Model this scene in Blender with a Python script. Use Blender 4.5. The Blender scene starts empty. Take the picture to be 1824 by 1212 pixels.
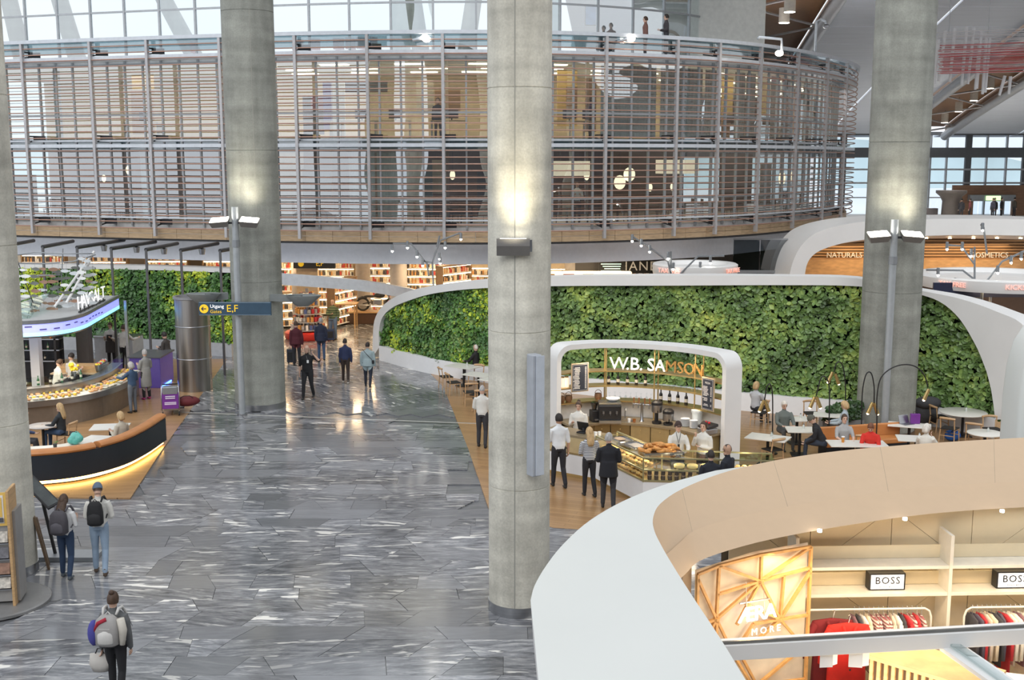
import bpy, bmesh, math, random
import numpy as np
from mathutils import Vector, Matrix, noise
random.seed(7); RNG = np.random.default_rng(7)
S = bpy.context.scene
COL = S.collection
PI = math.pi
# ------------------------------------------------------------------ camera
CAMH = 8.1; PITCH = math.radians(8.9); FPX = 2050.0
cam = bpy.data.cameras.new('camera'); camo = bpy.data.objects.new('camera', cam); COL.objects.link(camo)
camo.location = (0, 0, CAMH); camo.rotation_euler = (PI/2 - PITCH, 0, 0)
cam.sensor_width = 36.0; cam.lens = 36.0*FPX/1824.0; cam.clip_end = 900
S.camera = camo
# ------------------------------------------------------------------ world: bright overcast daylight
w = bpy.data.worlds.new('world'); S.world = w; w.use_nodes = True
nt = w.node_tree; nt.nodes.clear()
o_ = nt.nodes.new('ShaderNodeOutputWorld'); b_ = nt.nodes.new('ShaderNodeBackground')
tc = nt.nodes.new('ShaderNodeTexCoord'); nz = nt.nodes.new('ShaderNodeTexNoise'); cr = nt.nodes.new('ShaderNodeValToRGB')
nz.inputs['Scale'].default_value = 2.2; nz.inputs['Detail'].default_value = 3
cr.color_ramp.elements[0].position = .3; cr.color_ramp.elements[0].color = (.84, .91, 1, 1)
cr.color_ramp.elements[1].position = .65; cr.color_ramp.elements[1].color = (.98, .985, 1, 1)
nt.links.new(tc.outputs['Generated'], nz.inputs['Vector']); nt.links.new(nz.outputs['Fac'], cr.inputs['Fac'])
nt.links.new(cr.outputs['Color'], b_.inputs['Color']); b_.inputs['Strength'].default_value = 1.12
nt.links.new(b_.outputs['Background'], o_.inputs['Surface'])
# daylight falling in through the tall glazing behind and left of the viewer
sl = bpy.data.lights.new('window_daylight', 'SUN'); sl.energy = 1.1; sl.angle = math.radians(35); sl.color = (1, .99, .97)
slo = bpy.data.objects.new('window_daylight', sl); COL.objects.link(slo)
slo.rotation_euler = (math.radians(50), math.radians(-14), math.radians(0))
S.view_settings.view_transform = 'Standard'; S.view_settings.look = 'None'
S.view_settings.exposure = 0.05; S.view_settings.gamma = 1; S.view_settings.use_curve_mapping = False

# ------------------------------------------------------------------ placing helpers
CP, SP = math.cos(PITCH), math.sin(PITCH)
def ray(u, v):
    a = (u-912)/FPX; b = (606-v)/FPX
    return Vector((a, CP+b*SP, -SP+b*CP))
def G(u, v, z=0.0):            # the point at height z seen at pixel u, v
    r = ray(u, v); t = (z-CAMH)/r.z
    return Vector((r.x*t, r.y*t, z))
def AT(u, v, y):               # the point at distance y
    r = ray(u, v); t = y/r.y
    return Vector((r.x*t, y, CAMH+r.z*t))
def PXL(p):
    z = p[2]-CAMH; d = p[1]*CP-z*SP; k = p[1]*SP+z*CP
    return (912+FPX*p[0]/d, 606-FPX*k/d)

# ------------------------------------------------------------------ materials
MATS = {}
def nodes(name):
    m = bpy.data.materials.new(name); m.use_nodes = True
    n = m.node_tree.nodes; l = m.node_tree.links
    return m, n, l, n['Principled BSDF']
def N(n, t, **k):
    x = n.new(t)
    for a, b in k.items():
        if a in x.inputs: x.inputs[a].default_value = b
        else: setattr(x, a, b)
    return x
def mat(name, col=(.5,.5,.5), rough=.5, metal=0, var=.08, scale=6, bump=0, emit=None, es=0, spec=.5, stretch=(1,1,1), rnd=0, alpha=None, bscale=None, sss=0):
    if name in MATS: return MATS[name]
    m, n, l, p = nodes(name)
    tc = N(n, 'ShaderNodeTexCoord'); mp = N(n, 'ShaderNodeMapping'); mp.inputs['Scale'].default_value = stretch
    l.new(tc.outputs['Object'], mp.inputs['Vector'])
    nz = N(n, 'ShaderNodeTexNoise', Scale=scale, Detail=4); l.new(mp.outputs['Vector'], nz.inputs['Vector'])
    mr = N(n, 'ShaderNodeMapRange'); mr.inputs['From Min'].default_value = .25; mr.inputs['From Max'].default_value = .75
    mr.inputs['To Min'].default_value = 1-var; mr.inputs['To Max'].default_value = 1+var
    l.new(nz.outputs['Fac'], mr.inputs['Value'])
    hs = N(n, 'ShaderNodeHueSaturation'); hs.inputs['Color'].default_value = (*col, 1)
    val = mr.outputs['Result']
    if rnd:
        gi = N(n, 'ShaderNodeNewGeometry'); oi = N(n, 'ShaderNodeObjectInfo')
        ad = N(n, 'ShaderNodeMath', operation='ADD'); l.new(gi.outputs['Random Per Island'], ad.inputs[0]); l.new(oi.outputs['Random'], ad.inputs[1])
        fr = N(n, 'ShaderNodeMath', operation='FRACT'); l.new(ad.outputs[0], fr.inputs[0])
        m2 = N(n, 'ShaderNodeMapRange'); m2.inputs['To Min'].default_value = 1-rnd; m2.inputs['To Max'].default_value = 1+rnd
        l.new(fr.outputs[0], m2.inputs['Value'])
        mu = N(n, 'ShaderNodeMath', operation='MULTIPLY'); l.new(val, mu.inputs[0]); l.new(m2.outputs['Result'], mu.inputs[1]); val = mu.outputs[0]
    l.new(val, hs.inputs['Value'])
    l.new(hs.outputs['Color'], p.inputs['Base Color'])
    p.inputs['Roughness'].default_value = rough; p.inputs['Metallic'].default_value = metal
    p.inputs['Specular IOR Level'].default_value = spec
    if emit: p.inputs['Emission Color'].default_value = (*emit, 1); p.inputs['Emission Strength'].default_value = es
    if bump:
        nb = N(n, 'ShaderNodeTexNoise', Scale=bscale or scale*3, Detail=3); l.new(mp.outputs['Vector'], nb.inputs['Vector'])
        bp = N(n, 'ShaderNodeBump', Strength=bump, Distance=.02); l.new(nb.outputs['Fac'], bp.inputs['Height']); l.new(bp.outputs['Normal'], p.inputs['Normal'])
    MATS[name] = m
    return m
def glass(name, tint=(.9,.96,.97), refl=.12, rough=.02, wav=0, wscale=.35):
    if name in MATS: return MATS[name]
    m, n, l, p = nodes(name); n.remove(p)
    tr = N(n, 'ShaderNodeBsdfTransparent', Color=(*tint, 1)); gl = N(n, 'ShaderNodeBsdfGlossy', Roughness=rough); gl.inputs['Color'].default_value = (.95,.98,1,1)
    fr = N(n, 'ShaderNodeFresnel', IOR=1.45); ad = N(n, 'ShaderNodeMath', operation='ADD'); ad.use_clamp = True; ad.inputs[1].default_value = refl
    l.new(fr.outputs[0], ad.inputs[0])
    ge = N(n, 'ShaderNodeNewGeometry'); fb = N(n, 'ShaderNodeMath', operation='SUBTRACT'); fb.inputs[0].default_value = 1; l.new(ge.outputs['Backfacing'], fb.inputs[1])
    mu = N(n, 'ShaderNodeMath', operation='MULTIPLY'); l.new(ad.outputs[0], mu.inputs[0]); l.new(fb.outputs[0], mu.inputs[1])   # reflect once per pane, on its front face
    mx = N(n, 'ShaderNodeMixShader'); l.new(mu.outputs[0], mx.inputs['Fac']); l.new(tr.outputs[0], mx.inputs[1]); l.new(gl.outputs[0], mx.inputs[2])
    if wav:
        tc = N(n, 'ShaderNodeTexCoord'); nz = N(n, 'ShaderNodeTexNoise', Scale=wscale, Detail=1); l.new(tc.outputs['Object'], nz.inputs['Vector'])
        bp = N(n, 'ShaderNodeBump', Strength=1, Distance=wav); l.new(nz.outputs['Fac'], bp.inputs['Height'])
        l.new(bp.outputs['Normal'], gl.inputs['Normal']); l.new(bp.outputs['Normal'], fr.inputs['Normal'])
    l.new(mx.outputs[0], n['Material Output'].inputs['Surface'])
    MATS[name] = m
    return m
def ramp(n, stops):
    r = N(n, 'ShaderNodeValToRGB'); e = r.color_ramp.elements
    while len(e) < len(stops): e.new(.5)
    for x, (p, c) in zip(e, stops): x.position = p; x.color = (*c, 1) if len(c) == 3 else c
    return r
def marble(name, rot=0):
    m, n, l, p = nodes(name)
    tc = N(n, 'ShaderNodeTexCoord'); oi = N(n, 'ShaderNodeObjectInfo'); gi = N(n, 'ShaderNodeNewGeometry')
    ad = N(n, 'ShaderNodeMath', operation='ADD'); l.new(gi.outputs['Random Per Island'], ad.inputs[0]); l.new(oi.outputs['Random'], ad.inputs[1])
    fr = N(n, 'ShaderNodeMath', operation='FRACT'); l.new(ad.outputs[0], fr.inputs[0])
    wn = N(n, 'ShaderNodeTexWhiteNoise', noise_dimensions='1D'); l.new(fr.outputs[0], wn.inputs['W'])
    sc = N(n, 'ShaderNodeVectorMath', operation='SCALE'); l.new(wn.outputs['Color'], sc.inputs[0]); sc.inputs['Scale'].default_value = 40
    va = N(n, 'ShaderNodeVectorMath', operation='ADD'); l.new(tc.outputs['Object'], va.inputs[0]); l.new(sc.outputs[0], va.inputs[1])
    ra = N(n, 'ShaderNodeMath', operation='MULTIPLY_ADD'); l.new(fr.outputs[0], ra.inputs[0]); ra.inputs[1].default_value = .5; ra.inputs[2].default_value = rot-.25
    vr = N(n, 'ShaderNodeVectorRotate', rotation_type='Z_AXIS'); l.new(va.outputs[0], vr.inputs['Vector']); l.new(ra.outputs[0], vr.inputs['Angle'])
    mp = N(n, 'ShaderNodeMapping'); mp.inputs['Scale'].default_value = (.9, 4.6, 1); l.new(vr.outputs[0], mp.inputs['Vector'])
    n1 = N(n, 'ShaderNodeTexNoise', Scale=2.2, Detail=7, Roughness=.68, Distortion=.5); l.new(mp.outputs[0], n1.inputs['Vector'])
    n2 = N(n, 'ShaderNodeTexNoise', Scale=1.15, Detail=3, Roughness=.5, Distortion=.3); l.new(mp.outputs[0], n2.inputs['Vector'])
    # plain tiles have hardly any veins
    pl = N(n, 'ShaderNodeMapRange'); pl.inputs['From Min'].default_value = .5; pl.inputs['From Max'].default_value = .85
    sx = N(n, 'ShaderNodeSeparateColor'); l.new(wn.outputs['Color'], sx.inputs[0]); l.new(sx.outputs[1], pl.inputs['Value'])
    r1 = ramp(n, [(.30, (.055,.057,.063)), (.43, (.115,.12,.132)), (.52, (.185,.19,.205)), (.62, (.29,.295,.30)), (.72, (.50,.49,.47))]); l.new(n1.outputs['Fac'], r1.inputs[0])
    r2 = ramp(n, [(.62, (0,0,0)), (.64, (1,1,1))]); l.new(n2.outputs['Fac'], r2.inputs[0])
    mx = N(n, 'ShaderNodeMix', data_type='RGBA'); l.new(r2.outputs[0], mx.inputs[0]); l.new(r1.outputs[0], mx.inputs[6]); mx.inputs[7].default_value = (.60,.59,.56,1)
    mx2 = N(n, 'ShaderNodeMix', data_type='RGBA'); l.new(pl.outputs[0], mx2.inputs[0]); l.new(mx.outputs[2], mx2.inputs[6])
    r3 = ramp(n, [(.3, (.15,.155,.165)), (.8, (.21,.215,.23))]); l.new(n1.outputs['Fac'], r3.inputs[0]); l.new(r3.outputs[0], mx2.inputs[7])
    mr = N(n, 'ShaderNodeMapRange'); mr.inputs['To Min'].default_value = .74; mr.inputs['To Max'].default_value = 1.4; l.new(sx.outputs[0], mr.inputs['Value'])
    hs = N(n, 'ShaderNodeHueSaturation'); l.new(mx2.outputs[2], hs.inputs['Color']); l.new(mr.outputs[0], hs.inputs['Value'])
    l.new(hs.outputs[0], p.inputs['Base Color']); p.inputs['Roughness'].default_value = .13
    MATS[name] = m; return m
def planks(name, c1, c2, wdt=.14, ln=1.8, rough=.28, rot=0):
    if name in MATS: return MATS[name]
    m, n, l, p = nodes(name)
    tc = N(n, 'ShaderNodeTexCoord'); mp = N(n, 'ShaderNodeMapping'); mp.inputs['Rotation'].default_value = (0,0,rot); l.new(tc.outputs['Object'], mp.inputs['Vector'])
    br = N(n, 'ShaderNodeTexBrick'); br.inputs['Color1'].default_value = (*c1,1); br.inputs['Color2'].default_value = (*c2,1)
    br.inputs['Mortar'].default_value = (c1[0]*.45, c1[1]*.4, c1[2]*.4, 1); br.inputs['Scale'].default_value = 1; br.inputs['Mortar Size'].default_value = .004
    br.inputs['Brick Width'].default_value = ln; br.inputs['Row Height'].default_value = wdt; br.offset = .37; l.new(mp.outputs[0], br.inputs['Vector'])
    m2 = N(n, 'ShaderNodeMapping'); m2.inputs['Scale'].default_value = (1.2, 14, 1); l.new(mp.outputs[0], m2.inputs['Vector'])
    nz = N(n, 'ShaderNodeTexNoise', Scale=2, Detail=5); l.new(m2.outputs[0], nz.inputs['Vector'])
    mr = N(n, 'ShaderNodeMapRange'); mr.inputs['To Min'].default_value = .7; mr.inputs['To Max'].default_value = 1.3; l.new(nz.outputs['Fac'], mr.inputs['Value'])
    hs = N(n, 'ShaderNodeHueSaturation'); l.new(br.outputs['Color'], hs.inputs['Color']); l.new(mr.outputs[0], hs.inputs['Value'])
    l.new(hs.outputs[0], p.inputs['Base Color']); p.inputs['Roughness'].default_value = rough
    MATS[name] = m; return m
def concrete(name, c):
    m, n, l, p = nodes(name)
    tc = N(n, 'ShaderNodeTexCoord')
    a = N(n, 'ShaderNodeTexNoise', Scale=.9, Detail=6, Roughness=.65); l.new(tc.outputs['Object'], a.inputs['Vector'])
    mp = N(n, 'ShaderNodeMapping'); mp.inputs['Scale'].default_value = (5, 5, .35); l.new(tc.outputs['Object'], mp.inputs['Vector'])
    b = N(n, 'ShaderNodeTexNoise', Scale=.8, Detail=4); l.new(mp.outputs[0], b.inputs['Vector'])
    mp2 = N(n, 'ShaderNodeMapping'); mp2.inputs['Scale'].default_value = (.3, .3, 3.2); l.new(tc.outputs['Object'], mp2.inputs['Vector'])
    b2 = N(n, 'ShaderNodeTexNoise', Scale=1, Detail=5); l.new(mp2.outputs[0], b2.inputs['Vector'])
    k = N(n, 'ShaderNodeTexNoise', Scale=26, Detail=3); l.new(tc.outputs['Object'], k.inputs['Vector'])
    def mr(x, lo, hi, f0=.3, f1=.7):
        q = N(n, 'ShaderNodeMapRange'); q.inputs['From Min'].default_value = f0; q.inputs['From Max'].default_value = f1
        q.inputs['To Min'].default_value = lo; q.inputs['To Max'].default_value = hi; l.new(x.outputs['Fac'], q.inputs['Value']); return q.outputs[0]
    def mul(x, y):
        q = N(n, 'ShaderNodeMath', operation='MULTIPLY'); l.new(x, q.inputs[0]); l.new(y, q.inputs[1]); return q.outputs[0]
    v = mul(mul(mr(a, .72, 1.22), mr(b, .86, 1.1)), mul(mr(b2, .84, 1.14), mr(k, .9, 1.06)))
    hs = N(n, 'ShaderNodeHueSaturation'); hs.inputs['Color'].default_value = (*c, 1); l.new(v, hs.inputs['Value']); l.new(hs.outputs[0], p.inputs['Base Color'])
    p.inputs['Roughness'].default_value = .62; p.inputs['Specular IOR Level'].default_value = .35
    bp = N(n, 'ShaderNodeBump', Strength=.25, Distance=.02); l.new(k.outputs['Fac'], bp.inputs['Height']); l.new(bp.outputs[0], p.inputs['Normal'])
    MATS[name] = m; return m
def leafmat(name, stops, big):
    m, n, l, p = nodes(name)
    gi = N(n, 'ShaderNodeNewGeometry'); tc = N(n, 'ShaderNodeTexCoord')
    nz = N(n, 'ShaderNodeTexNoise', Scale=big, Detail=2); l.new(tc.outputs['Object'], nz.inputs['Vector'])
    mr = N(n, 'ShaderNodeMapRange'); mr.inputs['From Min'].default_value = .3; mr.inputs['From Max'].default_value = .72; mr.inputs['To Max'].default_value = .75; l.new(nz.outputs['Fac'], mr.inputs['Value'])
    ma = N(n, 'ShaderNodeMath', operation='MULTIPLY_ADD'); l.new(gi.outputs['Random Per Island'], ma.inputs[0]); ma.inputs[1].default_value = .3; l.new(mr.outputs[0], ma.inputs[2])
    r = ramp(n, stops); l.new(ma.outputs[0], r.inputs[0]); l.new(r.outputs[0], p.inputs['Base Color']); p.inputs['Roughness'].default_value = .42
    MATS[name] = m; return m
def stripes(name, c1, c2, freq, axis=2, rough=.8):
    if name in MATS: return MATS[name]
    m, n, l, p = nodes(name)
    tc = N(n, 'ShaderNodeTexCoord'); sp = N(n, 'ShaderNodeSeparateXYZ'); l.new(tc.outputs['Object'], sp.inputs[0])
    a = N(n, 'ShaderNodeMath', operation='MULTIPLY'); a.inputs[1].default_value = freq; l.new(sp.outputs[axis], a.inputs[0])
    f = N(n, 'ShaderNodeMath', operation='FRACT'); l.new(a.outputs[0], f.inputs[0])
    g = N(n, 'ShaderNodeMath', operation='GREATER_THAN'); g.inputs[1].default_value = .55; l.new(f.outputs[0], g.inputs[0])
    mx = N(n, 'ShaderNodeMix', data_type='RGBA'); l.new(g.outputs[0], mx.inputs[0]); mx.inputs[6].default_value = (*c1,1); mx.inputs[7].default_value = (*c2,1)
    l.new(mx.outputs[2], p.inputs['Base Color']); p.inputs['Roughness'].default_value = rough
    MATS[name] = m; return m
def wood(name, c, rough=.45, st=(1,1,8)):
    return mat(name, c, rough, var=.22, scale=3, stretch=st, rnd=.06)

# ------------------------------------------------------------------ mesh builder
class MB:
    def __init__(s): s.v = []; s.f = []; s.m = []; s.k = 0
    def add(s, vs, fs, k=None):
        b = len(s.v); s.v += [tuple(x) for x in vs]; s.f += [tuple(i+b for i in f) for f in fs]; s.m += [s.k if k is None else k]*len(fs); return s
    def box(s, c, d, rz=0, k=None, R=None):
        x, y, z = d[0]/2, d[1]/2, d[2]/2
        M = R or Matrix.Rotation(rz, 3, 'Z'); c = Vector(c)
        vs = [c + M @ Vector((a*x, b*y, e*z)) for e in (-1,1) for b in (-1,1) for a in (-1,1)]
        return s.add(vs, [(0,2,3,1),(4,5,7,6),(0,1,5,4),(2,6,7,3),(0,4,6,2),(1,3,7,5)], k)
    def bar(s, a, b, w, h=None, k=None, up=Vector((0,0,1))):     # rectangular bar from a to b
        a = Vector(a); b = Vector(b); d = b-a; L = d.length
        if L < 1e-6: return s
        y = d/L; x = y.cross(up)
        if x.length < 1e-4: x = Vector((1,0,0))
        x.normalize(); z = x.cross(y)
        return s.box((a+b)/2, (w, L, h or w), k=k, R=Matrix((x, y, z)).transposed())
    def cyl(s, a, b, r0, r1=None, n=12, k=None, cap=True):
        return s.tube([a, b], [r0, r0 if r1 is None else r1], n, k, cap)
    def tube(s, pts, rs, n=8, k=None, cap=True):
        pts = [Vector(p) for p in pts]
        if not hasattr(rs, '__len__'): rs = [rs]*len(pts)
        vs = []; ref = None
        for i, p in enumerate(pts):
            t = (pts[min(i+1, len(pts)-1)] - pts[max(i-1, 0)]).normalized()
            if ref is None:
                ref = Vector((0,0,1)) if abs(t.z) < .9 else Vector((1,0,0))
            x = ref - t*ref.dot(t); x.normalize(); ref = x; y = t.cross(x)
            for j in range(n):
                an = 2*PI*j/n; vs.append(p + (x*math.cos(an)+y*math.sin(an))*rs[i])
        fs = [(i*n+j, i*n+(j+1)%n, (i+1)*n+(j+1)%n, (i+1)*n+j) for i in range(len(pts)-1) for j in range(n)]
        if cap: fs += [tuple(range(n-1,-1,-1)), tuple((len(pts)-1)*n+j for j in range(n))]
        return s.add(vs, fs, k)
    def lathe(s, c, prof, n=16, k=None, cap=True):      # prof: (r, z)
        c = Vector(c); vs = [c+Vector((r*math.cos(2*PI*j/n), r*math.sin(2*PI*j/n), z)) for r, z in prof for j in range(n)]
        fs = [(i*n+j, i*n+(j+1)%n, (i+1)*n+(j+1)%n, (i+1)*n+j) for i in range(len(prof)-1) for j in range(n)]
        if cap: fs += [tuple(range(n-1,-1,-1)), tuple((len(prof)-1)*n+j for j in range(n))]
        return s.add(vs, fs, k)
    def sphere(s, c, r, n=8, m=6, k=None, R=None):
        c = Vector(c); r = Vector(r) if hasattr(r, '__len__') else Vector((r,r,r)); R = R or Matrix.Identity(3)
        vs = [c + R @ Vector((0,0,-r.z))]
        for i in range(1, m):
            a = -PI/2+PI*i/m
            vs += [c + R @ Vector((r.x*math.cos(a)*math.cos(2*PI*j/n), r.y*math.cos(a)*math.sin(2*PI*j/n), r.z*math.sin(a))) for j in range(n)]
        vs.append(c + R @ Vector((0,0,r.z))); L = len(vs)-1
        fs = [(0, 1+(j+1)%n, 1+j) for j in range(n)]
        fs += [(1+i*n+j, 1+i*n+(j+1)%n, 1+(i+1)*n+(j+1)%n, 1+(i+1)*n+j) for i in range(m-2) for j in range(n)]
        fs += [(L, 1+(m-2)*n+j, 1+(m-2)*n+(j+1)%n) for j in range(n)]
        return s.add(vs, fs, k)
    def prism(s, poly, z0, z1, k=None):
        n = len(poly); vs = [(p[0],p[1],z0) for p in poly]+[(p[0],p[1],z1) for p in poly]
        if sum(poly[i][0]*poly[(i+1)%n][1]-poly[(i+1)%n][0]*poly[i][1] for i in range(n)) < 0:
            vs = vs[:n][::-1]+vs[n:][::-1]
        return s.add(vs, [tuple(range(n-1,-1,-1)), tuple(range(n,2*n))]+[(i,(i+1)%n,n+(i+1)%n,n+i) for i in range(n)], k)
    def strip(s, rows, k=None, close=False):            # rows of equal length: a grid surface
        n = len(rows[0]); vs = [p for r in rows for p in r]
        fs = [(i*n+j, i*n+j+1, (i+1)*n+j+1, (i+1)*n+j) for i in range(len(rows)-1) for j in range(n-1)]
        if close: fs += [(i*n+n-1, i*n, (i+1)*n, (i+1)*n+n-1) for i in range(len(rows)-1)]
        return s.add(vs, fs, k)
    def rings(s, rows, k=None):                         # closed solid: each row is a closed ring, ends capped
        n = len(rows[0]); s.strip(rows, k, True); b = len(s.v)-n*len(rows)
        s.f += [tuple(b+j for j in range(n-1,-1,-1)), tuple(b+(len(rows)-1)*n+j for j in range(n))]; s.m += [s.k if k is None else k]*2
        return s
    def mesh(s, name, mats):
        me = bpy.data.meshes.new(name); me.from_pydata(s.v, [], s.f)
        for m in (mats if isinstance(mats, (list, tuple)) else [mats]): me.materials.append(m)
        if any(s.m): me.polygons.foreach_set('material_index', s.m)
        return me
    def build(s, name, mats, parent=None, smooth=False, bevel=0, seg=2, loc=None, rz=0, fix=False):
        me = s.mesh(name, mats)
        if bevel or fix:
            bm = bmesh.new(); bm.from_mesh(me)
            bmesh.ops.recalc_face_normals(bm, faces=bm.faces)
            if bevel:
                es = [e for e in bm.edges if len(e.link_faces) == 2 and e.calc_face_angle(0) > .6]
                bmesh.ops.bevel(bm, geom=es, offset=bevel, segments=seg, affect='EDGES', profile=.5)
            bm.to_mesh(me); bm.free()
        if smooth:
            me.polygons.foreach_set('use_smooth', [True]*len(me.polygons))
            if smooth != 'all': me.set_sharp_from_angle(angle=math.radians(40))
        return link(name, me, parent, loc, rz)
def link(name, me, parent=None, loc=None, rz=0):
    o = bpy.data.objects.new(name, me); COL.objects.link(o)
    if parent: o.parent = parent
    if loc is not None: o.location = loc
    if rz: o.rotation_euler.z = rz
    return o
def tag(o, label=None, cat=None, group=None, kind=None):
    if label: o['label'] = label
    if cat: o['category'] = cat
    if group: o['group'] = group
    if kind: o['kind'] = kind
    return o
def thing(name, label, cat, loc=(0,0,0), rz=0, group=None):
    o = bpy.data.objects.new(name, None); COL.objects.link(o); o.location = loc; o.rotation_euler.z = rz; o.empty_display_size = .2
    return tag(o, label, cat, group)
def copy_tree(o, parent=None):
    c = o.copy(); COL.objects.link(c); c.parent = parent
    for ch in o.children: copy_tree(ch, c)
    return c
def dup(o, loc, rz=0, label=None, group=None, scale=None):
    c = copy_tree(o); c.location = loc; c.rotation_euler.z = rz
    if label: c['label'] = label
    if group: c['group'] = group
    if scale: c.scale = (scale,)*3
    return c
def lamp(name, kind, loc, energy, col=(1,.78,.52), size=1, rot=(0,0,0), parent=None, sy=None, spot=None, blend=.6):
    L = bpy.data.lights.new(name, kind); L.energy = energy; L.color = col
    if kind == 'AREA':
        L.size = size
        if sy: L.shape = 'RECTANGLE'; L.size_y = sy
    else: L.shadow_soft_size = size
    if spot: L.spot_size = spot; L.spot_blend = blend
    o = bpy.data.objects.new(name, L); COL.objects.link(o); o.location = loc; o.rotation_euler = rot
    if parent: o.parent = parent
    return o
def spline(pts, n, closed=False):
    P = [Vector(p) for p in pts]; L = len(P); out = []
    g = (lambda i: P[i % L]) if closed else (lambda i: P[0]*2-P[1] if i < 0 else (P[-1]*2-P[-2] if i >= L else P[i]))
    segs = L if closed else L-1
    for q in range(n if closed else n):
        t = q*segs/(n if closed else n-1); i = min(int(t), segs-1); f = t-i
        a, b, c, d = g(i-1), g(i), g(i+1), g(i+2)
        out.append(.5*((2*b)+(c-a)*f+(2*a-5*b+4*c-d)*f*f+(3*b-a-3*c+d)*f**3))
    return out
def even(pts, n):                                        # resample a polyline evenly
    P = [Vector(p) for p in pts]; d = [0]
    for a, b in zip(P, P[1:]): d.append(d[-1]+(b-a).length)
    out = []
    j = 0
    for i in range(n):
        t = d[-1]*i/(n-1)
        while j < len(P)-2 and d[j+1] < t: j += 1
        out.append(P[j].lerp(P[j+1], min(1, max(0, (t-d[j])/max(1e-9, d[j+1]-d[j])))))
    return out
def offset(pts, d):                                      # offset a plan curve to its left side
    o = []
    for i, p in enumerate(pts):
        t = pts[min(i+1, len(pts)-1)]-pts[max(i-1, 0)]; t.z = 0; t.normalize()
        o.append(p+Vector((-t.y, t.x, 0))*d)
    return o
TMP = bpy.data.scenes.new('tmp_eval')
def evaluated(ob):
    """mesh of a temporary object with its modifiers, evaluated in a scratch scene"""
    TMP.collection.objects.link(ob); vl = TMP.view_layers[0]; vl.update()
    dg = vl.depsgraph; dg.update()
    me = bpy.data.meshes.new_from_object(ob.evaluated_get(dg)); bpy.data.objects.remove(ob)
    return me
def text(name, body, size, m, loc, rot, parent=None, depth=.01, align='CENTER', font=None, space=1, res=2):
    cu = bpy.data.curves.new(name, 'FONT'); cu.body = body; cu.size = size; cu.extrude = depth; cu.align_x = align; cu.align_y = 'CENTER'
    cu.space_character = space; cu.resolution_u = res
    me = evaluated(bpy.data.objects.new(name, cu))
    me.name = name; me.materials.clear(); me.materials.append(m)
    o = link(name, me, parent, loc); o.rotation_euler = rot
    return o
# ================================================================== shared materials
WHITE = mat('white_paint', (.74,.74,.73), .45, var=.03, scale=1.2)
PUREWHITE = mat('bright_white_paint', (.82,.83,.84), .4, var=.02)
STEEL = mat('brushed_steel', (.42,.43,.45), .32, 1, var=.1, scale=2, stretch=(1,1,12))
GREYMETAL = mat('grey_metal', (.30,.32,.34), .42, .6, var=.06)
DARK = mat('dark_steel', (.035,.036,.04), .45, .3, var=.1)
BLACK = mat('black_plastic', (.012,.012,.014), .45, var=.15)
BRASS = mat('brass', (.62,.46,.20), .3, .9, var=.08, scale=3)
OAK = wood('oak', (.52,.33,.16), .45)
PALEWOOD = wood('pale_wood', (.56,.42,.27), .5, (8,8,1))
CLEAR = glass('clear_glass', (.93,.96,.95), .05)
def lit(name, col, s): return mat(name, (.8,.8,.8), .5, var=0, emit=col, es=s)
WARMLAMP = lit('warm_lamp', (1,.72,.40), 14)
WHITELAMP = lit('white_lamp', (1,.93,.80), 22)
SOFTWARM = lit('soft_warm_panel', (1,.80,.55), 4)
def sweep(pts, prof):                                    # prof: (inward offset, z) ring carried along a plan curve
    rows = []
    for i, p in enumerate(pts):
        t = pts[min(i+1, len(pts)-1)]-pts[max(i-1, 0)]; t.z = 0; t.normalize(); nrm = Vector((-t.y, t.x, 0))
        rows.append([Vector((p.x, p.y, 0))+nrm*o+Vector((0,0,z)) for o, z in prof])
    return MB().rings(rows)
def rect(o0, o1, z0, z1): return [(o0,z0),(o1,z0),(o1,z1),(o0,z1)]
def on_curve(curve, u, v=None, z=None):                  # where the plan curve passes under pixel column u
    for a, b in zip(curve, curve[1:]):
        def e(p): q = AT(u, v, p.y) if v is not None else None; return (p.x-q.x) if q else PXL((p.x,p.y,z))[0]-u
        ea, eb = e(a), e(b)
        if ea <= 0 <= eb or eb <= 0 <= ea:
            f = ea/(ea-eb) if ea != eb else 0
            return a.lerp(b, f)
    return None

# ================================================================== floor
MARB = marble('grey_marble'); MARB2 = marble('grey_marble_diagonal', .75)
floor = tag(MB().add([(-120,-60,-.031),(120,-60,-.031),(120,140,-.031),(-120,140,-.031)], [(0,1,2,3)]).build('floor', mat('floor_bed', (.14,.145,.155), .25, var=.3, scale=2, stretch=(1,4,1))), kind='structure')
A0, A1 = G(335,735), G(872,756)                          # metal joint strip across the concourse
def strip_y(x): return A0.y+(A1.y-A0.y)*(x-A0.x)/(A1.x-A0.x)
def vis(x, y, m=45):
    u, v = PXL((x,y,0)); return -m < u < 1120 and v < 1275
WL = [G(404,640), G(290,800), G(232,888), G(75,886), G(-60,884), G(-60,640)]
WR = [G(742,640), G(790,690), G(834,800), G(870,905), G(985,941), G(1300,960), Vector((16,24,0)), Vector((16,46,0))]
def inside(x, y, P):
    c = False; n = len(P)
    for i in range(n):
        a, b = P[i], P[(i+1)%n]
        if (a.y > y) != (b.y > y) and x < (b.x-a.x)*(y-a.y)/(b.y-a.y)+a.x: c = not c
    return c
tiles = []
y = 15.0; row = 0
rr = random.Random(3)
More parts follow.
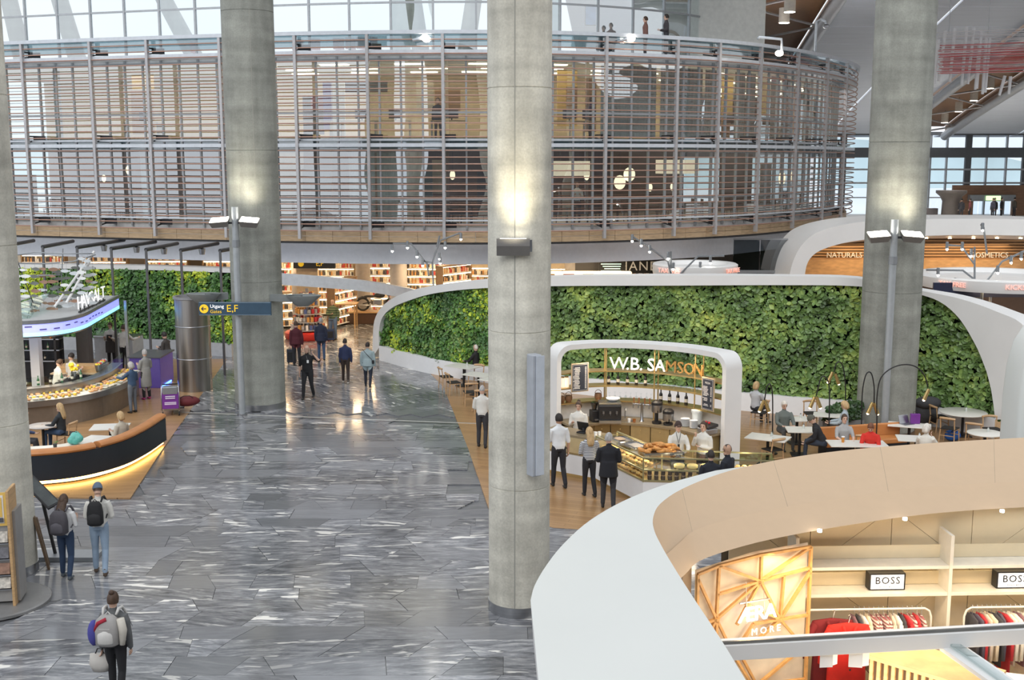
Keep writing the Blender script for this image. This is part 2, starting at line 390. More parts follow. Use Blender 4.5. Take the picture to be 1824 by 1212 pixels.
while y < 38.5:
    d = rr.choice([.55,.7,.7,.85]); x = -20+rr.random(); sh = rr.uniform(-.35,.35)
    while x < 9:
        L = rr.choice([.5,.8,1.1,1.5,1.9]); s2 = rr.choice([-.34,-.1,0,.25,.38])*d/.7
        q = [(x-sh/2,y),(x+L-s2/2,y),(x+L+s2/2,y+d),(x+sh/2,y+d)]
        cx, cy = x+L/2, y+d/2
        if vis(cx, cy) and cy < strip_y(cx)-.1 and not inside(cx-.3, cy, WL) and not inside(cx+.3, cy, WR): tiles.append((q, cy))
        x += L; sh = s2
    y += d; row += 1
g = .004
def tile_mb(mb, q):
    c = (sum(p[0] for p in q)/4, sum(p[1] for p in q)/4)
    mb.prism([(p[0]+(c[0]-p[0])*g/.5, p[1]+(c[1]-p[1])*g/.5) for p in q], -.03, 0)
tiles.sort(key=lambda t: t[1])
for q, cy in tiles[:300]:
    mb = MB(); tile_mb(mb, q); mb.build('tile', MARB, floor)
mb = MB()
for q, cy in tiles[300:]: tile_mb(mb, q)
# tiles out of sight of the viewer and beside
y = 2.0
while y < 38.5:
    d = .7; x = -30+rr.random(); sh = .2
    while x < 12:
        L = rr.choice([.8,1.1,1.5,1.9]); s2 = rr.uniform(-.3,.3)
        cx, cy = x+L/2, y+d/2
        if (not vis(cx, cy) or y < 14.3) and cy < strip_y(cx)-.1: tile_mb(mb, [(x-sh/2,y),(x+L-s2/2,y),(x+L+s2/2,y+d),(x+sh/2,y+d)])
        x += L; sh = s2
    y += d
tag(mb.build('tile', MARB, floor), kind='stuff')
mb = MB(); ca, sa = math.cos(.72), math.sin(.72)
for i in range(-60, 60):
    for j in range(-70, 70):
        a, b = i*1.15+(j%2)*.5, j*.62; cx, cy = -5+a*ca-b*sa, 48+a*sa+b*ca
        if -24 < cx < 8 and cy > strip_y(cx)+.0 and cy < 66:
            q = []
            for da, db in ((0,0),(1.14,0),(1.14,.615),(0,.615)):
                X, Y = -5+(a+da)*ca-(b+db)*sa, 48+(a+da)*sa+(b+db)*ca
                q.append((X, max(Y, strip_y(X)+.02)))
            if max(p[1] for p in q)-min(p[1] for p in q) > .05: tile_mb(mb, q)
tag(mb.build('diagonal_tile', MARB2, floor), kind='stuff')
MB().bar(A0+Vector((-.2,.0,.003)), A1+Vector((0,0,.003)), .07, .012).build('joint_strip', mat('joint_metal', (.55,.55,.53), .35, .3), floor)
PLK = planks('oak_planks', (.31,.175,.08), (.40,.235,.11), .16, 2.2, rot=.35)
PLK2 = planks('oak_planks_left', (.31,.18,.085), (.39,.235,.115), .16, 2.2, rot=-.2)
MB().prism([(p.x,p.y) for p in WL], -.03, .006).build('wood_floor_area', PLK2, floor)
MB().prism([(p.x,p.y) for p in WR], -.03, .006).build('wood_floor_area', PLK, floor)

# ================================================================== concrete columns
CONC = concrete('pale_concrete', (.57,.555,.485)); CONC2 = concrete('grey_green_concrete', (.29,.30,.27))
def column(x, y, r, ztop, m, label, seams, joints):
    t = thing('concrete_column', label, 'column', (x,y,0))
    zs = [0]+seams+[ztop]
    prof = []
    for z in zs: 
        if z in seams: prof += [(r,z-.012),(r-.012,z-.008),(r-.012,z+.008),(r,z+.012)]
        else: prof.append((r,z))
    MB().lathe((0,0,0), prof, 48).build('shaft', m, t, smooth=True)
    MB().lathe((0,0,0), [(r+.014,0),(r+.014,.19),(r,.192)], 48, cap=False).build('base_collar', STEEL, t, smooth=True)
    for a in joints:
        MB().box((r*math.cos(a), r*math.sin(a), ztop/2), (.008,.02,ztop), rz=a).build('formwork_seam', mat('seam_grout', (.30,.30,.27), .8), t)  # thin vertical seam in one plain grey
    return t
colC = column(.13, 20.07, .55, 19, CONC, 'pale concrete column carrying the tall grey line loudspeaker, nearest the viewer', [2.35,5.15,9.3,13.5], [-PI/2-.15])
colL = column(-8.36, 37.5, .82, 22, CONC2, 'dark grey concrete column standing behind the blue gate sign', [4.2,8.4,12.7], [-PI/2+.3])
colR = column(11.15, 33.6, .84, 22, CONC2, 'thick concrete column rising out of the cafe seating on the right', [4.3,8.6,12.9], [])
colE = column(-10.02, 21.9, .56, 19, CONC, 'concrete column cut off by the left edge of the picture', [3.05,6.5,9.3], [])
for c, u, z in ((colC, 905, 5.1),):
    t = thing('wall_uplight', 'grey box uplight fixed to the pale concrete column in the middle', 'lamp', (.02,20.07-.55,6.62))
    prof = [(-.02,.17),(-.20,.17),(-.20,.05),(-.10,-.12),(-.02,-.12)]
    MB().rings([[Vector((x,a,b)) for a,b in prof] for x in (-.28,.28)]).build('housing', mat('lamp_grey', (.17,.165,.16), .5), t, fix=True)
    MB().box((0,-.11,.165), (.44,.10,.012)).build('lens', lit('uplight_lens', (1,.9,.7), 5), t)
    MB().box((.30,-.1,.05), (.04,.10,.2)).build('end_bracket', STEEL, t)
    lamp('uplight_beam', 'SPOT', (0,-.42,.12), 230, (1,.88,.62), .3, (math.radians(172), 0, 0), t, spot=math.radians(105), blend=1)
t = thing('line_loudspeaker', 'tall slim grey line loudspeaker mounted on the pale middle column', 'loudspeaker', (.38, 19.52, 0))
zt, zb = 4.82, 2.68
SPK = mat('loudspeaker_grey', (.42,.45,.50), .4, .2); R3 = Matrix.Rotation(.55, 3, 'Z')
MB().box((0,-.12,(zt+zb)/2), (.19,.20,zt-zb), R=R3).build('cabinet', SPK, t, bevel=.02)
MB().box(R3 @ Vector((-.006,-.205,0))+Vector((0,-.12+.105,(zt+zb)/2)), (.17,.015,zt-zb-.04), R=R3).build('grille', mat('grille_grey', (.47,.51,.57), .6), t, bevel=.005)
MB().box(R3 @ Vector((.0,-.115,0))+Vector((0,-.12,zb+.08)), (.04,.01,.06), R=R3).build('maker_badge', mat('badge_blue', (.10,.25,.45), .4), t)
MB().box((-.04,.02,3.1), (.08,.12,.08)).build('wall_bracket', GREYMETAL, t); MB().box((-.04,.02,4.4), (.08,.12,.08)).build('wall_bracket', GREYMETAL, t)

# ================================================================== office block: glass front, louvre screen
FAC = spline([(-27,51.5,0),(-17,48.2,0),(-9,46.0,0),(-3,45.2,0),(1.5,45.5,0),(5.5,46.9,0),(9.5,49.4,0),(13.2,53.4,0),(16.6,58.6,0),(18.8,64,0),(19.3,69,0),(17,76,0)], 140)
FAC = even(FAC, 150)
FACV = offset(FAC, 1.0)
LOUV = mat('copper_louvre', (.44,.27,.21), .5, .3); POST = mat('post_aluminium', (.50,.49,.50), .38, .5); ALU = mat('pale_aluminium', (.62,.66,.71), .4, .3)
scr = thing('louver_screen', 'copper louvre sunscreen with grey posts curving round the glass office block', 'sunscreen')
sub = even(FAC, 72)
z = 5.32; k = 0
while z < 12.8:
    if abs(z-8.75) > .1: MB().tube([Vector((p.x,p.y,z)) for p in sub], .026, 5).build('louver', LOUV, scr, smooth='all')
    z += .262
sweep(sub, rect(-.09,.09,12.86,13.0)).build('top_rail', ALU, scr)
sweep(sub, rect(.05,.40,12.08,12.28)).build('beam', ALU, scr)
sweep(sub, rect(.0,.22,8.60,8.74)).build('beam', ALU, scr); sweep(sub, rect(.25,.5,8.84,8.92)).build('beam', ALU, scr)
sweep(sub, rect(.0,.12,5.72,5.78)).build('beam', ALU, scr)
posts_u = [-80,50,170,270,398,530,657,790,928,1078,1203,1277,1350,1416,1468,1502,1524]
stations = []
for u in posts_u:
    p = on_curve(FAC, u, z=8.5)
    if p is None: continue
    i = min(range(len(FAC)), key=lambda q: (FAC[q]-p).length); t_ = FAC[min(i+1,149)]-FAC[max(i-1,0)]; a = math.atan2(t_.y, t_.x)
    stations.append((p, a)); nrm = Vector((-math.sin(a), math.cos(a), 0))
    MB().box((p.x,p.y,9.0), (.11,.16,8.0), rz=a).build('post', POST, scr)
    for z in (5.55, 8.98, 12.45):
        q = p+nrm*.45
        m_ = MB().bar(Vector((p.x,p.y,z+.1)), Vector((q.x+nrm.x*.5,q.y+nrm.y*.5,z+.1)), .06).bar(Vector((p.x,p.y,z-.15)), Vector((q.x+nrm.x*.5,q.y+nrm.y*.5,z)), .05)
        m_.box((q.x+.2,q.y,z), (.5,.06,.22), rz=a+.3).build('bracket', DARK, scr)
for k in range(1, 30):                                   # the far side of the rounded end
    i = 150-1-k*2
    if FAC[i].y < 66.5: break
    if k % 2: MB().box((FAC[i].x,FAC[i].y,9.0), (.11,.16,8.0)).build('post', POST, scr)
blk = thing('office_block', 'three storey glass office block curving away behind the concourse', 'building')
FG = glass('facade_glass', (.88,.94,.95), .40, .01, .05, .3)
FG2 = glass('spandrel_glass', (.45,.55,.58), .22, .03, .1, .3)
MULL = mat('mullion_grey', (.40,.42,.44), .4, .4)
gst = even(FACV, 78)
back = offset(FACV, 8.5)
SLABW = mat('slab_white', (.66,.66,.66), .6); INW = mat('office_wall_cream', (.62,.50,.34), .7); INDK = mat('restaurant_wall_brown', (.16,.10,.07), .6)
CARP = mat('office_carpet', (.20,.18,.17), .9); CEI = mat('office_ceiling', (.72,.64,.54), .8)
for z0, z1, mm in ((5.05,5.45,SLABW),(8.55,8.95,SLABW),(12.0,12.35,SLABW)):
    sweep(even(FACV,60), rect(.06,9.0,z0,z1)).build('floor_slab', mm, blk)
for z0, z1, mm in ((5.45,8.55,INDK),(8.95,12.0,INW)):
    sweep(even(offset(FACV,8.4),60), rect(0,.15,z0,z1)).build('back_wall', mm, blk)
for a, b in zip(gst, gst[1:]):
    ang = math.atan2(b.y-a.y, b.x-a.x); c = (a+b)/2; L = (b-a).length
    for z0, z1, mm in ((5.62,8.48,FG),(9.0,11.95,FG),(8.5,8.98,FG2)):
        MB().box((c.x,c.y,(z0+z1)/2), (L-.04,.03,z1-z0), rz=ang).build('pane', mm, blk)
    MB().box((a.x,a.y,8.8), (.07,.12,6.9), rz=ang).build('mullion', MULL, blk)
for z in (5.55, 6.55, 8.48, 9.95, 12.0): sweep(gst, rect(-.05,.07,z-.04,z+.04)).build('transom', MULL, blk)
FACB = even(offset(FAC, .35), 60)                        # wooden edge band below the screen, plank by plank
BANDW = wood('fascia_planks', (.50,.36,.22), .5, (1,1,6))
for a, b in zip(FACB, FACB[1:]):
    ang = math.atan2(b.y-a.y, b.x-a.x); c = (a+b)/2; L = (b-a).length
    for z in (4.98, 5.20): MB().box((c.x,c.y,z), (L-.012,.12,.205), rz=ang).build('fascia_plank', BANDW, blk)
sweep(FACB, rect(-.15,.5,4.80,4.85)).build('drip_edge', DARK, blk)
# unseen dark walls standing for the gallery building, added for the glass to reflect
tag(MB().box((33,-12,9), (94,.6,18)).build('wall_rear_unseen', mat('rear_reflection_grey', (.10,.10,.11), .7, var=.4, scale=.3)), kind='structure')
tag(MB().box((80,45,9), (.6,130,18)).build('wall_right_unseen', wood('right_reflection_timber', (.20,.16,.13), .6, (.2,.2,1))), kind='structure')
tag(MB().add([(20,14,-.02),(79,14,-.02),(79,106,-.02),(20,106,-.02)], [(0,1,2,3)]).build('floor', mat('bounce_floor_pale', (.62,.60,.57), .5)), kind='structure')  # unseen pale floor added to bounce light up to the roof vault
# the terrace storey above
up = even(offset(FAC, 4.2), 34)
FG3 = glass('terrace_glass', (.92,.96,.96), .4, .01, .05, .3)
for i, (a, b) in enumerate(zip(up, up[1:])):
    ang = math.atan2(b.y-a.y, b.x-a.x); c = (a+b)/2; L = (b-a).length
    if c.x < 9: 
        MB().box((c.x,c.y,15.4), (L-.05,.03,6), rz=ang).build('terrace_pane', FG3, blk)
        MB().box((a.x,a.y,15.4), (.08,.14,6), rz=ang).build('mullion', MULL, blk)
sweep([p for p in up if p.x < 9.3], rect(-.05,.06,14.55,14.63)).build('transom', MULL, blk)
sweep(even(offset(FAC, .25), 60), rect(0,.015,12.4,13.0)).build('glass_parapet', FG2, blk)
# ceiling luminaires in the upper office storey
k = 0
for i in range(6, 58, 3):
    p = even(FACV, 60)[i]; t_ = even(FACV, 60)[i+1]-p; a = math.atan2(t_.y, t_.x); nrm = Vector((-math.sin(a), math.cos(a), 0))
    for j, o in enumerate((2.0, 4.2, 6.4)):
        q = p+nrm*o+Vector((math.cos(a),math.sin(a),0))*(.4 if j%2 else -.3)
        if PXL((q.x,q.y,11.9))[0] > 380: MB().box((q.x,q.y,11.97), (1.2,.28,.04), rz=a).build('ceiling_light', lit('office_light', (1,.82,.58), 5), blk)
for i in range(4, 58, 6):
    p = even(offset(FACV,4),60)[i]
    lamp('storey_glow', 'AREA', (p.x,p.y,11.9), 120, (1,.78,.5), 4, parent=blk)
    lamp('storey_glow', 'AREA', (p.x,p.y,8.4), 26, (1,.70,.42), 4, parent=blk)
# curtains behind the glass
CURT = mat('sheer_curtain', (.55,.56,.55), .9, var=.15, scale=2, stretch=(6,6,.3))
def curtain(u0, u1, z0, z1, o=.35):
    cv = offset(FACV, o); a = on_curve(cv, u0, z=(z0+z1)/2); b = on_curve(cv, u1, z=(z0+z1)/2)
    if a is None or b is None: return
    n = max(12, int((b-a).length/.055)); top = []; bot = []
    for i in range(n+1):
        p = a.lerp(b, i/n); w_ = .05*math.sin(i*2.1)+.02*math.sin(i*.9)
        top.append(Vector((p.x,p.y+w_,z1))); bot.append(Vector((p.x,p.y+w_*1.3,z0)))
    MB().strip([bot, top]).build('curtain', CURT, blk, smooth='all')
for u0, u1, s in ((1070,1168,1),(1176,1250,1),(1255,1282,1),(1308,1326,1),(1328,1345,1),(1372,1388,1),(1392,1408,1),(1430,1442,1),(252,278,0),(622,668,0),(672,712,0),(96,110,1)):
    curtain(u0, u1, *((9.0,11.9) if s else (5.6,8.4)))

# ================================================================== fascia, ceiling and shop hall below the block
FSC = even([p for p in offset(FAC, 1.3) if p.y < 67], 60)
FASM = mat('fascia_metal', (.74,.77,.83), .42, .25, var=.04)
fas = thing('edge_fascia', 'pale grey metal fascia running under the wooden edge of the office block', 'fascia')
for a, b in zip(FSC[::3], FSC[3::3]):
    i = FSC.index(a); seg = FSC[i:i+4]
    sweep(seg, rect(0,.12,3.92,4.78)).build('fascia_panel', FASM, fas)
ceil = tag(sweep(even([p for p in offset(FAC, 1.5) if p.y < 67], 50), rect(0,18,4.0,4.1)).build('ceiling', mat('soffit_white', (.62,.60,.56), .7)), kind='structure')
# far white slab in the space right of the block: the dark underside recess
# ================================================================== vaulted timber roof over the right hand hall
def vz(D): 
    a = min(1, max(0, (D-46)/60)); return 10.2+8.8*(1-a)**.85
VPAN = mat('roof_panel_grey', (.76,.80,.87), .6, var=.05, scale=1, stretch=(.3,6,1), bump=.3, bscale=3)
roof = tag(bpy.data.objects.new('ceiling', None), kind='structure'); COL.objects.link(roof)
ribs = [19.2, 36.2, 53.2]
def rx(x, D): return x+(D-104)*.105
bands = [(7,16.4)]+[(r+2.6, r+9.3) for r in ribs]+[(r+9.35, r+14.5) for r in ribs]
for x0, x1 in bands:
    D = 44
    while D < 105.5:
        e = D+4.3
        ps = [(rx(x0+.06,q),q) for q in (D,e)]+[(rx(x1-.06,q),q) for q in (e,D)]
        vs = [(x,y,vz(y)) for x,y in ps]+[(x,y,vz(y)+.12) for x,y in ps]
        MB().add(vs, [(0,1,2,3),(7,6,5,4),(0,4,5,1),(1,5,6,2),(2,6,7,3),(3,7,4,0)]).build('ceiling_panel', VPAN, roof)
        D = e+.05
RIBW = wood('rib_timber', (.22,.115,.055), .5, (1,6,1))
TUBE = mat('truss_tube', (.42,.42,.43), .35, .5)
for i, r in enumerate(ribs):
    t = thing('timber_roof_rib', ['timber roof rib with steel tubes, nearest the rounded end of the office block','timber roof rib with steel tubes above the red string sculpture','timber roof rib with steel tubes, beyond the right edge'][i], 'roof rib')
    Ds = list(range(44, 107, 4))
    MB().strip([[Vector((rx(r-2.2,D),D,vz(D)+.35)) for D in Ds],[Vector((rx(r+2.2,D),D,vz(D)+.35)) for D in Ds]]).build('timber_soffit', RIBW, t)
    for s in (-2.3, 2.3):
        MB().tube([Vector((rx(r+s,D),D,vz(D)-.5)) for D in Ds], .38, 12).build('tube', TUBE, t, smooth='all')
        MB().strip([[Vector((rx(r+s,D),D,vz(D)-.5)) for D in Ds],[Vector((rx(r+s,D),D,vz(D)+.4)) for D in Ds]]).build('side_board', RIBW, t)
    for j, D in enumerate(Ds[1:]):
        a, b = Ds[j], D; s = 1 if j%2 else -1
        MB().cyl(Vector((rx(r-2.2*s,a),a,vz(a)-.5)), Vector((rx(r+2.2*s,b),b,vz(b)-.5)), .07, n=6).build('brace', TUBE, t)
n_ = 0
for u, v, D in ((1397,30,62),(1407,10,58),(1735,172,88),(1708,192,92),(1683,212,97),(1764,150,84)):
    p = AT(u, v, D); n_ += 1
    t = thing('pendant_downlight', ['cylinder downlight hanging in the timber rib above the office terrace, lower one','cylinder downlight hanging in the timber rib above the office terrace, upper one','cylinder downlight in the right rib, second from the top','cylinder downlight in the right rib, third from the top','cylinder downlight in the right rib, lowest','cylinder downlight in the right rib, topmost'][n_-1], 'lamp', p, group='roof rib downlights')
    MB().lathe((0,0,-.3), [(.28,0),(.28,.75),(.05,.78)], 16).build('shade', mat('lamp_shade_cream', (.6,.55,.48), .5), t, smooth=True)
    MB().lathe((0,0,-.32), [(.0,0),(.26,.0),(.26,.015)], 16).build('lens', WHITELAMP, t)
    MB().cyl((0,0,.4), (0,0,vz(p.y)-p.z+.2), .02, n=6).build('rod', DARK, t)
    lamp('downlight_beam', 'SPOT', (0,0,-.4), 2000, (1,.97,.94), .25, parent=t, spot=math.radians(120), blend=.6)

# ================================================================== far glazed wall of the hall
fw = tag(bpy.data.objects.new('window_1', None), kind='structure'); COL.objects.link(fw)
D = 106
FWM = mat('window_frame_dark', (.10,.11,.12), .5)
us = [1380,1440,1500,1560,1596,1655,1684,1722,1755,1790,1824,1860,1920,1990,2060]
vs_ = [236,272,302,326,352,392]
for i, u in enumerate(us):
    a, b = AT(u,236,D), AT(u,395,D); w_ = .55 if u in (1722,1500,1824) else .14
    MB().box(((a.x+b.x)/2, D, (a.z+b.z)/2), (w_,.3,a.z-b.z)).build('mullion', FWM if w_ > .5 else MULL, fw)
for v, h in ((238,.3),(272,.9),(302,.16),(326,.16),(352,.1)):
    p = AT(1700,v,D); MB().box((45,D-.1,p.z), (64,.25,h)).build('transom', FWM if h > .2 else MULL, fw)
HZ = glass('far_glass', (.93,.97,1), .04)
for a, b in zip(us, us[1:]):
    for c, d in zip(vs_, vs_[1:]):
        p, q = AT(a,c,D), AT(b,d,D); MB().box(((p.x+q.x)/2, D+.05, (p.z+q.z)/2), (q.x-p.x-.1,.03,p.z-q.z-.1)).build('pane', HZ, fw)
# wooded hills beyond the airfield
hl = MB(); rows = [[],[],[]]
for i in range(60):
    x = -260+i*11; h = 12+9*noise.noise(Vector((i*.13,3,0)))+4*noise.noise(Vector((i*.6,1,0)))
    rows[0].append((x,420,-2)); rows[1].append((x,430,h)); rows[2].append((x,470,-2))
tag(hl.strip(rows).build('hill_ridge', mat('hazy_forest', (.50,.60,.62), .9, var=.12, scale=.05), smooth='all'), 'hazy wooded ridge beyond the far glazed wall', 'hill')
mez = tag(MB().box((48,88,2.9), (60,38,.5)).build('floor', mat('gallery_floor', (.62,.60,.56), .5)), kind='structure')
p, q = AT(1697,330,104.5), AT(1900,386,104.5)
d0, d1 = AT(1733,357,104.5), AT(1800,388,104.5); wm = MB().box(((p.x+d0.x)/2,104.5,(p.z+q.z)/2), (d0.x-p.x,.3,p.z-q.z)).box(((d1.x+q.x)/2,104.5,(p.z+q.z)/2), (q.x-d1.x,.3,p.z-q.z)).box(((d0.x+d1.x)/2,104.5,(p.z+d0.z)/2), (d1.x-d0.x,.3,p.z-d0.z))
wb = tag(wm.build('wall_back', wood('lobby_wall_wood', (.24,.13,.075), .5, (.5,1,4))), kind='structure')
t = thing('entrance_door', 'glazed entrance lobby with a green exit sign in the far wooden wall', 'door')
p, q = AT(1733,357,103.8), AT(1800,388,103.8)
MB().box(((p.x+q.x)/2,104,p.z+.2), (q.x-p.x+.6,.6,.55)).build('canopy', GREYMETAL, t)
for i in range(6):
    x = p.x+(q.x-p.x)*(i+.5)/6; MB().box((x,104,(p.z+q.z)/2), ((q.x-p.x)/6-.15,.05,p.z-q.z)).build('pane', HZ, t)
MB().box((p.x+(q.x-p.x)*.5,103.6,p.z+.2), (1.3,.05,.4)).build('exit_sign', lit('exit_green', (.55,1,.35), 1.6), t)
t = thing('column_head_stand', 'dark pedestal kiosk standing before the far window wall', 'kiosk')
p = AT(1692,388,98); MB().lathe((p.x,p.y,3.15), [(.75,0),(.7,1.5),(.9,1.9),(1.25,2.2),(1.25,2.4)], 16).build('pedestal', mat('dark_brown_stone', (.10,.085,.075), .5), t, smooth=True)
p, q = AT(1640,371,99), AT(1668,390,99)
tag(MB().box(((p.x+q.x)/2,99,(p.z+q.z)/2), (q.x-p.x,.6,p.z-q.z)).build('check_in_desk', mat('desk_dark', (.09,.08,.08), .5), bevel=.03), 'long dark desk under the far window beside the pedestal kiosk', 'desk')

# ================================================================== green walls
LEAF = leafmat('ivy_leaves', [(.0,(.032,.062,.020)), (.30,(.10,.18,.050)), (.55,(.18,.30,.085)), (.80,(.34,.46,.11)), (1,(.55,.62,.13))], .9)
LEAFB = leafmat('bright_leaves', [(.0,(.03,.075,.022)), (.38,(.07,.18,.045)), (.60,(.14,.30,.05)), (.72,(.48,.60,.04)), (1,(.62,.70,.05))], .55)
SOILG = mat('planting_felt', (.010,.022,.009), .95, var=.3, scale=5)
def poly_in(px, py, poly):
    c = np.zeros(len(px), bool); n = len(poly)
    for i in range(n):
        (x1,y1),(x2,y2) = poly[i], poly[(i+1)%n]
        if y1 == y2: continue
        k = (y1 > py) != (y2 > py); c ^= k & (px < (x2-x1)*(py-y1)/(y2-y1)+x1)
    return c
def leaves(curve, poly, n, size, bulge, rng):
    """scatter folded leaves over the (arc, height) polygon of a plan curve"""
    d = np.concatenate([[0], np.cumsum([(b-a).length for a, b in zip(curve, curve[1:])])]); C = np.array([(p.x,p.y) for p in curve])
    P = np.array(poly); lo, hi = P.min(0), P.max(0)
    q = rng.uniform(lo, hi, (n*2, 2)); q = q[poly_in(q[:,0], q[:,1], poly)][:n]; n = len(q)
    X = np.interp(q[:,0], d, C[:,0]); Yy = np.interp(q[:,0], d, C[:,1])
    e = .05; tx = np.interp(q[:,0]+e, d, C[:,0])-np.interp(q[:,0]-e, d, C[:,0]); ty = np.interp(q[:,0]+e, d, C[:,1])-np.interp(q[:,0]-e, d, C[:,1])
    L = np.hypot(tx, ty)+1e-9; T = np.stack([tx/L, ty/L, 0*tx], 1); Nn = np.stack([ty/L, -tx/L, 0*tx], 1)
    bl = np.array([noise.noise(Vector((a*1.1, b*1.1, 0)))*.5+noise.noise(Vector((a*3, b*3, 5)))*.35 for a, b in q])
    c = np.stack([X, Yy, q[:,1]], 1)+Nn*(bulge*(.45+bl)+rng.uniform(0,.14,n))[:,None]
    a = rng.uniform(0, 2*PI, n); sz = size*rng.uniform(.6,1.35,n)
    up = np.array([0,0,1.])
    nn = Nn + T*rng.normal(0,.45,(n,1)) + up*rng.normal(.28,.42,(n,1)); nn /= np.linalg.norm(nn, axis=1)[:,None]
    ax = T*np.cos(a)[:,None]+up*np.sin(a)[:,None]; ax -= nn*(ax*nn).sum(1)[:,None]; ax /= np.linalg.norm(ax, axis=1)[:,None]+1e-9
    ay = np.cross(nn, ax); s = sz[:,None]
    v = np.stack([c-ax*s*.5, c-ax*s*.12+ay*s*.36+nn*s*.13, c+ax*s*.25+ay*s*.26+nn*s*.09, c+ax*s*.55, c+ax*s*.25-ay*s*.26+nn*s*.09, c-ax*s*.12-ay*s*.36+nn*s*.13], 1).reshape(-1,3)
    f = (np.arange(n)*6)[:,None,None]+np.array([[[0,1,2,3],[0,3,4,5]]]); f = f.reshape(-1,4)
    me = bpy.data.meshes.new('planting'); me.vertices.add(len(v)); me.vertices.foreach_set('co', v.ravel())
    me.loops.add(f.size); me.loops.foreach_set('vertex_index', f.ravel()[:]); me.polygons.add(len(f))
    me.polygons.foreach_set('loop_start', np.arange(0, f.size, 4)); me.update(calc_edges=True)
    return me
GW = even(spline([(-5.5,47.2,0),(-2.8,43.6,0),(.5,41.0,0),(4,39.0,0),(8,37.0,0),(10.5,35.9,0),(12.6,35.2,0),(13.7,34.3,0),(14.6,33.0,0),(15.6,31.0,0),(16.6,28.0,0)], 120), 160)
gd = [0]
for a, b in zip(GW, GW[1:]): gd.append(gd[-1]+(b-a).length)
def gsz(u, v):
    for i, (a, b) in enumerate(zip(GW, GW[1:])):
        ea, eb = a.x-AT(u,v,a.y).x, b.x-AT(u,v,b.y).x
        if ea*eb <= 0:
            f = ea/(ea-eb); p = a.lerp(b, f); return (gd[i]+(gd[i+1]-gd[i])*f, AT(u,v,p.y).z)
    return None
def gpt(s, z, o=0):
    i = max(0, min(len(GW)-2, int(np.searchsorted(gd, s))-1)); f = (s-gd[i])/(gd[i+1]-gd[i]); p = GW[i].lerp(GW[i+1], f)
    t_ = GW[i+1]-GW[i]; nrm = Vector((t_.y, -t_.x, 0)).normalized()
    return Vector((p.x,p.y,z))+nrm*o
INN = [(691,618),(691,590),(697,565),(715,547),(745,534),(790,521),(870,512),(1000,508),(1200,507),(1400,506),(1530,508),(1640,522),(1700,546),(1740,592),(1770,652),(1783,700),(1789,745)]
OUT = [(679,641),(680,598),(684,566),(702,540),(738,520),(790,507),(870,497),(1000,491),(1200,489),(1400,490),(1530,494),(1640,515),(1720,530),(1790,553),(1840,578),(1875,640),(1890,745)]
I_ = [gsz(*p) for p in INN]; O_ = [gsz(*p) for p in OUT]
gw = thing('green_wall', 'long curved living wall of ivy in a white frame behind the bakery cafe', 'living wall')
Is = spline([Vector((a,b,0)) for a,b in I_], 70); Os = spline([Vector((a,b,0)) for a,b in O_], 70)
Os[0].y = .02
mb = MB(); Fd = .42
mb.strip([[gpt(p.x,p.y,-.12) for p in Is],[gpt(p.x,p.y,Fd) for p in Is],[gpt(p.x,p.y,Fd) for p in Os],[gpt(p.x,p.y,-.3) for p in Os]])
mb.build('frame', WHITE, gw, smooth=True)
s0, s1 = I_[0][0], I_[-1][0]
ss = [s0+(s1-s0)*i/50 for i in range(51)]
mb = MB(); mb.strip([[gpt(s,.0,Fd) for s in ss],[gpt(s,.60,Fd) for s in ss],[gpt(s,.60,-.2) for s in ss]]); mb.build('plinth', PUREWHITE, gw, smooth=True)
poly = [(p.x,p.y) for p in Is]; poly = [(poly[0][0],.5)]+poly+[(poly[-1][0],.5)]
def top_at(s): return max([a.y+(b.y-a.y)*(s-a.x)/(b.x-a.x) for a, b in zip(Is, Is[1:]) if a.x != b.x and (a.x-s)*(b.x-s) <= 0] or [.6])
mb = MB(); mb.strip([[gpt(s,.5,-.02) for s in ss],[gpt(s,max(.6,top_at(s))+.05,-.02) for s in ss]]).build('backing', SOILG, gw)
me = leaves(GW, poly, 17000, .17, .28, RNG); me.materials.append(LEAF); tag(link('planting', me, gw), kind='stuff')
# finer, brighter plants at its left end
pl2 = [(a,b) for a,b in poly if a < gsz(900,560)[0]]; pl2.append((gsz(900,560)[0],.5)); 
me = leaves(GW, pl2, 5200, .13, .38, RNG); me.materials.append(LEAFB); tag(link('planting', me, gw), kind='stuff')
# living wall behind the seafood bar
g2 = thing('green_wall', 'living wall with yellow green patches behind the seafood bar', 'living wall')
GW2 = even([AT(-30,600,49.5), AT(150,600,49.3), AT(300,600,48.6), AT(420,600,47.5)], 60); GW2 = [Vector((p.x,p.y,0)) for p in GW2]
d2 = sum((b-a).length for a, b in zip(GW2, GW2[1:]))
me = leaves(GW2, [(0,.55),(d2,.55),(d2,3.5),(0,3.5)], 9000, .15, .35, RNG); me.materials.append(LEAFB); tag(link('planting', me, g2), kind='stuff')
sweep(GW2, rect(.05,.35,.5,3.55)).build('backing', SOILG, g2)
sweep(GW2, rect(-.35,.4,0,.55)).build('plinth', mat('grey_plinth', (.42,.43,.45), .5), g2)
sweep(GW2, rect(-.25,.4,3.5,3.68)).build('top_rim', WHITE, g2)

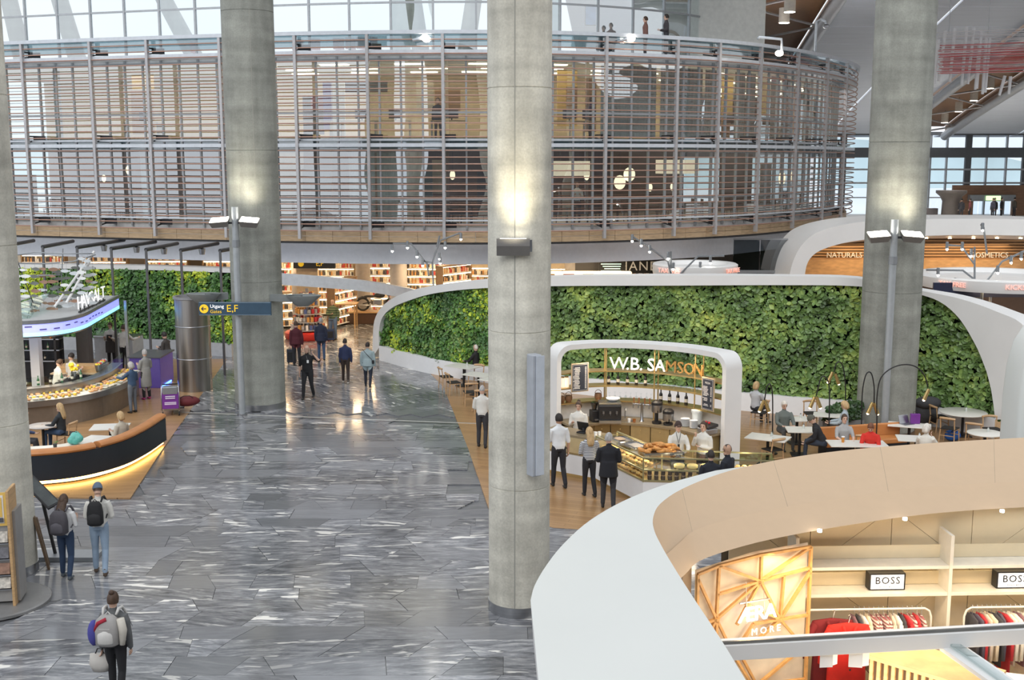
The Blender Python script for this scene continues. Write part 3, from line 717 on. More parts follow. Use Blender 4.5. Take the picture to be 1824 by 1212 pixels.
# ================================================================== white ribbon between the two living walls
RIB = even(spline([AT(488,497,45.0),AT(560,502,45.4),AT(640,509,46.2),AT(700,518,47.0),AT(760,530,47.8)], 40), 40)
mb = MB(); mb.rings([[p+Vector((0,0,-.22)),p+Vector((0,.25,-.22)),p+Vector((0,.25,.22)),p+Vector((0,0,.22))] for p in RIB])
t = thing('ribbon_beam', 'slim pale curved ribbon beam bridging towards the ivy wall', 'beam'); mb.build('ribbon', mat('ribbon_grey', (.60,.62,.65), .45), t)
for q in (RIB[-2],): MB().cyl((q.x,q.y+.12,0 if q is RIB[-2] else 0), (q.x,q.y+.12,q.z), .05, n=8).build('support_post', WHITE, t)

# ================================================================== perfume shop arch on the right
t = thing('shop_arch', 'white rounded arch of the perfume shop with timber slats inside', 'shop front')
AI = [(1432,500),(1438,470),(1452,452),(1478,440),(1520,430),(1580,424),(1700,419),(1824,420),(1960,424)]
AO = [(1404,500),(1412,468),(1426,440),(1452,416),(1500,401),(1570,393),(1700,390),(1824,391),(1960,396)]
D0 = 46
ai = spline([AT(u,v,D0) for u,v in AI], 50); ao = spline([AT(u,v,D0) for u,v in AO], 50)
bk = Vector((0,3.4,0))
MB().strip([[p+Vector((.25,3.2,-.35)) for p in ai],ai,ao,[p+bk for p in ao]]).build('arch_shell', WHITE, t, smooth=True)
for i in (0,): MB().strip([[Vector((p.x,p.y,0)) for p in (ai[0],ao[0])],[ai[0],ao[0]]]).build('arch_foot', WHITE, t)
SLAT = wood('timber_slat', (.46,.26,.12), .45, (.5,1,5))
x0, x1 = AT(1425,460,49.6).x, AT(1990,460,49.6).x
for i in range(9):
    zz = AT(1500, 424+i*5.2, 49.4).z; MB().box(((x0+x1)/2,49.4,zz), (x1-x0,.06,.085)).build('slat', SLAT, t)
MB().box(((x0+x1)/2,49.7,3.2), (x1-x0,.1,3.6)).build('back_wall', mat('amber_wall', (.06,.032,.018), .6), t)
MB().box(((x0+x1)/2,49.3,AT(1500,482,49.3).z), (x1-x0,.1,.95)).build('lit_wall_band', wood('amber_panel', (.62,.36,.16), .4, (1,1,3)), t)
LET = mat('pale_letters', (.80,.78,.72), .4)
for s_, u in (('NATURALS',1504),('COSMETICS',1762)):
    p = AT(u,455,49.2); text('lettering', s_, .31, LET, p, (PI/2,0,0), t, .02)
for u in range(1440, 1824, 42):
    p = AT(u, 432 if u < 1480 else 424, 47.6); MB().lathe(p, [(.07,-.03),(.07,0)], 8).build('spotlight', WARMLAMP, t)
lamp('arch_light', 'AREA', AT(1520,440,47.8), 90, (1,.74,.45), 3, parent=t); lamp('arch_light', 'AREA', AT(1740,440,47.8), 130, (1,.74,.45), 4, parent=t)
def drum(u, v, D, r, label, words=()):
    p = AT(u,v,D); q = thing('round_canopy', label, 'canopy', p)
    MB().lathe((0,0,0), [(0,-.05),(r-.15,-.05),(r-.1,-.22),(r-.03,-.22),(r,-.1),(r,.16),(r-.06,.2),(r-.4,.2),(r-.5,.05),(0,.05)], 48, cap=False).build('drum', WHITE, q, smooth=True)
    MB().lathe((0,0,-.21), [(r-.62,0),(r-.5,0)], 40, cap=False).build('light_ring', WARMLAMP, q)
    for w_, a, c in words:
        text('lettering', w_, .24, lit('red_letters', (1,.16,.03), .7) if c else LET, Vector((math.cos(a)*(r+.02), math.sin(a)*(r+.02), .0)), (PI/2,0,a+PI/2), q, .01)
    for a in (0,2.1,4.2): MB().cyl((.5*r*math.cos(a),.5*r*math.sin(a),-p.z), (.5*r*math.cos(a),.5*r*math.sin(a),0), .05, n=8).build('post', WHITE, q)
    return q
drum(1238,478,44,1.62,'round white shop canopy under the rounded end of the office block', (('TAX FREE',-2.35,1),('TAX FREE',-.7,1)))
drum(1775,498,41,2.75,'round white shop canopy with red letters below the perfume shop arch', (('TAX FREE',-2.5,1),('KICKS',-1.75,1),('MILE BRANDS',-1.3,0)))
t = thing('dark_recess_wall', 'dark grey wall closing the recess under the office block end', 'wall panel')
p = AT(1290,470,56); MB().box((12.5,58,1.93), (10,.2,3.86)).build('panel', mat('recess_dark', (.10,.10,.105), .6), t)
t = thing('glass_lift_box', 'smoked glass box behind the small round shop canopy', 'glass box')
p, q = AT(1306,426,48.6), AT(1400,492,48.6)
for i in range(2): 
    w_ = (q.x-p.x)/2; MB().box((p.x+w_*(i+.5),48.6,p.z/2), (w_-.05,.04,p.z)).build('pane', glass('smoked_glass', (.42,.45,.48), .14), t)
MB().box(((p.x+q.x)/2,48.5,p.z), (q.x-p.x,.08,.06)).build('head_rail', STEEL, t); MB().box(((p.x+q.x)/2,48.5,AT(1350,484,48.6).z), (q.x-p.x,.1,.12)).build('counter_rail', GREYMETAL, t)
# bold brand fascia boards in the shops behind
t = thing('shop_sign', 'black fascia board lettered in white behind the small round canopy', 'sign')
p = AT(1110,474,55); MB().box(p, (4.6,.1,.7)).build('board', BLACK, t); MB().bar(p+Vector((-2,0,.3)), Vector((p.x-2,p.y,4.02)), .05).build('hanger', DARK, t); MB().bar(p+Vector((2,0,.3)), Vector((p.x+2,p.y,4.02)), .05).build('hanger', DARK, t); text('lettering', 'CHANEL', .62, PUREWHITE, p+Vector((.6,-.07,-.02)), (PI/2,0,0), t, .01, space=1.15)
t = thing('shop_sign', 'dark blue fascia board lettered white below the large round canopy', 'sign')
p = AT(1742,512,39.3); MB().box(p+Vector((.6,.1,-.1)), (4.2,.1,.5)).build('board', mat('navy_board', (.02,.025,.06), .4), t); text('lettering', 'Dior', .34, PUREWHITE, AT(1736,513,39.2), (PI/2,0,0), t, .01)
t = thing('departure_screen', 'departure screen with green rows beside the black shop sign', 'screen')
p = AT(1090,484,54); MB().box(p, (1.25,.1,.95)).build('casing', BLACK, t); MB().bar(p, Vector((p.x,p.y,4.02)), .06).build('hanger', DARK, t)
for i in range(7): MB().box(p+Vector((-.05+.03*(i%3),-.06,.36-i*.11)), (.95-.1*(i%3),.01,.045)).build('text_row', lit('screen_rows', (.25,.75,.6), .8), t)
# ================================================================== fashion shop under the white ring in the foreground
ring = thing('shop_ring_canopy', 'big white curved ring canopy of the fashion shop in the foreground', 'canopy')
ZR = 3.5
OP = [(966,1290),(953,1150),(945,1070),(953,1042),(975,1005),(1005,968),(1050,928),(1110,893),(1180,865),(1250,845),(1320,828),(1400,813),(1500,800),(1600,791),(1700,784),(1824,777),(1950,772)]
IP = [(1375,1290),(1300,1165),(1265,1110),(1235,1065),(1205,1018),(1180,976),(1165,944),(1164,920),(1178,896),(1222,868),(1300,839),(1400,817),(1500,803),(1600,794),(1700,787),(1824,780),(1950,775)]
BP = [None,None,None,None,None,(1120,1120),(1150,1085),(1195,1048),(1222,1022),(1252,997),(1340,969),(1440,948),(1530,933),(1620,920),(1710,911),(1824,904),(1950,898)]
O3 = [G(*p, ZR) for p in OP]; I3 = [G(*p, ZR) for p in IP]
B3 = [G(*p, 2.9) if p else (I3[i]+Vector((-.15,0,-.6))) for i, p in enumerate(BP)]
Ps = lambda L: spline(L[:3], 8)[:-1]+spline(L[2:], 60)
Os3, Is3, Bs3 = Ps(O3), Ps(I3), Ps(B3)
for i in range(len(Os3)):                                # the rim tips outwards on its far side
    f = max(0, min(1, (i-38)/14)); Os3[i] = Os3[i]+Vector((0,.5*f,-.35*f))
GREIGE = mat('ring_inner_paint', (.55,.40,.26), .5, var=.02)
RSH = mat('ring_shell_paint', (.66,.68,.655), .42, var=.02, scale=.6)
MB().strip([Os3, Is3]).build('roof_shell', RSH, ring, smooth=True)
MB().strip([[p+Vector((.03,.02,-.45)) for p in Os3], Os3]).build('outer_fascia', WHITE, ring, smooth=True)
cut = [0,14,26,36,44,52,60,len(Is3)-1]                   # fascia panels with fine joints
for a, b in zip(cut, cut[1:]):
    A = Is3[a:b+1]; B = Bs3[a:b+1]; e = .004
    MB().strip([A, B]).build('inner_panel', GREIGE, ring, smooth=True)
    MB().bar(A[0]+Vector((0,-.002,-.002)), B[0]+Vector((0,-.002,-.002)), .006, .004).build('panel_joint', mat('joint_brown', (.35,.28,.2), .8), ring)
MB().strip([Bs3, [p+Vector((0,.5,.25)) for p in Bs3]]).build('fascia_return', GREIGE, ring, smooth=True)
# ring legs to the floor so the canopy stands
for p in (O3[1]+Vector((.6,.4,0)), O3[15]+Vector((.3,.25,-.4))): MB().box((p.x,p.y,(ZR-.2)/2), (.22,.22,ZR-.22)).build('leg', WHITE, ring)
# rounded white pylon beyond the ring
t = thing('white_pylon', 'tall rounded white pylon rising behind the ring canopy at the right edge', 'pylon', (AT(1788,700,21.2).x+.33, 21.2, 0))
prof = [(0,0),(0,3.6),(.04,4.2),(.14,4.65),(.32,4.95),(.6,5.15),(1.0,5.2),(2.6,5.2),(2.6,0)]
MB().rings([[Vector((a,o,b)) for a,b in prof] for o in (0,.9)]).build('shell', RSH, t, bevel=.12, seg=4, smooth=True)

shop = thing('shop_back_wall', 'cream triangular panelled back wall of the fashion shop', 'wall panel')
CREAM = mat('cream_panel', (.70,.60,.42), .55, var=.03)
BS = .04
def bw(s, z, o=0):                                       # back wall plan: from X 3.9 to 10
    return Vector((3.9+s, 16.85+BS*s+o, z))
for i in range(6):                                       # triangular panels with open joints
    for j in range(3):
        s0, s1, z0, z1 = i*1.25-.6, i*1.25+.65, j*.95, j*.95+.95
        tr = [[(s0,z0),(s1,z0),(s1,z1)],[(s0,z0),(s1,z1),(s0,z1)]] if (i+j)%2 else [[(s0,z0),(s1,z0),(s0,z1)],[(s1,z0),(s1,z1),(s0,z1)]]
        for q in tr:
            c = (sum(p[0] for p in q)/3, sum(p[1] for p in q)/3); q = [(a+(c[0]-a)*.012, b+(c[1]-b)*.012) for a,b in q]
            MB().add([bw(a,b) for a,b in q]+[bw(a,b,.03) for a,b in q], [(0,1,2),(5,4,3),(0,3,4,1),(1,4,5,2),(2,5,3,0)]).build('panel', CREAM, shop)
MB().add([bw(-.7,0,.06),bw(7.2,0,.06),bw(7.2,2.86,.06),bw(-.7,2.86,.06)], [(0,1,2,3)]).build('backing', mat('joint_dark_board', (.12,.10,.07), .8), shop)  # dark brown board behind the open panel joints
def shelf_unit(s0, s1, label, first):
    t = thing('shelf_unit', label, 'shelving'); w_ = s1-s0; a = math.atan2(BS, 1)
    for z in (1.69, 2.11):
        c = bw((s0+s1)/2, z, -.36); MB().box(c, (math.hypot(w_,.04*w_)-.05,.42,.05), rz=a).build('shelf', mat('shelf_cream', (.76,.72,.62), .45), t, bevel=.004)
        MB().box(bw((s0+s1)/2, z+.13, -.2), (math.hypot(w_,.04*w_)-.05,.02,.20), rz=a).build('shelf_back', CREAM, t)
        MB().box(bw((s0+s1)/2, z-.035, -.25), (math.hypot(w_,.04*w_)-.1,.03,.015), rz=a).build('light_strip', lit('shelf_strip', (1,.78,.5), 5), t)
    for s in ((s0, s1) if first else (s1,)): MB().box(bw(s, 1.3, -.36), (.05,.44,2.6), rz=a).build('upright', mat('shelf_cream', (0,0,0)), t)
SU1, SU2 = .30, 2.62
shelf_unit(SU1, SU2, 'cream shelf bay beside the lattice wall, holding the first light box', True)
shelf_unit(SU2, 4.6, 'cream shelf bay at the right edge, holding the second light box', False)
shelf_unit(4.6, 6.4, 'cream shelf bay beyond the right edge of the picture', False)
for s, lab in ((1.72,'black framed white light box reading BOSS on the left shelf bay'),(3.66,'black framed white light box reading BOSS cut by the right edge')):
    t = thing('light_box', lab, 'sign', bw(s, 1.72, -.36), math.atan2(BS,1)); 
    MB().box((0,0,.13), (.55,.17,.26)).build('case', BLACK, t, bevel=.004)
    MB().box((0,-.088,.13), (.50,.006,.22)).build('face', lit('lightbox_face', (1,.97,.92), .75), t)
    text('lettering', 'BOSS', .155, BLACK, (0,-.097,.15), (PI/2,0,0), t, .003, space=1.12); text('small_lettering', 'HUGO BOSS', .035, mat('grey_ink', (.25,.25,.25), .6), (0,-.097,.055), (PI/2,0,0), t, .003, space=1.3)
# lattice wall with neon sign
A, B = AT(1238,1100,15.3), AT(1436,1100,16.0); A.z = B.z = 0
lw = thing('lattice_wall', 'cream wall with a copper triangle lattice and neon sign', 'wall panel')
ux = (B-A).normalized(); LW = (B-A).length; un = Vector((ux.y,-ux.x,0))
def lp(a, b, o=0): return A+ux*(a*LW)+un*o+Vector((0,0,b))
MB().rings([[lp(a,b,-.06),lp(a,b,0)] for a,b in ((0,0),(1,0),(1,2.62),(0,2.55))]) 
MB().add([lp(0,0,-.03),lp(1,0,-.03),lp(1,2.62,-.03),lp(.5,2.60,-.03),lp(0,2.46,-.03)], [(0,1,2,3,4)]).build('board', mat('lattice_board', (.74,.66,.52), .6), lw)
COP = wood('copper_lattice', (.62,.34,.12), .4, (3,3,3))
def L_(a, b, c, d): MB().bar(lp(a,b,.045), lp(c,d,.045), .035, .05, up=un).build('lattice_bar', COP, lw)
n1, n2, n3, n4 = (.55,2.18), (.17,1.72), (.74,1.55), (.33,1.14)
for q in (((0,2.42),(.18,2.5)),((.18,2.5),(.55,2.57)),((.55,2.57),(1,2.58)),((0,0),(0,2.42)),((1,0),(1,2.58)),((.18,2.5),(.17,1.72)),(n1,(.55,2.57)),(n1,(.18,2.5)),(n1,(1,2.58)),(n1,(.17,2.08)),(n1,(1,2.26)),(n1,n2),(n1,n3),(n1,(.35,1.58)),(n3,(.76,2.22)),(n3,(1,2.2)),(n3,(1,1.54)),(n3,(.42,1.88)),(n3,(.42,1.15)),(n3,(.95,1.1)),(n3,(.5,1.55)),(n2,(0,2.36)),(n2,(0,1.66)),(n2,n4),(n2,(0,1.2)),(n2,(.18,1.1)),(n4,(.5,1.55)),(n4,(0,1.05)),(n4,(.8,1.12)),(n4,(.6,.35)),(n4,(.2,.4)),((.55,.6),(1,1.1)),((.55,.6),(1,.55)),((.55,.6),(.4,1.1)),((.55,.6),(.3,.1)),((.55,.6),(.8,0))): L_(*q[0], *q[1])
for a, b in (n1,n2,n3,n4): MB().lathe(lp(a,b,.05), [(.05,-.02),(.05,.02)], 8).build('lattice_hub', COP, lw)
ay = math.atan2(ux.y, ux.x)
t = thing('neon_sign', 'white neon sign reading ÆRA hung on the copper lattice', 'sign')
text('lettering', 'ÆRA', .30, lit('neon_white', (1,.95,1), 3), lp(.50,1.74,.14), (PI/2,0,ay), t, .015, space=.95)
text('small_lettering', 'M O R E', .14, lit('neon_pale', (1,.88,.75), 1.2), lp(.58,1.47,.14), (PI/2,0,ay), t, .006)
MB().box(lp(.5,1.90,.06), (.5,.02,.02), rz=ay).build('hanging_bar', STEEL, t); MB().bar(lp(.42,1.6,.1), lp(.42,2.2,.05), .006).build('wire', STEEL, t); MB().bar(lp(.58,1.6,.1), lp(.58,2.1,.05), .006).build('wire', STEEL, t)
tag(MB().box(lp(-.06,1.3,-.1), (.14,.1,2.6), rz=ay).build('trim_1', GREIGE), kind='structure')
# clothes rails
def garment_mesh(name, w, h, mats, long=False):
    """a garment on a hanger seen edge-on or face-on: shoulders, sleeves and body hanging down"""
    mb = MB(); rows = []
    for z, hw, d in ((0,.05,.015),(-.03,.5,.02),(-.12,.53,.026),(-.4,.46,.026),(-h,.5,.028)) if not long else ((0,.05,.02),(-.03,.5,.035),(-.12,.53,.05),(-.4,.46,.055),(-h,.5,.06)):
        hw *= w; rows.append([Vector((hw*math.cos(a), d*math.sin(a)*1.2, z)) for a in np.linspace(0, 2*PI, 12, endpoint=False)])
    mb.rings(rows)
    for s in (-1,1): mb.tube([(s*w*.42,0,-.08),(s*w*.6,.01,-.32),(s*w*.62,.02,-.62)], [.06,.055,.05] if long else [.03,.028,.026], 8)
    return mb
def rack(s0, s1, label, seed, reds):
    r = random.Random(seed)
    t = thing('clothes_rail', label, 'clothes rail'); m_ = mat('rail_cream', (.72,.68,.6), .4)
    a0, a1 = bw(s0,0,-.75), bw(s1,0,-.75); u_ = (a1-a0).normalized(); up = Vector((0,0,1))
    MB().tube([a0+up*.02, a0+up*1.42, a0+up*1.51+u_*.03, a0+up*1.55+u_*.1, a1+up*1.55-u_*.1, a1+up*1.51-u_*.03, a1+up*1.42, a1+up*.02], .017, 8).build('rail', m_, t, smooth='all')
    for q in (a0,a1): MB().box(q+up*.02, (.06,.5,.04), rz=math.atan2(u_.y,u_.x)).build('foot', m_, t)
    L = (a1-a0).length; ang = math.atan2(u_.y,u_.x)
    cols = [(.70,.60,.45),(.75,.70,.60),(.08,.07,.10),(.20,.10,.12),(.30,.18,.15),(.60,.52,.42),(.78,.75,.70),(.05,.05,.06),(.50,.03,.04),(.45,.30,.22)]
    n = int(L/.072); x = .12; i = 0
    gl = ['cream','ivory','black','plum','brown striped','beige','white','charcoal','red','tan']
    while x < L-.08:
        if reds and x < .74: x += .07; continue
        c = r.randrange(10); p = a0+u_*x+up*1.54
        g = thing('garment', '%s garment, %s from the left on the %s' % (gl[c], ordinal(i+1), reds and 'red coat rail' or 'right edge rail'), 'garment', p, ang+PI/2+r.uniform(-.15,.15), 'garments on the clothes rails')
        m2 = stripes('garment_stripe', (.65,.55,.5), (.25,.08,.09), 22, 2) if c == 4 else mat('garment_'+gl[c], cols[c], .85)
        garment_mesh('cloth', .40, r.uniform(.6,.95), None).build('cloth', m2, g, smooth='all', loc=(0,0,-.1))
        MB().tube([(0,0,.03),(.015,0,.045),(.03,0,.03),(.02,0,0),(0,0,-.03),(0,0,-.1)], .004, 5).build('hook', STEEL, g)
        x += .072; i += 1
    return a0, u_, ang
def ordinal(n): return ['first','second','third','fourth','fifth','sixth','seventh','eighth','ninth','tenth','eleventh','twelfth','thirteenth','fourteenth','fifteenth','sixteenth','seventeenth','eighteenth','nineteenth','twentieth','twenty first','twenty second','twenty third','twenty fourth','twenty fifth','twenty sixth','twenty seventh','twenty eighth','twenty ninth','thirtieth'][n-1]
a0, u_, ang = rack(.40, 2.3, 'cream tube clothes rail with the red coats at its end', 4, True)
rack(2.80, 4.5, 'cream tube clothes rail cut off by the right edge', 9, False)
for off, o, c, lab in ((.40,-.10,(.16,.008,.012),'dark red coat hanging behind the bright red one'),(.58,-.28,(.62,.018,.012),'bright red coat hanging in front on the clothes rail')):
    g = thing('coat', lab, 'coat', a0+u_*off+Vector((0,o,1.54)), ang)
    m2 = mat('coat_red_%d' % int(off*100), c, .85, var=.12)
    mb = garment_mesh('cloth', .60, 1.15, None, True); mb.build('cloth', m2, g, smooth='all', loc=(0,0,-.08))
    MB().tube([(-.10,-.07,-.10),(-.06,-.085,-.2),(0,-.09,-.28),(.06,-.085,-.2),(.10,-.07,-.10)], .022, 8).build('lapel', m2, g, smooth='all')
    MB().tube([(0,0,.03),(.015,0,.045),(.03,0,.03),(.02,0,0),(0,0,-.1)], .005, 5).build('hook', STEEL, g)
    for k in range(3): MB().sphere((.03,-.075,-.45-.16*k), .016, 6, 4).build('button', BLACK, g)
# front header bar, roof strut, cards, slatted counter, tables
t = thing('header_bar', 'pale bar with a glass edge crossing the front of the fashion shop', 'beam')
a, b = AT(1255,1160,13.0), AT(1900,1124,13.0)
MB().bar(a, b, .22, .19).build('bar', WHITE, t, bevel=.006); MB().bar(a+Vector((0,-.06,.115)), b+Vector((0,-.06,.115)), .03, .035).build('glass_edge', mat('glass_edge_dark', (.16,.16,.15), .2), t)
t = thing('glass_roof_strut', 'pale diagonal strut below the header bar at lower right', 'beam')
MB().bar(AT(1692,1152,13.0), AT(1850,1262,11.6), .30, .06).build('strut', WHITE, t, bevel=.01); MB().bar(AT(1700,1156,12.9)+Vector((0,0,.05)), AT(1850,1262,11.6)+Vector((-.02,0,.05)), .12, .03).build('glass_fin', glass('strut_glass', (.8,.85,.85), .15), t)
for u, lab, r_ in ((1472,'white card hanging under the header bar, left one',.1),(1524,'white card hanging under the header bar, right one',-.15)):
    p = AT(u,1176,12.95); t = thing('price_card', lab, 'card', p, r_, 'cards under the header bar')
    MB().box((0,0,0), (.16,.004,.19)).build('sheet', PUREWHITE, t); MB().box((.11,.05,-.01), (.13,.004,.17), rz=.5).build('sheet', PUREWHITE, t); MB().bar((0,0,.09), (0,0,.16), .006).build('cord', DARK, t)
t = thing('slatted_counter', 'low oak counter with upright slats in the fashion shop', 'counter')
c0 = AT(1550,1180,14.9); c0.z = 0; rz = -.75; R3 = Matrix.Rotation(rz, 3, 'Z')
zc = AT(1545,1160,15.0).z
MB().box(c0+R3 @ Vector((.75,.35,zc-.03)), (1.6,.8,.06), rz=rz).build('top', OAK, t, bevel=.006)
MB().box(c0+R3 @ Vector((.75,.38,(zc-.06)/2)), (1.5,.68,zc-.06), rz=rz).build('carcass', mat('carcass_dark_brown', (.10,.06,.035), .7), t)  # carcass behind the slats in plain dark brown
for i in range(15): MB().box(c0+R3 @ Vector((.02+i*.104,.015,(zc-.06)/2)), (.05,.04,zc-.06), rz=rz).build('slat', OAK, t)
t = thing('display_table', 'pale round-edged display table at the lower right corner', 'table')
p = G(1730,1230,.85); MB().box((p.x,p.y,.83), (1.9,1.5,.05), rz=-.3).build('table_top', WHITE, t, bevel=.015)
for dx, dy in ((-.8,-.6),(.8,-.6),(-.8,.6),(.8,.6)): MB().cyl((p.x+dx,p.y+dy,0), (p.x+dx,p.y+dy,.81), .025, n=8).build('leg', STEEL, t)
SHOPF = tag(MB().prism([(1.0,11.5),(11,11.5),(11,19.5),(3.5,17.2),(2.2,15.6),(1.2,13.5)], 0, .008).build('floor', mat('shop_floor_cream', (.60,.54,.43), .4, var=.1, scale=3)), kind='structure')
# downlights under the ring
for u, v in ((1785,911),(1612,925),(1460,946)):
    p = G(u,v,2.93); tag(MB().lathe(p, [(.032,-.015),(.032,.02)], 10).build('downlight', WHITELAMP), 'small downlight under the ring canopy, %s' % ('right one' if u > 1700 else 'middle one' if u > 1500 else 'left one'), 'lamp', 'downlights under the ring')
for s, e in ((.2,38),(1.8,46),(3.6,46),(5.4,34)):
    p = bw(s,2.75,-1.5); lamp('shop_light', 'AREA', p, e, (1,.70,.38), .9, (math.radians(-28),0,.04), shop)
lamp('shop_light', 'AREA', AT(1330,985,14.6), 14, (1,.70,.38), .5, (math.radians(-40),0,.3), lw)
lamp('ring_fill', 'AREA', (5.2,13.8,1.4), 100, (1,.78,.52), 2.5, (math.radians(160),0,0), ring)  # upward fill added to warm the inner panels, no fixture behind it
# ================================================================== bakery cafe kiosk
KA = even(spline([(1.22,30.75,0),(2.4,31.25,0),(3.6,31.1,0),(4.7,30.45,0),(5.55,29.35,0)], 60), 80)
kd = [0]
for a, b in zip(KA, KA[1:]): kd.append(kd[-1]+(b-a).length)
KL = kd[-1]
def kp(s, z, o=0):
    s = max(0, min(KL-1e-6, s)); i = max(0, min(len(KA)-2, int(np.searchsorted(kd, s, 'right'))-1)); f = (s-kd[i])/(kd[i+1]-kd[i]); p = KA[i].lerp(KA[i+1], f)
    t_ = KA[i+1]-KA[i]; nrm = Vector((-t_.y, t_.x, 0)).normalized()
    return Vector((p.x,p.y,z))+nrm*o
def kang(s):
    a, b = kp(s-.05,0), kp(s+.05,0); return math.atan2(b.y-a.y, b.x-a.x)
def arch(r, inset, zt):
    P = [(inset,0)]; R_ = r
    for k in range(7): a = PI-PI/2*k/6; P.append((inset+R_+R_*math.cos(a), zt-R_+R_*math.sin(a)))
    for k in range(1,30): P.append((inset+R_+(KL-2*inset-2*R_)*k/30, zt))
    for k in range(7): a = PI/2-PI/2*k/6; P.append((KL-inset-R_+R_*math.cos(a), zt-R_+R_*math.sin(a)))
    P.append((KL-inset,0)); return P
kio = thing('bakery_shelf_arch', 'white rounded arch with open brass shelves at the back of the bakery counter', 'shelving')
o1, i1 = arch(.42, 0, 3.12), arch(.32, .13, 2.98)
MB().strip([[kp(a,b,.62) for a,b in i1],[kp(a,b,0) for a,b in i1],[kp(a,b,0) for a,b in o1],[kp(a,b,.62) for a,b in o1],[kp(a,b,.62) for a,b in i1]]).build('arch_frame', WHITE, kio, smooth=True)
ss = [KL*(.035+.93*i/40) for i in range(41)]
MB().strip([[kp(s,.0,.35) for s in ss],[kp(s,1.38,.35) for s in ss],[kp(s,1.38,.45) for s in ss]]).build('back_panel', mat('back_panel_white', (.78,.76,.73), .45), kio, smooth=True)
for z in (1.49, 1.91, 2.33):
    MB().rings([[kp(s,z-.035,.06),kp(s,z,.06),kp(s,z,.5),kp(s,z-.035,.5)] for s in ss]).build('shelf', BRASS, kio)
for s in (KL*.03, KL*.29, KL*.54, KL*.77): 
    for o in (.10,.46): MB().cyl(kp(s,1.0,o), kp(s,2.98,o), .02, n=8).build('post', BRASS, kio)
# standing letters
word = 'W.B. SAMSON'; s = KL*.315
adv = {'W':.40,'.':.12,'B':.27,' ':.10,'S':.24,'A':.30,'M':.36,'O':.32,'N':.32}
sg = thing('bakery_sign', 'standing letters reading W.B. SAMSON on the top bakery shelf', 'sign')
LW_ = lit('letter_white', (1,.97,.9), .4); LB_ = mat('letter_brass', (.75,.42,.14), .25, .8)
for i, c in enumerate(word):
    if c != ' ': text('letter', c, .50 if c in 'WBS.' and i < 6 else .46, LW_ if i < 7 else LB_, kp(s+adv[c]/2, 2.345+.17, .12), (PI/2,0,kang(s+adv[c]/2)), sg, .025)
    s += adv[c]*.93
def menu(s, z, w, h, label, head):
    t = thing('menu_board', label, 'menu board', kp(s,z,-.03), kang(s))
    MB().box((0,0,0), (w,.035,h)).build('frame', PALEWOOD, t, bevel=.004); sl_ = MB().box((0,-.02,0), (w-.05,.006,h-.05)).build('slate', mat('slate_navy', (.025,.03,.045), .5), t)
    ink = mat('chalk_white', (.75,.75,.72), .7); r = random.Random(w)
    for x in (-1,1): MB().box((x*(w/2-.045),-.025,0), (.005,.003,h-.09)).build('border_line', ink, sl_)
    for x in (-1,1): MB().box((0,-.025,x*(h/2-.045)), (w-.09,.003,.005)).build('border_line', ink, sl_)
    z_ = h/2-.12
    if head: text('heading', head, .07, ink, (0,-.026,z_-.02), (PI/2,0,0), sl_, .001); z_ -= .12
    while z_ > -h/2+.1:
        if r.random() > .1:
            MB().box((-w/2+.07+r.uniform(.07,.11),-.025,z_), (r.uniform(.13,.2),.003,.014)).build('menu_line', ink, sl_); MB().box((w/2-.1,-.025,z_), (.045,.003,.014)).build('menu_line', ink, sl_)
        z_ -= .034
menu(KL*.135, 2.20, .54, .80, 'slate menu board in a wooden frame at the left end of the bakery shelves', None)
menu(KL*.885, 1.98, .46, .88, 'slate menu board headed PIZZA at the right end of the bakery shelves', 'PIZZA')
# bottles and glasses on the shelves
BOT = mat('black_bottle', (.015,.012,.010), .15); GLS = glass('glassware', (.88,.92,.92), .12)
def bottle(loc, h, m, label, grp):
    t = thing('bottle', label, 'bottle', loc, 0, grp); r = h*.135
    MB().lathe((0,0,0), [(r,0),(r,h*.55),(r*.85,h*.63),(r*.36,h*.74),(r*.36,h),(0,h)], 12).build('body', m, t, smooth=True)
    MB().lathe((0,0,h*.2), [(r*1.02,0),(r*1.02,h*.26)], 12, cap=False).build('paper_label', mat('paper_label', (.6,.57,.5), .7), t, smooth=True)
    return t
for i in range(5): bottle(kp(KL*(.305+.045*i),1.912,.28), .34, BOT, 'black bottle in the row on the middle bakery shelf', 'bottles on the middle bakery shelf')
for i in range(4): bottle(kp(KL*(.565+.045*i),1.492,.28), .36, BOT, 'black bottle in the row on the lowest bakery shelf', 'bottles on the lowest bakery shelf')
def wineglass(loc, label, grp, inv=False):
    t = thing('wine_glass', label, 'glass', loc, 0, grp)
    pr = [(.032,0),(.032,.004),(.004,.01),(.004,.09),(.03,.11),(.036,.15),(.03,.20)]
    if inv: pr = [(r, .2-z) for r, z in pr][::-1]
    MB().lathe((0,0,0), pr, 12, cap=False).build('bowl', GLS, t, smooth=True); return t
for i in range(7): wineglass(kp(KL*(.57+.032*i),1.912,.25+.06*(i%2)), 'upturned stem glass on the middle bakery shelf', 'stem glasses on the middle bakery shelf', True)
for i in range(9): wineglass(kp(KL*(.31+.026*i),1.492,.22+.08*(i%2)), 'upturned stem glass on the lowest bakery shelf', 'stem glasses on the lowest bakery shelf', True)
for i, (s, z) in enumerate(((.06,1.912),(.085,1.912))):
    t = thing('glass_jar', ['glowing lantern jar at the far left of the bakery shelves','glowing lantern jar, second from the left on the bakery shelves'][i], 'jar', kp(KL*s,z,.25))
    MB().lathe((0,0,0), [(.07,0),(.075,.03),(.075,.24),(.05,.27)], 14).build('jar', lit('lantern_glow', (1,.72,.5), .8), t, smooth=True); MB().lathe((0,0,.27), [(.055,0),(.055,.03)], 12).build('lid', BRASS, t)
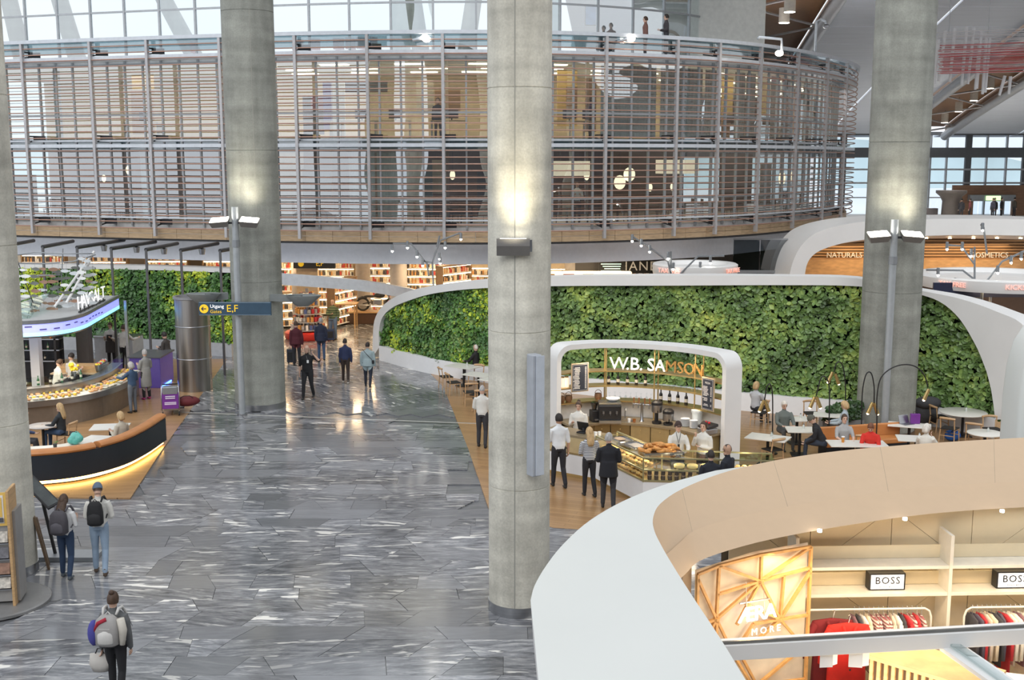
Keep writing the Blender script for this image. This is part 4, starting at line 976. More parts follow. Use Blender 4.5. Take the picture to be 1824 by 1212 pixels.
for i, s in enumerate((.055,.10,.255)):
    t = thing('woven_basket', ['round basket at the left end of the lowest bakery shelf','round basket under the left menu board','basket with a hoop handle right of the menu board'][i], 'basket', kp(KL*s,1.492,.26))
    WICK = mat('wicker', (.20,.10,.05), .8, var=.4, scale=40); MB().lathe((0,0,0), [(.07,0),(.10,.05),(.105,.12),(.085,.17)], 14).build('body', WICK, t, smooth=True)
    MB().tube([(.09*math.cos(a),0,.16+.11*math.sin(a)) for a in np.linspace(0,PI,9)], .008, 6).build('handle', WICK, t)
# back counter
bc = thing('back_counter', 'brass fronted back counter under the bakery shelves', 'counter')
MB().rings([[kp(s,.94,-.55),kp(s,1.0,-.55),kp(s,1.0,.3),kp(s,.94,.3)] for s in ss]).build('worktop', mat('worktop_bronze', (.30,.24,.15), .35, .4), bc)
nb = 7
for i in range(nb):
    a, b = KL*(.05+.9*i/nb)+.012, KL*(.05+.9*(i+1)/nb)-.012
    dr_ = MB().rings([[kp(s,.08,-.50),kp(s,.93,-.50),kp(s,.93,.1),kp(s,.08,.1)] for s in (a,(a+b)/2,b)]).build('cabinet_door', mat('dark_brass', (.25,.18,.08), .4, .7) if i < 3 else mat('pale_brass', (.46,.36,.18), .4, .6), bc)
    c = kp((a+b)/2,.82,-.52); MB().sphere(c, .014, 6, 4).build('knob', BRASS, dr_)
t = thing('espresso_machine', 'black and steel espresso machine at the left of the bakery back counter', 'coffee machine', kp(KL*.30,1.0,-.35), kang(KL*.30))
MB().box((0,.0,.28), (.62,.45,.42)).build('body', BLACK, t, bevel=.03); MB().box((0,.02,.53), (.6,.42,.05)).build('cup_tray', STEEL, t); MB().box((0,-.16,.04), (.6,.3,.08)).build('drip_tray', STEEL, t)
for x in (-.18,0,.18): MB().cyl((x,-.26,.26), (x,-.26,.33), .03, n=8).build('group_head', STEEL, t); MB().bar((x,-.26,.25), (x,-.40,.24), .02).build('portafilter', BLACK, t)
MB().lathe((.1,.05,.56), [(.08,0),(.19,.06),(.2,.08)], 14).build('bowl', PUREWHITE, t, smooth=True)
t = thing('coffee_grinder', 'black coffee grinder left of the espresso machine', 'grinder', kp(KL*.20,1.0,-.3), kang(KL*.2)); MB().box((0,0,.16), (.2,.28,.32)).build('body', BLACK, t, bevel=.02); MB().lathe((0,0,.32), [(.06,0),(.1,.2),(.1,.22)], 12).build('hopper', glass('smoke_hopper', (.3,.28,.26), .1), t); MB().box((0,-.14,.08), (.1,.12,.04)).build('spout', STEEL, t)
t = thing('beer_tap', 'chrome beer tap tower on the bakery back counter', 'tap', kp(KL*.49,1.0,-.2), kang(KL*.49)); MB().lathe((0,0,0), [(.07,0),(.04,.04),(.035,.5),(.05,.52)], 12).build('tower', STEEL, t, smooth=True); MB().cyl((-.25,0,.47), (.25,0,.47), .03, n=10).build('cross_bar', STEEL, t)
for x in (-.22,-.08,.08,.22): MB().tube([(x,-.02,.47),(x,-.1,.46),(x,-.11,.38)], .013, 6).build('spout', STEEL, t); MB().cyl((x,-.03,.5), (x,-.03,.66), .016, .022, 8).build('tap_handle', mat('tap_brown', (.25,.10,.04), .4), t)
for i, (s, h) in enumerate(((.585,.62),(.655,.42))):
    t = thing('coffee_urn', ['tall black and steel coffee urn on the bakery back counter','shorter black and steel coffee urn beside the tall one'][i], 'urn', kp(KL*s,1.0,-.28))
    MB().lathe((0,0,0), [(.13,0),(.13,.06)], 14).build('base', BLACK, t); MB().cyl((0,.08,.05), (0,.08,h), .05, n=8).build('column', BLACK, t)
    MB().lathe((0,0,h-.30), [(.14,0),(.15,.03),(.15,.2)], 16).build('tank', STEEL, t, smooth=True); MB().lathe((0,0,h-.10), [(.155,0),(.155,.07),(.1,.12),(.03,.13)], 16).build('lid', BLACK, t, smooth=True); MB().box((0,-.16,h-.26), (.03,.06,.05)).build('spigot', BLACK, t)
for i in range(2):
    t = thing('plate_stack', ['stack of white plates behind the baker','stack of white bowls beside the plate stack'][i], 'plates', kp(KL*(.745+.06*i),1.0,-.12))
    for k in range(9): MB().lathe((0,0,k*.024), [(.06,0),(.13 if i == 0 else .11,.018),(.13 if i == 0 else .11,.022)], 16).build('plate', PUREWHITE, t, smooth=True)
t = thing('milk_can', 'tall pale enamel can on the bakery back counter', 'can', kp(KL*.79,1.0,.1)); MB().lathe((0,0,0), [(.13,0),(.14,.35),(.16,.4)], 18).build('body', mat('enamel_pale', (.66,.70,.70), .3), t, smooth=True); MB().lathe((0,0,.4), [(.165,0),(.165,.05),(.05,.07)], 18).build('lid', mat('enamel_pale', (0,0,0)), t)
t = thing('panini_press', 'grey contact grill at the right end of the back counter', 'grill', kp(KL*.93,1.0,-.25), kang(KL*.93)); MB().box((0,0,.08), (.4,.38,.14)).build('base', STEEL, t, bevel=.02); MB().box((0,.02,.2), (.4,.38,.08), R=Matrix.Rotation(.12,3,'X')).build('lid', DARK, t, bevel=.02)
for x in (-.06,.06): MB().sphere((x,0,.29), .035, 8, 6).build('red_knob', mat('red_plastic', (.6,.02,.03), .4), t)
t = thing('small_sink', 'round bar sink with a swan neck tap', 'sink', kp(KL*.40,1.0,-.25)); MB().lathe((0,0,0), [(.2,.002),(.2,.012),(.17,.012),(.15,.004)], 18, cap=False).build('rim', STEEL, t); MB().tube([(.0,.22,0),(0,.22,.25),(0,.18,.32),(0,.08,.32),(0,.04,.26)], .014, 8).build('tap', STEEL, t)
for i, s in enumerate((.355,.425,.455)):
    t = thing('cup', ['white cup beside the espresso machine','white cup right of the bar sink','amber tumbler by the beer tap'][i], 'cup', kp(KL*s,1.0,-.42)); MB().lathe((0,0,0), [(.035,0),(.05,.1)], 12, cap=False).build('bowl', [PUREWHITE,PUREWHITE,glass('amber_tumbler', (.9,.5,.15), .1)][i], t, smooth=True); MB().lathe((0,0,.0), [(.0,.0),(.036,.0)], 12, cap=False).build('bottom', PUREWHITE, t)
# front counter: register part, display case wings
P0, P1, P2, P3 = Vector((.75,29.35,0)), Vector((2.12,28.35,0)), Vector((3.08,26.2,0)), Vector((6.1,25.9,0))
fc = thing('bakery_counter', 'white bakery counter with brass trim and glass display case', 'counter')
def inward(a, b, d): t_ = (b-a).normalized(); return Vector((-t_.y, t_.x, 0))*d
n01, n12, n23 = inward(P0,P1,.7), inward(P1,P2,.7), inward(P2,P3,.7)
Q0, Q1, Q2, Q3 = P0+n01, P1+(n01+n12)*.55, P2+n12*.75+n23*.75, P3+n23
def seg(poly, z0, z1, nm, m, p=fc, bev=0): return MB().prism([(q.x,q.y) for q in poly], z0, z1).build(nm, m, p, bevel=bev)
CW = mat('counter_white', (.76,.78,.80), .35, var=.02)
seg([P0,P1,P2,P3,Q3,Q2,Q1,Q0], .10, .62, 'base', CW); 
def inset(P, d): return P
seg([P0+n01*.1,P1+(n01+n12)*.06,P2+(n12+n23)*.08,P3+n23*.1,Q3,Q2,Q1,Q0], 0, .10, 'kick_plinth', BRASS)
seg([P0,P1,Q1,Q0], .62, 1.06, 'register_front', mat('counter_brass_front', (.62,.50,.28), .35, .6)); seg([P0,P1,Q1,Q0], 1.06, 1.12, 'register_top', mat('worktop_bronze', (0,0,0)))
MB().strip([[P0+Vector((0,0,.60)),P1+Vector((0,0,.60))],[P0+Vector((0,0,.66)),P1+Vector((0,0,.66))]]).build('trim_line', BRASS, fc)
for nm, poly in (('wing_a',[P1,P2,Q2,Q1]),('wing_b',[P2,P3,Q3,Q2])):
    seg(poly, .62, .65, 'case_floor', BRASS)
    c = sum(poly, Vector())/4
    seg([q.lerp(c,.03) for q in poly], .90, .912, 'glass_shelf', GLS)
seg([P2,P3,Q3,Q2], 1.19, 1.205, 'case_top', CLEAR); seg([P1,P2,Q2,Q1], 1.19, 1.205, 'case_top', CLEAR)
for a, b in ((P1,P2),(P2,P3)):
    for z in (.65, .91, 1.20): MB().bar(a+Vector((0,0,z)), b+Vector((0,0,z)), .035).build('case_rail', mat('olive_brass', (.36,.33,.18), .4, .6), fc)
    d = (b-a); MB().box((a+b)/2+Vector((0,0,.925)), (d.length,.012,.52), rz=math.atan2(d.y,d.x)).build('front_glass', CLEAR, fc)
for q in (P1,P2,P3,P2.lerp(P3,.5),Q2,Q1,Q3): MB().bar(q+Vector((0,0,.62)), q+Vector((0,0,1.2)), .032).build('case_post', mat('olive_brass', (0,0,0)), fc)
for a, b in ((Q1,Q2),(Q2,Q3)): MB().bar(a+Vector((0,0,1.2)), b+Vector((0,0,1.2)), .035).build('case_rail', mat('olive_brass', (0,0,0)), fc)
for a, b in ((P1,P2),(P2,P3)):
    for f in (.2,.5,.8): q = a.lerp(b,f)+(n12 if a is P1 else n23)*.5; lamp('case_light', 'POINT', q+Vector((0,0,1.14)), 8, (1,.76,.45), .05, parent=fc)
# pastries
CRO = mat('baked_crust', (.58,.26,.065), .55, var=.35, scale=14, rnd=.2)
cm = MB(); 
pts = [(.085*math.cos(a), .075*math.sin(a), .028+.0*a) for a in np.linspace(.2,PI-.2,9)]
cm.tube(pts, [.008,.022,.031,.036,.039,.036,.031,.022,.008], 8); CROM = cm.mesh('croissant', CRO); CROM.polygons.foreach_set('use_smooth', [True]*len(CROM.polygons))
tray_c = P2+n12*.6+n23*.55
r = random.Random(5)
def tray(c, w, d, rz, label, z=1.205):
    t = thing('baking_tray', label, 'tray', (c.x,c.y,z), rz); MB().box((0,0,.008), (w,d,.012)).build('base', STEEL, t)
    for s in (-1,1): MB().box((s*w/2,0,.02), (.012,d,.035)).build('rim', STEEL, t); MB().box((0,s*d/2,.02), (w,.012,.035)).build('rim', STEEL, t)
    return t
tray(tray_c+Vector((.05,.05,0)), .95, .6, .2, 'baking tray under the croissant pile on the display case corner')
for i in range(46):
    lv = 0 if i < 22 else (1 if i < 36 else 2); sp = (.38,.28,.16)[lv]
    o = link('croissant', CROM, None, tray_c+Vector((.05+r.uniform(-sp,sp)*1.05, .05+r.uniform(-sp,sp)*.62, 1.22+lv*.05)), r.uniform(0,6.3)); o.scale = (1.25,1.25,1.25); o.rotation_euler.x = r.uniform(-.2,.2)
    tag(o, 'golden croissant in the pile on the bakery display case', 'croissant', 'croissants in the pile')
tray(P1.lerp(P2,.28)+n12*.55, .5, .36, -1.15, 'tray of flat bread on the left wing of the display case, nearer the register'); tray(P1.lerp(P2,.55)+n12*.6, .55, .36, -1.15, 'empty tray on the left wing of the display case, next to the croissants')
for i in range(8):
    q = P1.lerp(P2,.24+.01*(i%4)*2)+n12*(.42+.06*(i//4)*2); o = link('flat_bread', None or MB().sphere((0,0,.02), (.075,.06,.025), 10, 6).mesh('flat_bread', mat('flat_bread', (.62,.42,.26), .7)), None, (q.x,q.y,1.222)); tag(o, 'flat bread on the tray by the register', 'bread', 'flat breads on the tray')
SANM = MB(); SANM.sphere((0,0,.04), (.09,.06,.04), 10, 6); SANM = SANM.mesh('pastry', mat('pastry_fill', (.66,.42,.17), .6, var=.4, scale=20, rnd=.3)); SANM.polygons.foreach_set('use_smooth', [True]*len(SANM.polygons))
for lev, z in ((0,.652),(1,.914)):
    for i in range(11):
        for j in range(2):
            q = P1.lerp(P2,.07+.08*i)+n12*(.22+.3*j); tag(link('pastry', SANM, None, (q.x,q.y,z), r.uniform(0,3)), 'filled pastry on the %s shelf of the left display wing' % ('lower','upper')[lev], 'pastry', 'pastries in the left display wing, %s shelf' % ('lower','upper')[lev])
CAKE = MB(); CAKE.lathe((0,0,0), [(.12,0),(.13,.02),(.13,.07),(.11,.085),(0,.09)], 18); CAKEM = CAKE.mesh('cheese_tart', mat('tart_yellow', (.80,.60,.25), .5, var=.1)); CAKEM.polygons.foreach_set('use_smooth', [True]*len(CAKEM.polygons))
for i in range(3): q = P2.lerp(P3,.28+.10*i)+n23*.4; tag(link('cheese_tart', CAKEM, None, (q.x,q.y,.914)), ['pale round tart in the right display wing, left of three','pale round tart in the right display wing, middle of three','pale round tart in the right display wing, right of three'][i], 'tart', 'round tarts')
for i in range(14): q = P2.lerp(P3,.60+.026*i)+n23*(.3+.25*(i%2)); tag(link('pastry', SANM, None, (q.x,q.y,.914), r.uniform(0,3)), 'bun in the right display wing beside the round tarts', 'bun', 'buns in the right display wing')
JAR = MB(); JAR.lathe((0,0,0), [(.045,0),(.05,.02),(.05,.085),(.04,.1)], 12); JAR.k = 1; JAR.lathe((0,0,.1), [(.044,0),(.044,.022)], 12); JARM = JAR.mesh('preserve_jar', [mat('jar_dark', (.09,.05,.03), .2), mat('jar_lid_copper', (.55,.35,.22), .35, .5)])
for k in range(3):
    for i in range(7): q = P2.lerp(P3,.05+.052*i)+n23*.16; tag(link('preserve_jar', JARM, None, (q.x,q.y,.652+.0001+k*.123 if k < 2 else .652), 0) if k < 2 else link('preserve_jar', JARM, None, (q+n23*.2).to_tuple()[:2]+(.652,)), 'copper lidded jar stacked behind the front glass of the display case', 'jar', 'preserve jars in the display case')
for i in range(8): q = P2.lerp(P3,.52+.05*i)+n23*.2; tag(bottle((q.x,q.y,.652), .24, mat('juice_orange', (.75,.35,.06), .3), 'orange juice bottle on the lower right display shelf', 'juice bottles in the display case'))
t = thing('cash_register', 'black touch screen till on the bakery register counter', 'till', (P0.lerp(P1,.62)+n01*.55+Vector((0,0,1.12))), math.atan2((P1-P0).y,(P1-P0).x)); MB().box((0,0,.02), (.25,.22,.04)).build('base', BLACK, t, bevel=.01); MB().box((0,.03,.17), (.34,.03,.25), R=Matrix.Rotation(.35,3,'X')).build('screen', BLACK, t, bevel=.008); MB().box((0,.05,.09), (.06,.04,.12)).build('stem', DARK, t)
t = thing('paper_cups', 'white takeaway cups standing on the bakery register counter', 'cups', (P0.lerp(P1,.92)+n01*.3+Vector((0,0,1.12)))); MB().lathe((0,0,0), [(.03,0),(.045,.13)], 12).build('cup', PUREWHITE, t, smooth=True); MB().lathe((.1,.03,0), [(.03,0),(.045,.13)], 12).build('cup', PUREWHITE, t, smooth=True)
for s in (.2,.5,.8): lamp('shelf_light', 'AREA', kp(KL*s,2.9,-.25), 22, (1,.80,.56), .5, (0,0,0), kio)
# ================================================================== seafood bar on the left
bar = thing('seafood_bar_canopy', 'flat canopy with glowing blue fascia over the seafood bar', 'canopy')
CE = even(spline([(-21,36.9,0),(-17.5,36.75,0),(-15.7,36.95,0),(-14.85,37.6,0),(-14.6,38.8,0),(-14.8,40.8,0),(-15.2,44.2,0)], 60), 60)
MB().prism([(p.x,p.y) for p in CE]+[(-21,44.4)], 2.82, 2.92).build('roof_deck', mat('canopy_grey', (.42,.43,.43), .45, var=.06), bar)
sweep(CE, rect(0,.05,2.52,2.82)).build('fascia', lit('fascia_violet', (.16,.22,1), .95), bar)
sweep(CE, rect(-.005,.05,2.42,2.53)).build('light_strip', lit('fascia_cyan', (.10,.62,1), 2.4), bar)
sweep(CE, rect(-.02,.08,2.37,2.42)).build('bottom_trim', STEEL, bar); sweep(CE, rect(-.02,.08,2.82,2.94)).build('top_trim', GREYMETAL, bar)
for i in range(14):
    p = CE[20+i*2]; r_ = random.Random(i); a = CE[21+i*2]-p
    MB().box(p+Vector((0,0,2.6+r_.uniform(0,.15)))+Vector((a.y,-a.x,0)).normalized()*.012, (.22,.01,.035), rz=math.atan2(a.y,a.x)).build('fish_print', mat('fish_print', (.12,.08,.25), .5), bar)
MB().add([(-17.6,37.3,2.93),(-15.9,37.6,2.93),(-16.3,40.5,3.5),(-18.2,40.2,2.93)], [(0,1,2),(0,2,3)]).build('glass_fold', glass('roof_fold_glass', (.65,.8,.75), .15), bar)
for x, y, w_, m_ in ((-16.1,38.4,.3,WHITE),(-14.75,43.6,.1,STEEL),(-15.95,42.4,.45,mat('bar_pillar_dark',(.11,.10,.10),.5))): MB().box((x,y,1.4), (w_,w_,2.8)).build('pillar', m_, bar)
lamp('canopy_light', 'AREA', (-17,39.5,2.78), 45, (1,.78,.52), 3, parent=bar)
sg = thing('seafood_bar_sign', 'white standing letters reading HAVSALT on the canopy edge', 'sign')
for i, c in enumerate('HAVSALT'):
    f = i/6; p = Vector((-14.78-.30*f, 39.1+3.1*f, 3.25)); text('letter', c, .64, lit('sign_white', (1,1,1), .7), p, (PI/2,0,1.52), sg, .01)
MB().bar((-14.76,38.9,2.97), (-15.1,42.4,2.97), .05).build('base_rail', DARK, sg)
for i in range(7): f = i/6; MB().bar((-14.78-.30*f,39.1+3.1*f,2.92), (-14.78-.30*f,39.1+3.1*f,3.1), .03).build('stud', DARK, sg)
# hanging shoal
fm = MB(); outl = [(-.17,0),(-.10,.045),(0,.058),(.09,.04),(.14,.012),(.19,.05),(.185,0),(.19,-.05),(.14,-.012),(.09,-.04),(0,-.058),(-.10,-.045)]
fm.add([(a,-.004,b) for a,b in outl]+[(a,.004,b) for a,b in outl], [tuple(range(11,-1,-1)), tuple(range(12,24))]+[(i,(i+1)%12,12+(i+1)%12,12+i) for i in range(12)])
FM = [fm.mesh('fish', m_) for m_ in (mat('fish_silver', (.72,.76,.78), .3, .4), mat('fish_copper', (.45,.27,.19), .35, .6), mat('fish_grey', (.22,.23,.22), .35, .5), mat('fish_white', (.85,.87,.86), .3))]
sh = thing('fish_mobile', 'hanging shoal of metal fish shaped discs above the seafood bar', 'sculpture')
colsu = [26,44,62,78,93,104,118,134,146,156,165]; kinds = [3,3,2,1,1,2,2,2,0,0,0]
r = random.Random(11)
for u, kd_ in zip(colsu, kinds):
    D = 39.6+r.uniform(-.6,.9); v0 = 482-(4 if u > 120 else 0)+r.uniform(-4,4)-(14 if 140 < u < 160 else 0); n = 7 if u < 100 else 6
    top = AT(u, v0-16, D); bot = AT(u, v0+n*12.2-6, D); MB().bar(top, bot, .006).build('wire', STEEL, sh)
    for k in range(n):
        m_ = FM[kd_ if r.random() < .7 else r.randrange(4)]; f = link('fish', m_, sh, AT(u+r.uniform(-3,3), v0+k*12.2+r.uniform(-2,2), D)+Vector((0,-.015,0)), r.uniform(-.5,.5)+(PI if r.random() < .3 else 0)); sc_ = r.uniform(.85,1.25); f.scale = (sc_,1,sc_)
for a, b in (((168,448),(97,547)),((160,466),(118,540))):
    MB().cyl(AT(*a,40.4), AT(*b,39.2), .045, n=8).build('rod', WHITE, sh)
for P_ in ([(20,456),(60,450),(110,452),(165,452)],[(20,469),(80,470),(130,466),(170,454)],[(20,491),(70,491),(108,490)]):
    MB().tube([AT(u,v,40.2) for u,v in P_], .022, 6).build('frame_tube', GREYMETAL, sh, smooth='all')
MB().cyl(AT(112,443,40.2), AT(109,512,40.2), .02, n=6).build('frame_tube', GREYMETAL, sh); MB().cyl(AT(25,448,40), AT(62,548,39.4), .018, n=6).build('frame_tube', DARK, sh)
for u in (112,26,165): a = AT(u,455,40.2); MB().cyl(a, (a.x,a.y,4.74), .012, n=5).build('hanger', DARK, sh)
# steel bracket frames in front of the living wall
arms = [((15,437),(60,429)),((76,440),(130,430)),((137,441),(221,428)),((198,443),(277,431)),((260,445),(316,434)),((322,446),(388,434)),((392,447),(455,436))]
nm_ = ['far left, mostly above the fish','second from the left, above the fish','third from the left, beside the fish','fourth from the left, before the yellow plants','fifth from the left','sixth from the left, nearest the dark column','behind the dark column']
for i, (a, b) in enumerate(arms):
    t = thing('bracket_frame', 'dark steel bracket frame with post, ' + nm_[i], 'bracket', group='steel bracket frames'); p = G(*a, 4.74); q = G(*b, 4.74)
    MB().cyl(p, q, 0.075, n=10).build('arm', DARK, t, smooth=True); MB().box((p.x,p.y,2.37), (.08,.08,4.74)).build('post', mat('bracket_grey',(.12,.12,.125),.45,.4), t)
    if i > 1: m_ = p.lerp(q,.55); MB().lathe(m_-Vector((0,0,.32)), [(.1,0),(.14,.22),(.03,.26)], 10).build('spotlight', STEEL, t, smooth=True)
# food counter
FC = even(spline([(-17.5,33.4,0),(-16.0,33.6,0),(-14.5,34.15,0),(-13.4,35.0,0),(-12.85,36.2,0),(-12.7,37.6,0),(-12.9,39.4,0)], 60), 60)
ct = thing('seafood_counter', 'curved steel counter with a food display under the blue canopy', 'counter')
for i in range(0, 59, 6):
    sweep(FC[i:i+7], rect(.10,.9,.0,.68)).build('front_panel', mat('counter_bronze', (.26,.22,.18), .35, .6, rnd=.1), ct)
sweep(FC, rect(0,.95,.68,.86)).build('steel_band', STEEL, ct); sweep(FC, [(.04,.86),(.6,.93),(.6,.88),(.04,.85)]).build('ice_bed', mat('crushed_ice', (.62,.64,.62), .5, var=.2, scale=30), ct)
sweep(FC, rect(.62,.95,.86,1.12)).build('upstand', STEEL, ct); sweep(FC, rect(.6,1.0,1.12,1.15)).build('steel_shelf', STEEL, ct)
sweep(FC, rect(.60,.615,1.2,1.5)).build('sneeze_guard', CLEAR, ct)
lamp('food_light', 'AREA', (-14.6,35.4,2.35), 60, (1,.80,.50), 2.2, parent=ct)
kinds_ = [('lemon', 'lemon among the seafood dishes on the steel counter', (.80,.52,.06)), ('shrimp_roll', 'prawn sandwich on the steel seafood counter', (.70,.38,.18)), ('salad_bowl', 'small salad dish on the steel seafood counter', (.70,.66,.55))]
MS = []
for nm, lb, c in kinds_:
    mb = MB()
    if nm == 'salad_bowl': mb.lathe((0,0,0), [(.05,0),(.10,.05),(.105,.055),(.07,.04)], 12)
    elif nm == 'lemon': mb.sphere((0,0,.04), (.06,.045,.045), 8, 6)
    else: mb.sphere((0,0,.04), (.10,.05,.04), 8, 6)
    me = mb.mesh(nm, mat(nm+'_skin', c, .5, var=.3, scale=20, rnd=.25)); me.polygons.foreach_set('use_smooth', [True]*len(me.polygons)); MS.append(me)
FCi = [even(offset(FC, o), 46) for o in (.12,.26,.40,.53)]
for i in range(10, 44):
    for j in range(4):
        k = 0 if (i//6+j)%3 == 0 else (1 if r.random() < .6 else 2)
        if r.random() < .12: continue
        p = FCi[j][i]; tag(link(kinds_[k][0], MS[k], None, (p.x+r.uniform(-.02,.02),p.y+r.uniform(-.02,.02),.872+.07*j/4*1.05+.004), r.uniform(0,6)), kinds_[k][1], 'food', kinds_[k][0]+'s on the seafood counter')
# back bar, purple lit bar block
bb = thing('back_bar', 'dark bottle shelving at the back under the blue canopy', 'shelving')
for x in (-18.6,-17.3,-16.5): MB().box((x,41.2,1.2), (.08,.4,2.3)).build('upright', DARK, bb)
for z in (.9,1.3,1.7,2.1): MB().box((-17.5,41.2,z), (2.3,.4,.04)).build('shelf', STEEL, bb)
MB().box((-17.5,41.42,1.2), (2.3,.05,2.3)).build('back', DARK, bb); MB().box((-17.2,41.0,1.98), (.9,.06,.10)).build('light_strip', WARMLAMP, bb); MB().box((-15.9,41.2,2.02), (.35,.06,.08)).build('green_light', lit('green_strip', (.1,1,.3), 3), bb)
for i in range(16): bottle((-18.5+.13*i,41.15,[.92,1.32,1.72][i%3]), .28, [BOT,mat('bottle_green',(.03,.12,.05),.2),mat('bottle_amber',(.25,.10,.03),.2)][i%3], 'bottle on the dark shelving under the blue canopy', 'bottles under the blue canopy')
pb = thing('bar_block', 'bar block with a violet glowing front beside the steel cylinder', 'bar')
p = G(287,692); MB().box((p.x-.55,p.y+.8,.55), (1.1,1.6,1.1)).build('body', mat('bar_violet_panel', (.10,.08,.16), .3, emit=(.16,.06,1), es=.10), pb, bevel=.03); MB().box((p.x-.55,p.y+.8,1.12), (1.2,1.7,.05)).build('top', mat('bar_top_dark', (.10,.10,.11), .3), pb); MB().box((p.x+.02,p.y+.6,.05), (.03,1.2,.06)).build('floor_glow', lit('blue_strip', (.06,.22,1), 4), pb)
sd = thing('service_counter', 'grey service counter in front of the yellow green living wall', 'counter')
a, b = G(170,650), G(262,640); a.y = 46.0; b.y = 45.6; MB().bar(Vector((a.x,a.y,.55)), Vector((b.x,b.y,.55)), .8, 1.1).build('body', mat('service_grey', (.45,.47,.50), .4), sd); MB().bar(Vector((a.x,a.y,1.12)), Vector((b.x,b.y,1.12)), .9, .05).build('top', STEEL, sd); MB().bar(Vector((a.x,a.y-.4,1.3)), Vector((b.x,b.y-.4,1.3)), .012, .3).build('glass_screen', CLEAR, sd)
mc = thing('mid_counter', 'dark preparation counter with glassware between the cooks', 'counter'); MB().box((-14.6,38.3,.5), (1.6,.8,1.0)).build('body', DARK, mc, bevel=.02); MB().box((-14.6,38.3,1.02), (1.7,.9,.04)).build('top', PALEWOOD, mc); MB().box((-14.6,38.3,1.15), (1.3,.6,.22)).build('wooden_crate', OAK, mc)
for i, (x, y) in enumerate(((-13.45,38.9),(-13.3,39.3),(-13.55,39.6),(-13.2,38.5),(-13.4,40.0),(-13.25,37.9))): 
    t = thing('ice_bucket', ['steel ice bucket with lemons','steel ice bucket with a red bow','steel jug by the grey coat','steel jug by the bar block','small steel bucket behind the jug','steel bucket beside the denim jacket'][i]+' on the seafood bar', 'bucket', (FCi[3][min(45,36+i)].x-.55, FCi[3][min(45,36+i)].y, 1.15)); MB().lathe((0,0,0), [(.07,0),(.10,.2),(.105,.21)], 14, cap=False).build('pail', STEEL, t, smooth=True)
    for k in range(6): MB().sphere((.05*math.cos(k),.05*math.sin(k),.2+.02*(k%2)), .04, 7, 5).build('content', mat('bucket_fill_%d' % (i%3), [(.75,.6,.05),(.6,.05,.04),(.4,.42,.40)][i%3], .5), t)
t = thing('flower_vase', 'bunch of yellow flowers in a pot on the seafood bar', 'flowers', (FCi[3][26].x-.6,FCi[3][26].y+.5,1.15)); MB().lathe((0,0,0), [(.07,0),(.09,.2)], 12).build('pot', STEEL, t)
for k in range(22): MB().sphere((r.uniform(-.13,.13),r.uniform(-.1,.1),.27+r.uniform(0,.2)), .045, 6, 5).build('blossom', mat('yellow_flower', (.75,.55,.03), .6), t)
for i in range(7):
    q = FCi[3][14+i*2]; bottle((q.x-.35,q.y+.45,1.152), .30, [mat('bottle_green',(0,0,0)),BOT][i%2], 'wine bottle standing behind the seafood display', 'wine bottles behind the seafood display')
# banquette
BQ = even(spline([(-15.5,27.7,0),(-13.6,27.6,0),(-12.1,27.8,0),(-10.95,28.3,0),(-10.25,29.3,0),(-9.98,30.6,0),(-9.9,32.15,0)], 60), 61)
bq = thing('curved_banquette', 'curved dark blue banquette with tan leather top roll and glowing base', 'banquette')
NAVY = mat('banquette_navy', (.012,.017,.024), .45); TAN = mat('tan_leather', (.50,.205,.065), .42, var=.12, scale=3, bump=.15)
sweep(BQ, rect(.0,.28,.16,.80)).build('back_panel', NAVY, bq, smooth=True)
def roll(seg):
    rows = []
    for i, p in enumerate(seg):
        t_ = seg[min(i+1,len(seg)-1)]-seg[max(i-1,0)]; t_.normalize(); nr = Vector((-t_.y,t_.x,0))
        rows.append([p+nr*(.14+.17*math.cos(a)*(1 if abs(math.cos(a)) < .8 else .95))+Vector((0,0,.86+.09*math.sin(a))) for a in np.linspace(0,2*PI,14,endpoint=False)])
    return MB().rings(rows)
for s in (BQ[0:18],BQ[18:36],BQ[36:61]): roll(s).build('top_roll', TAN, bq, smooth=True)
sweep(BQ, rect(.28,.80,.30,.46)).build('seat_cushion', TAN, bq, smooth=True); sweep(BQ, rect(.28,.75,.0,.30)).build('seat_base', NAVY, bq)
sweep(BQ, rect(.10,.13,.06,.12)).build('light_strip', lit('base_glow', (1,.56,.14), 16), bq); sweep(BQ, rect(.16,.28,.0,.16)).build('plinth', NAVY, bq)
# info screen, newspaper kiosk at the left edge
t = thing('info_screen', 'tilted black information screen on a post beside the left column', 'screen')
_a = AT(48,853,23.0); _b = AT(97,902,22.5); c = (_a+_b)/2; b0 = G(86,1008)+Vector((.05,.45,0)); MB().box((b0.x+.15,b0.y,.05), (1.35,.5,.10)).build('foot_plate', GREYMETAL, t, bevel=.01); MB().cyl((b0.x-.08,b0.y,.1), (c.x,c.y,c.z-.03), .035, n=10).build('post', BLACK, t)
_x = (_b-_a).normalized(); _w = Vector((.35,.80,.42)); _w = (_w-_x*_w.dot(_x)).normalized(); _n = _x.cross(_w); Rm = Matrix((_x, -_n, _w)).transposed(); MB().box(c, ((_b-_a).length,.05,.28), R=Rm).build('casing', BLACK, t, bevel=.01)
MB().box(c+Rm @ Vector((0,-.027,0)), ((_b-_a).length-.08,.004,.22), R=Rm).build('display', mat('dark_display', (.05,.06,.06), .15, var=.6, scale=3), t)
t = thing('newspaper_kiosk', 'oak edged newspaper rack with a poster at the left edge', 'rack')
k0 = G(52,1052); kx = k0.x-.24; ky = k0.y-.62
MB().lathe((kx-.1,ky,0), [(.95,0),(.95,.05),(.9,.06)], 30).build('base_plate', mat('rack_base_grey', (.25,.25,.25), .4, .4), t)
R4 = .18
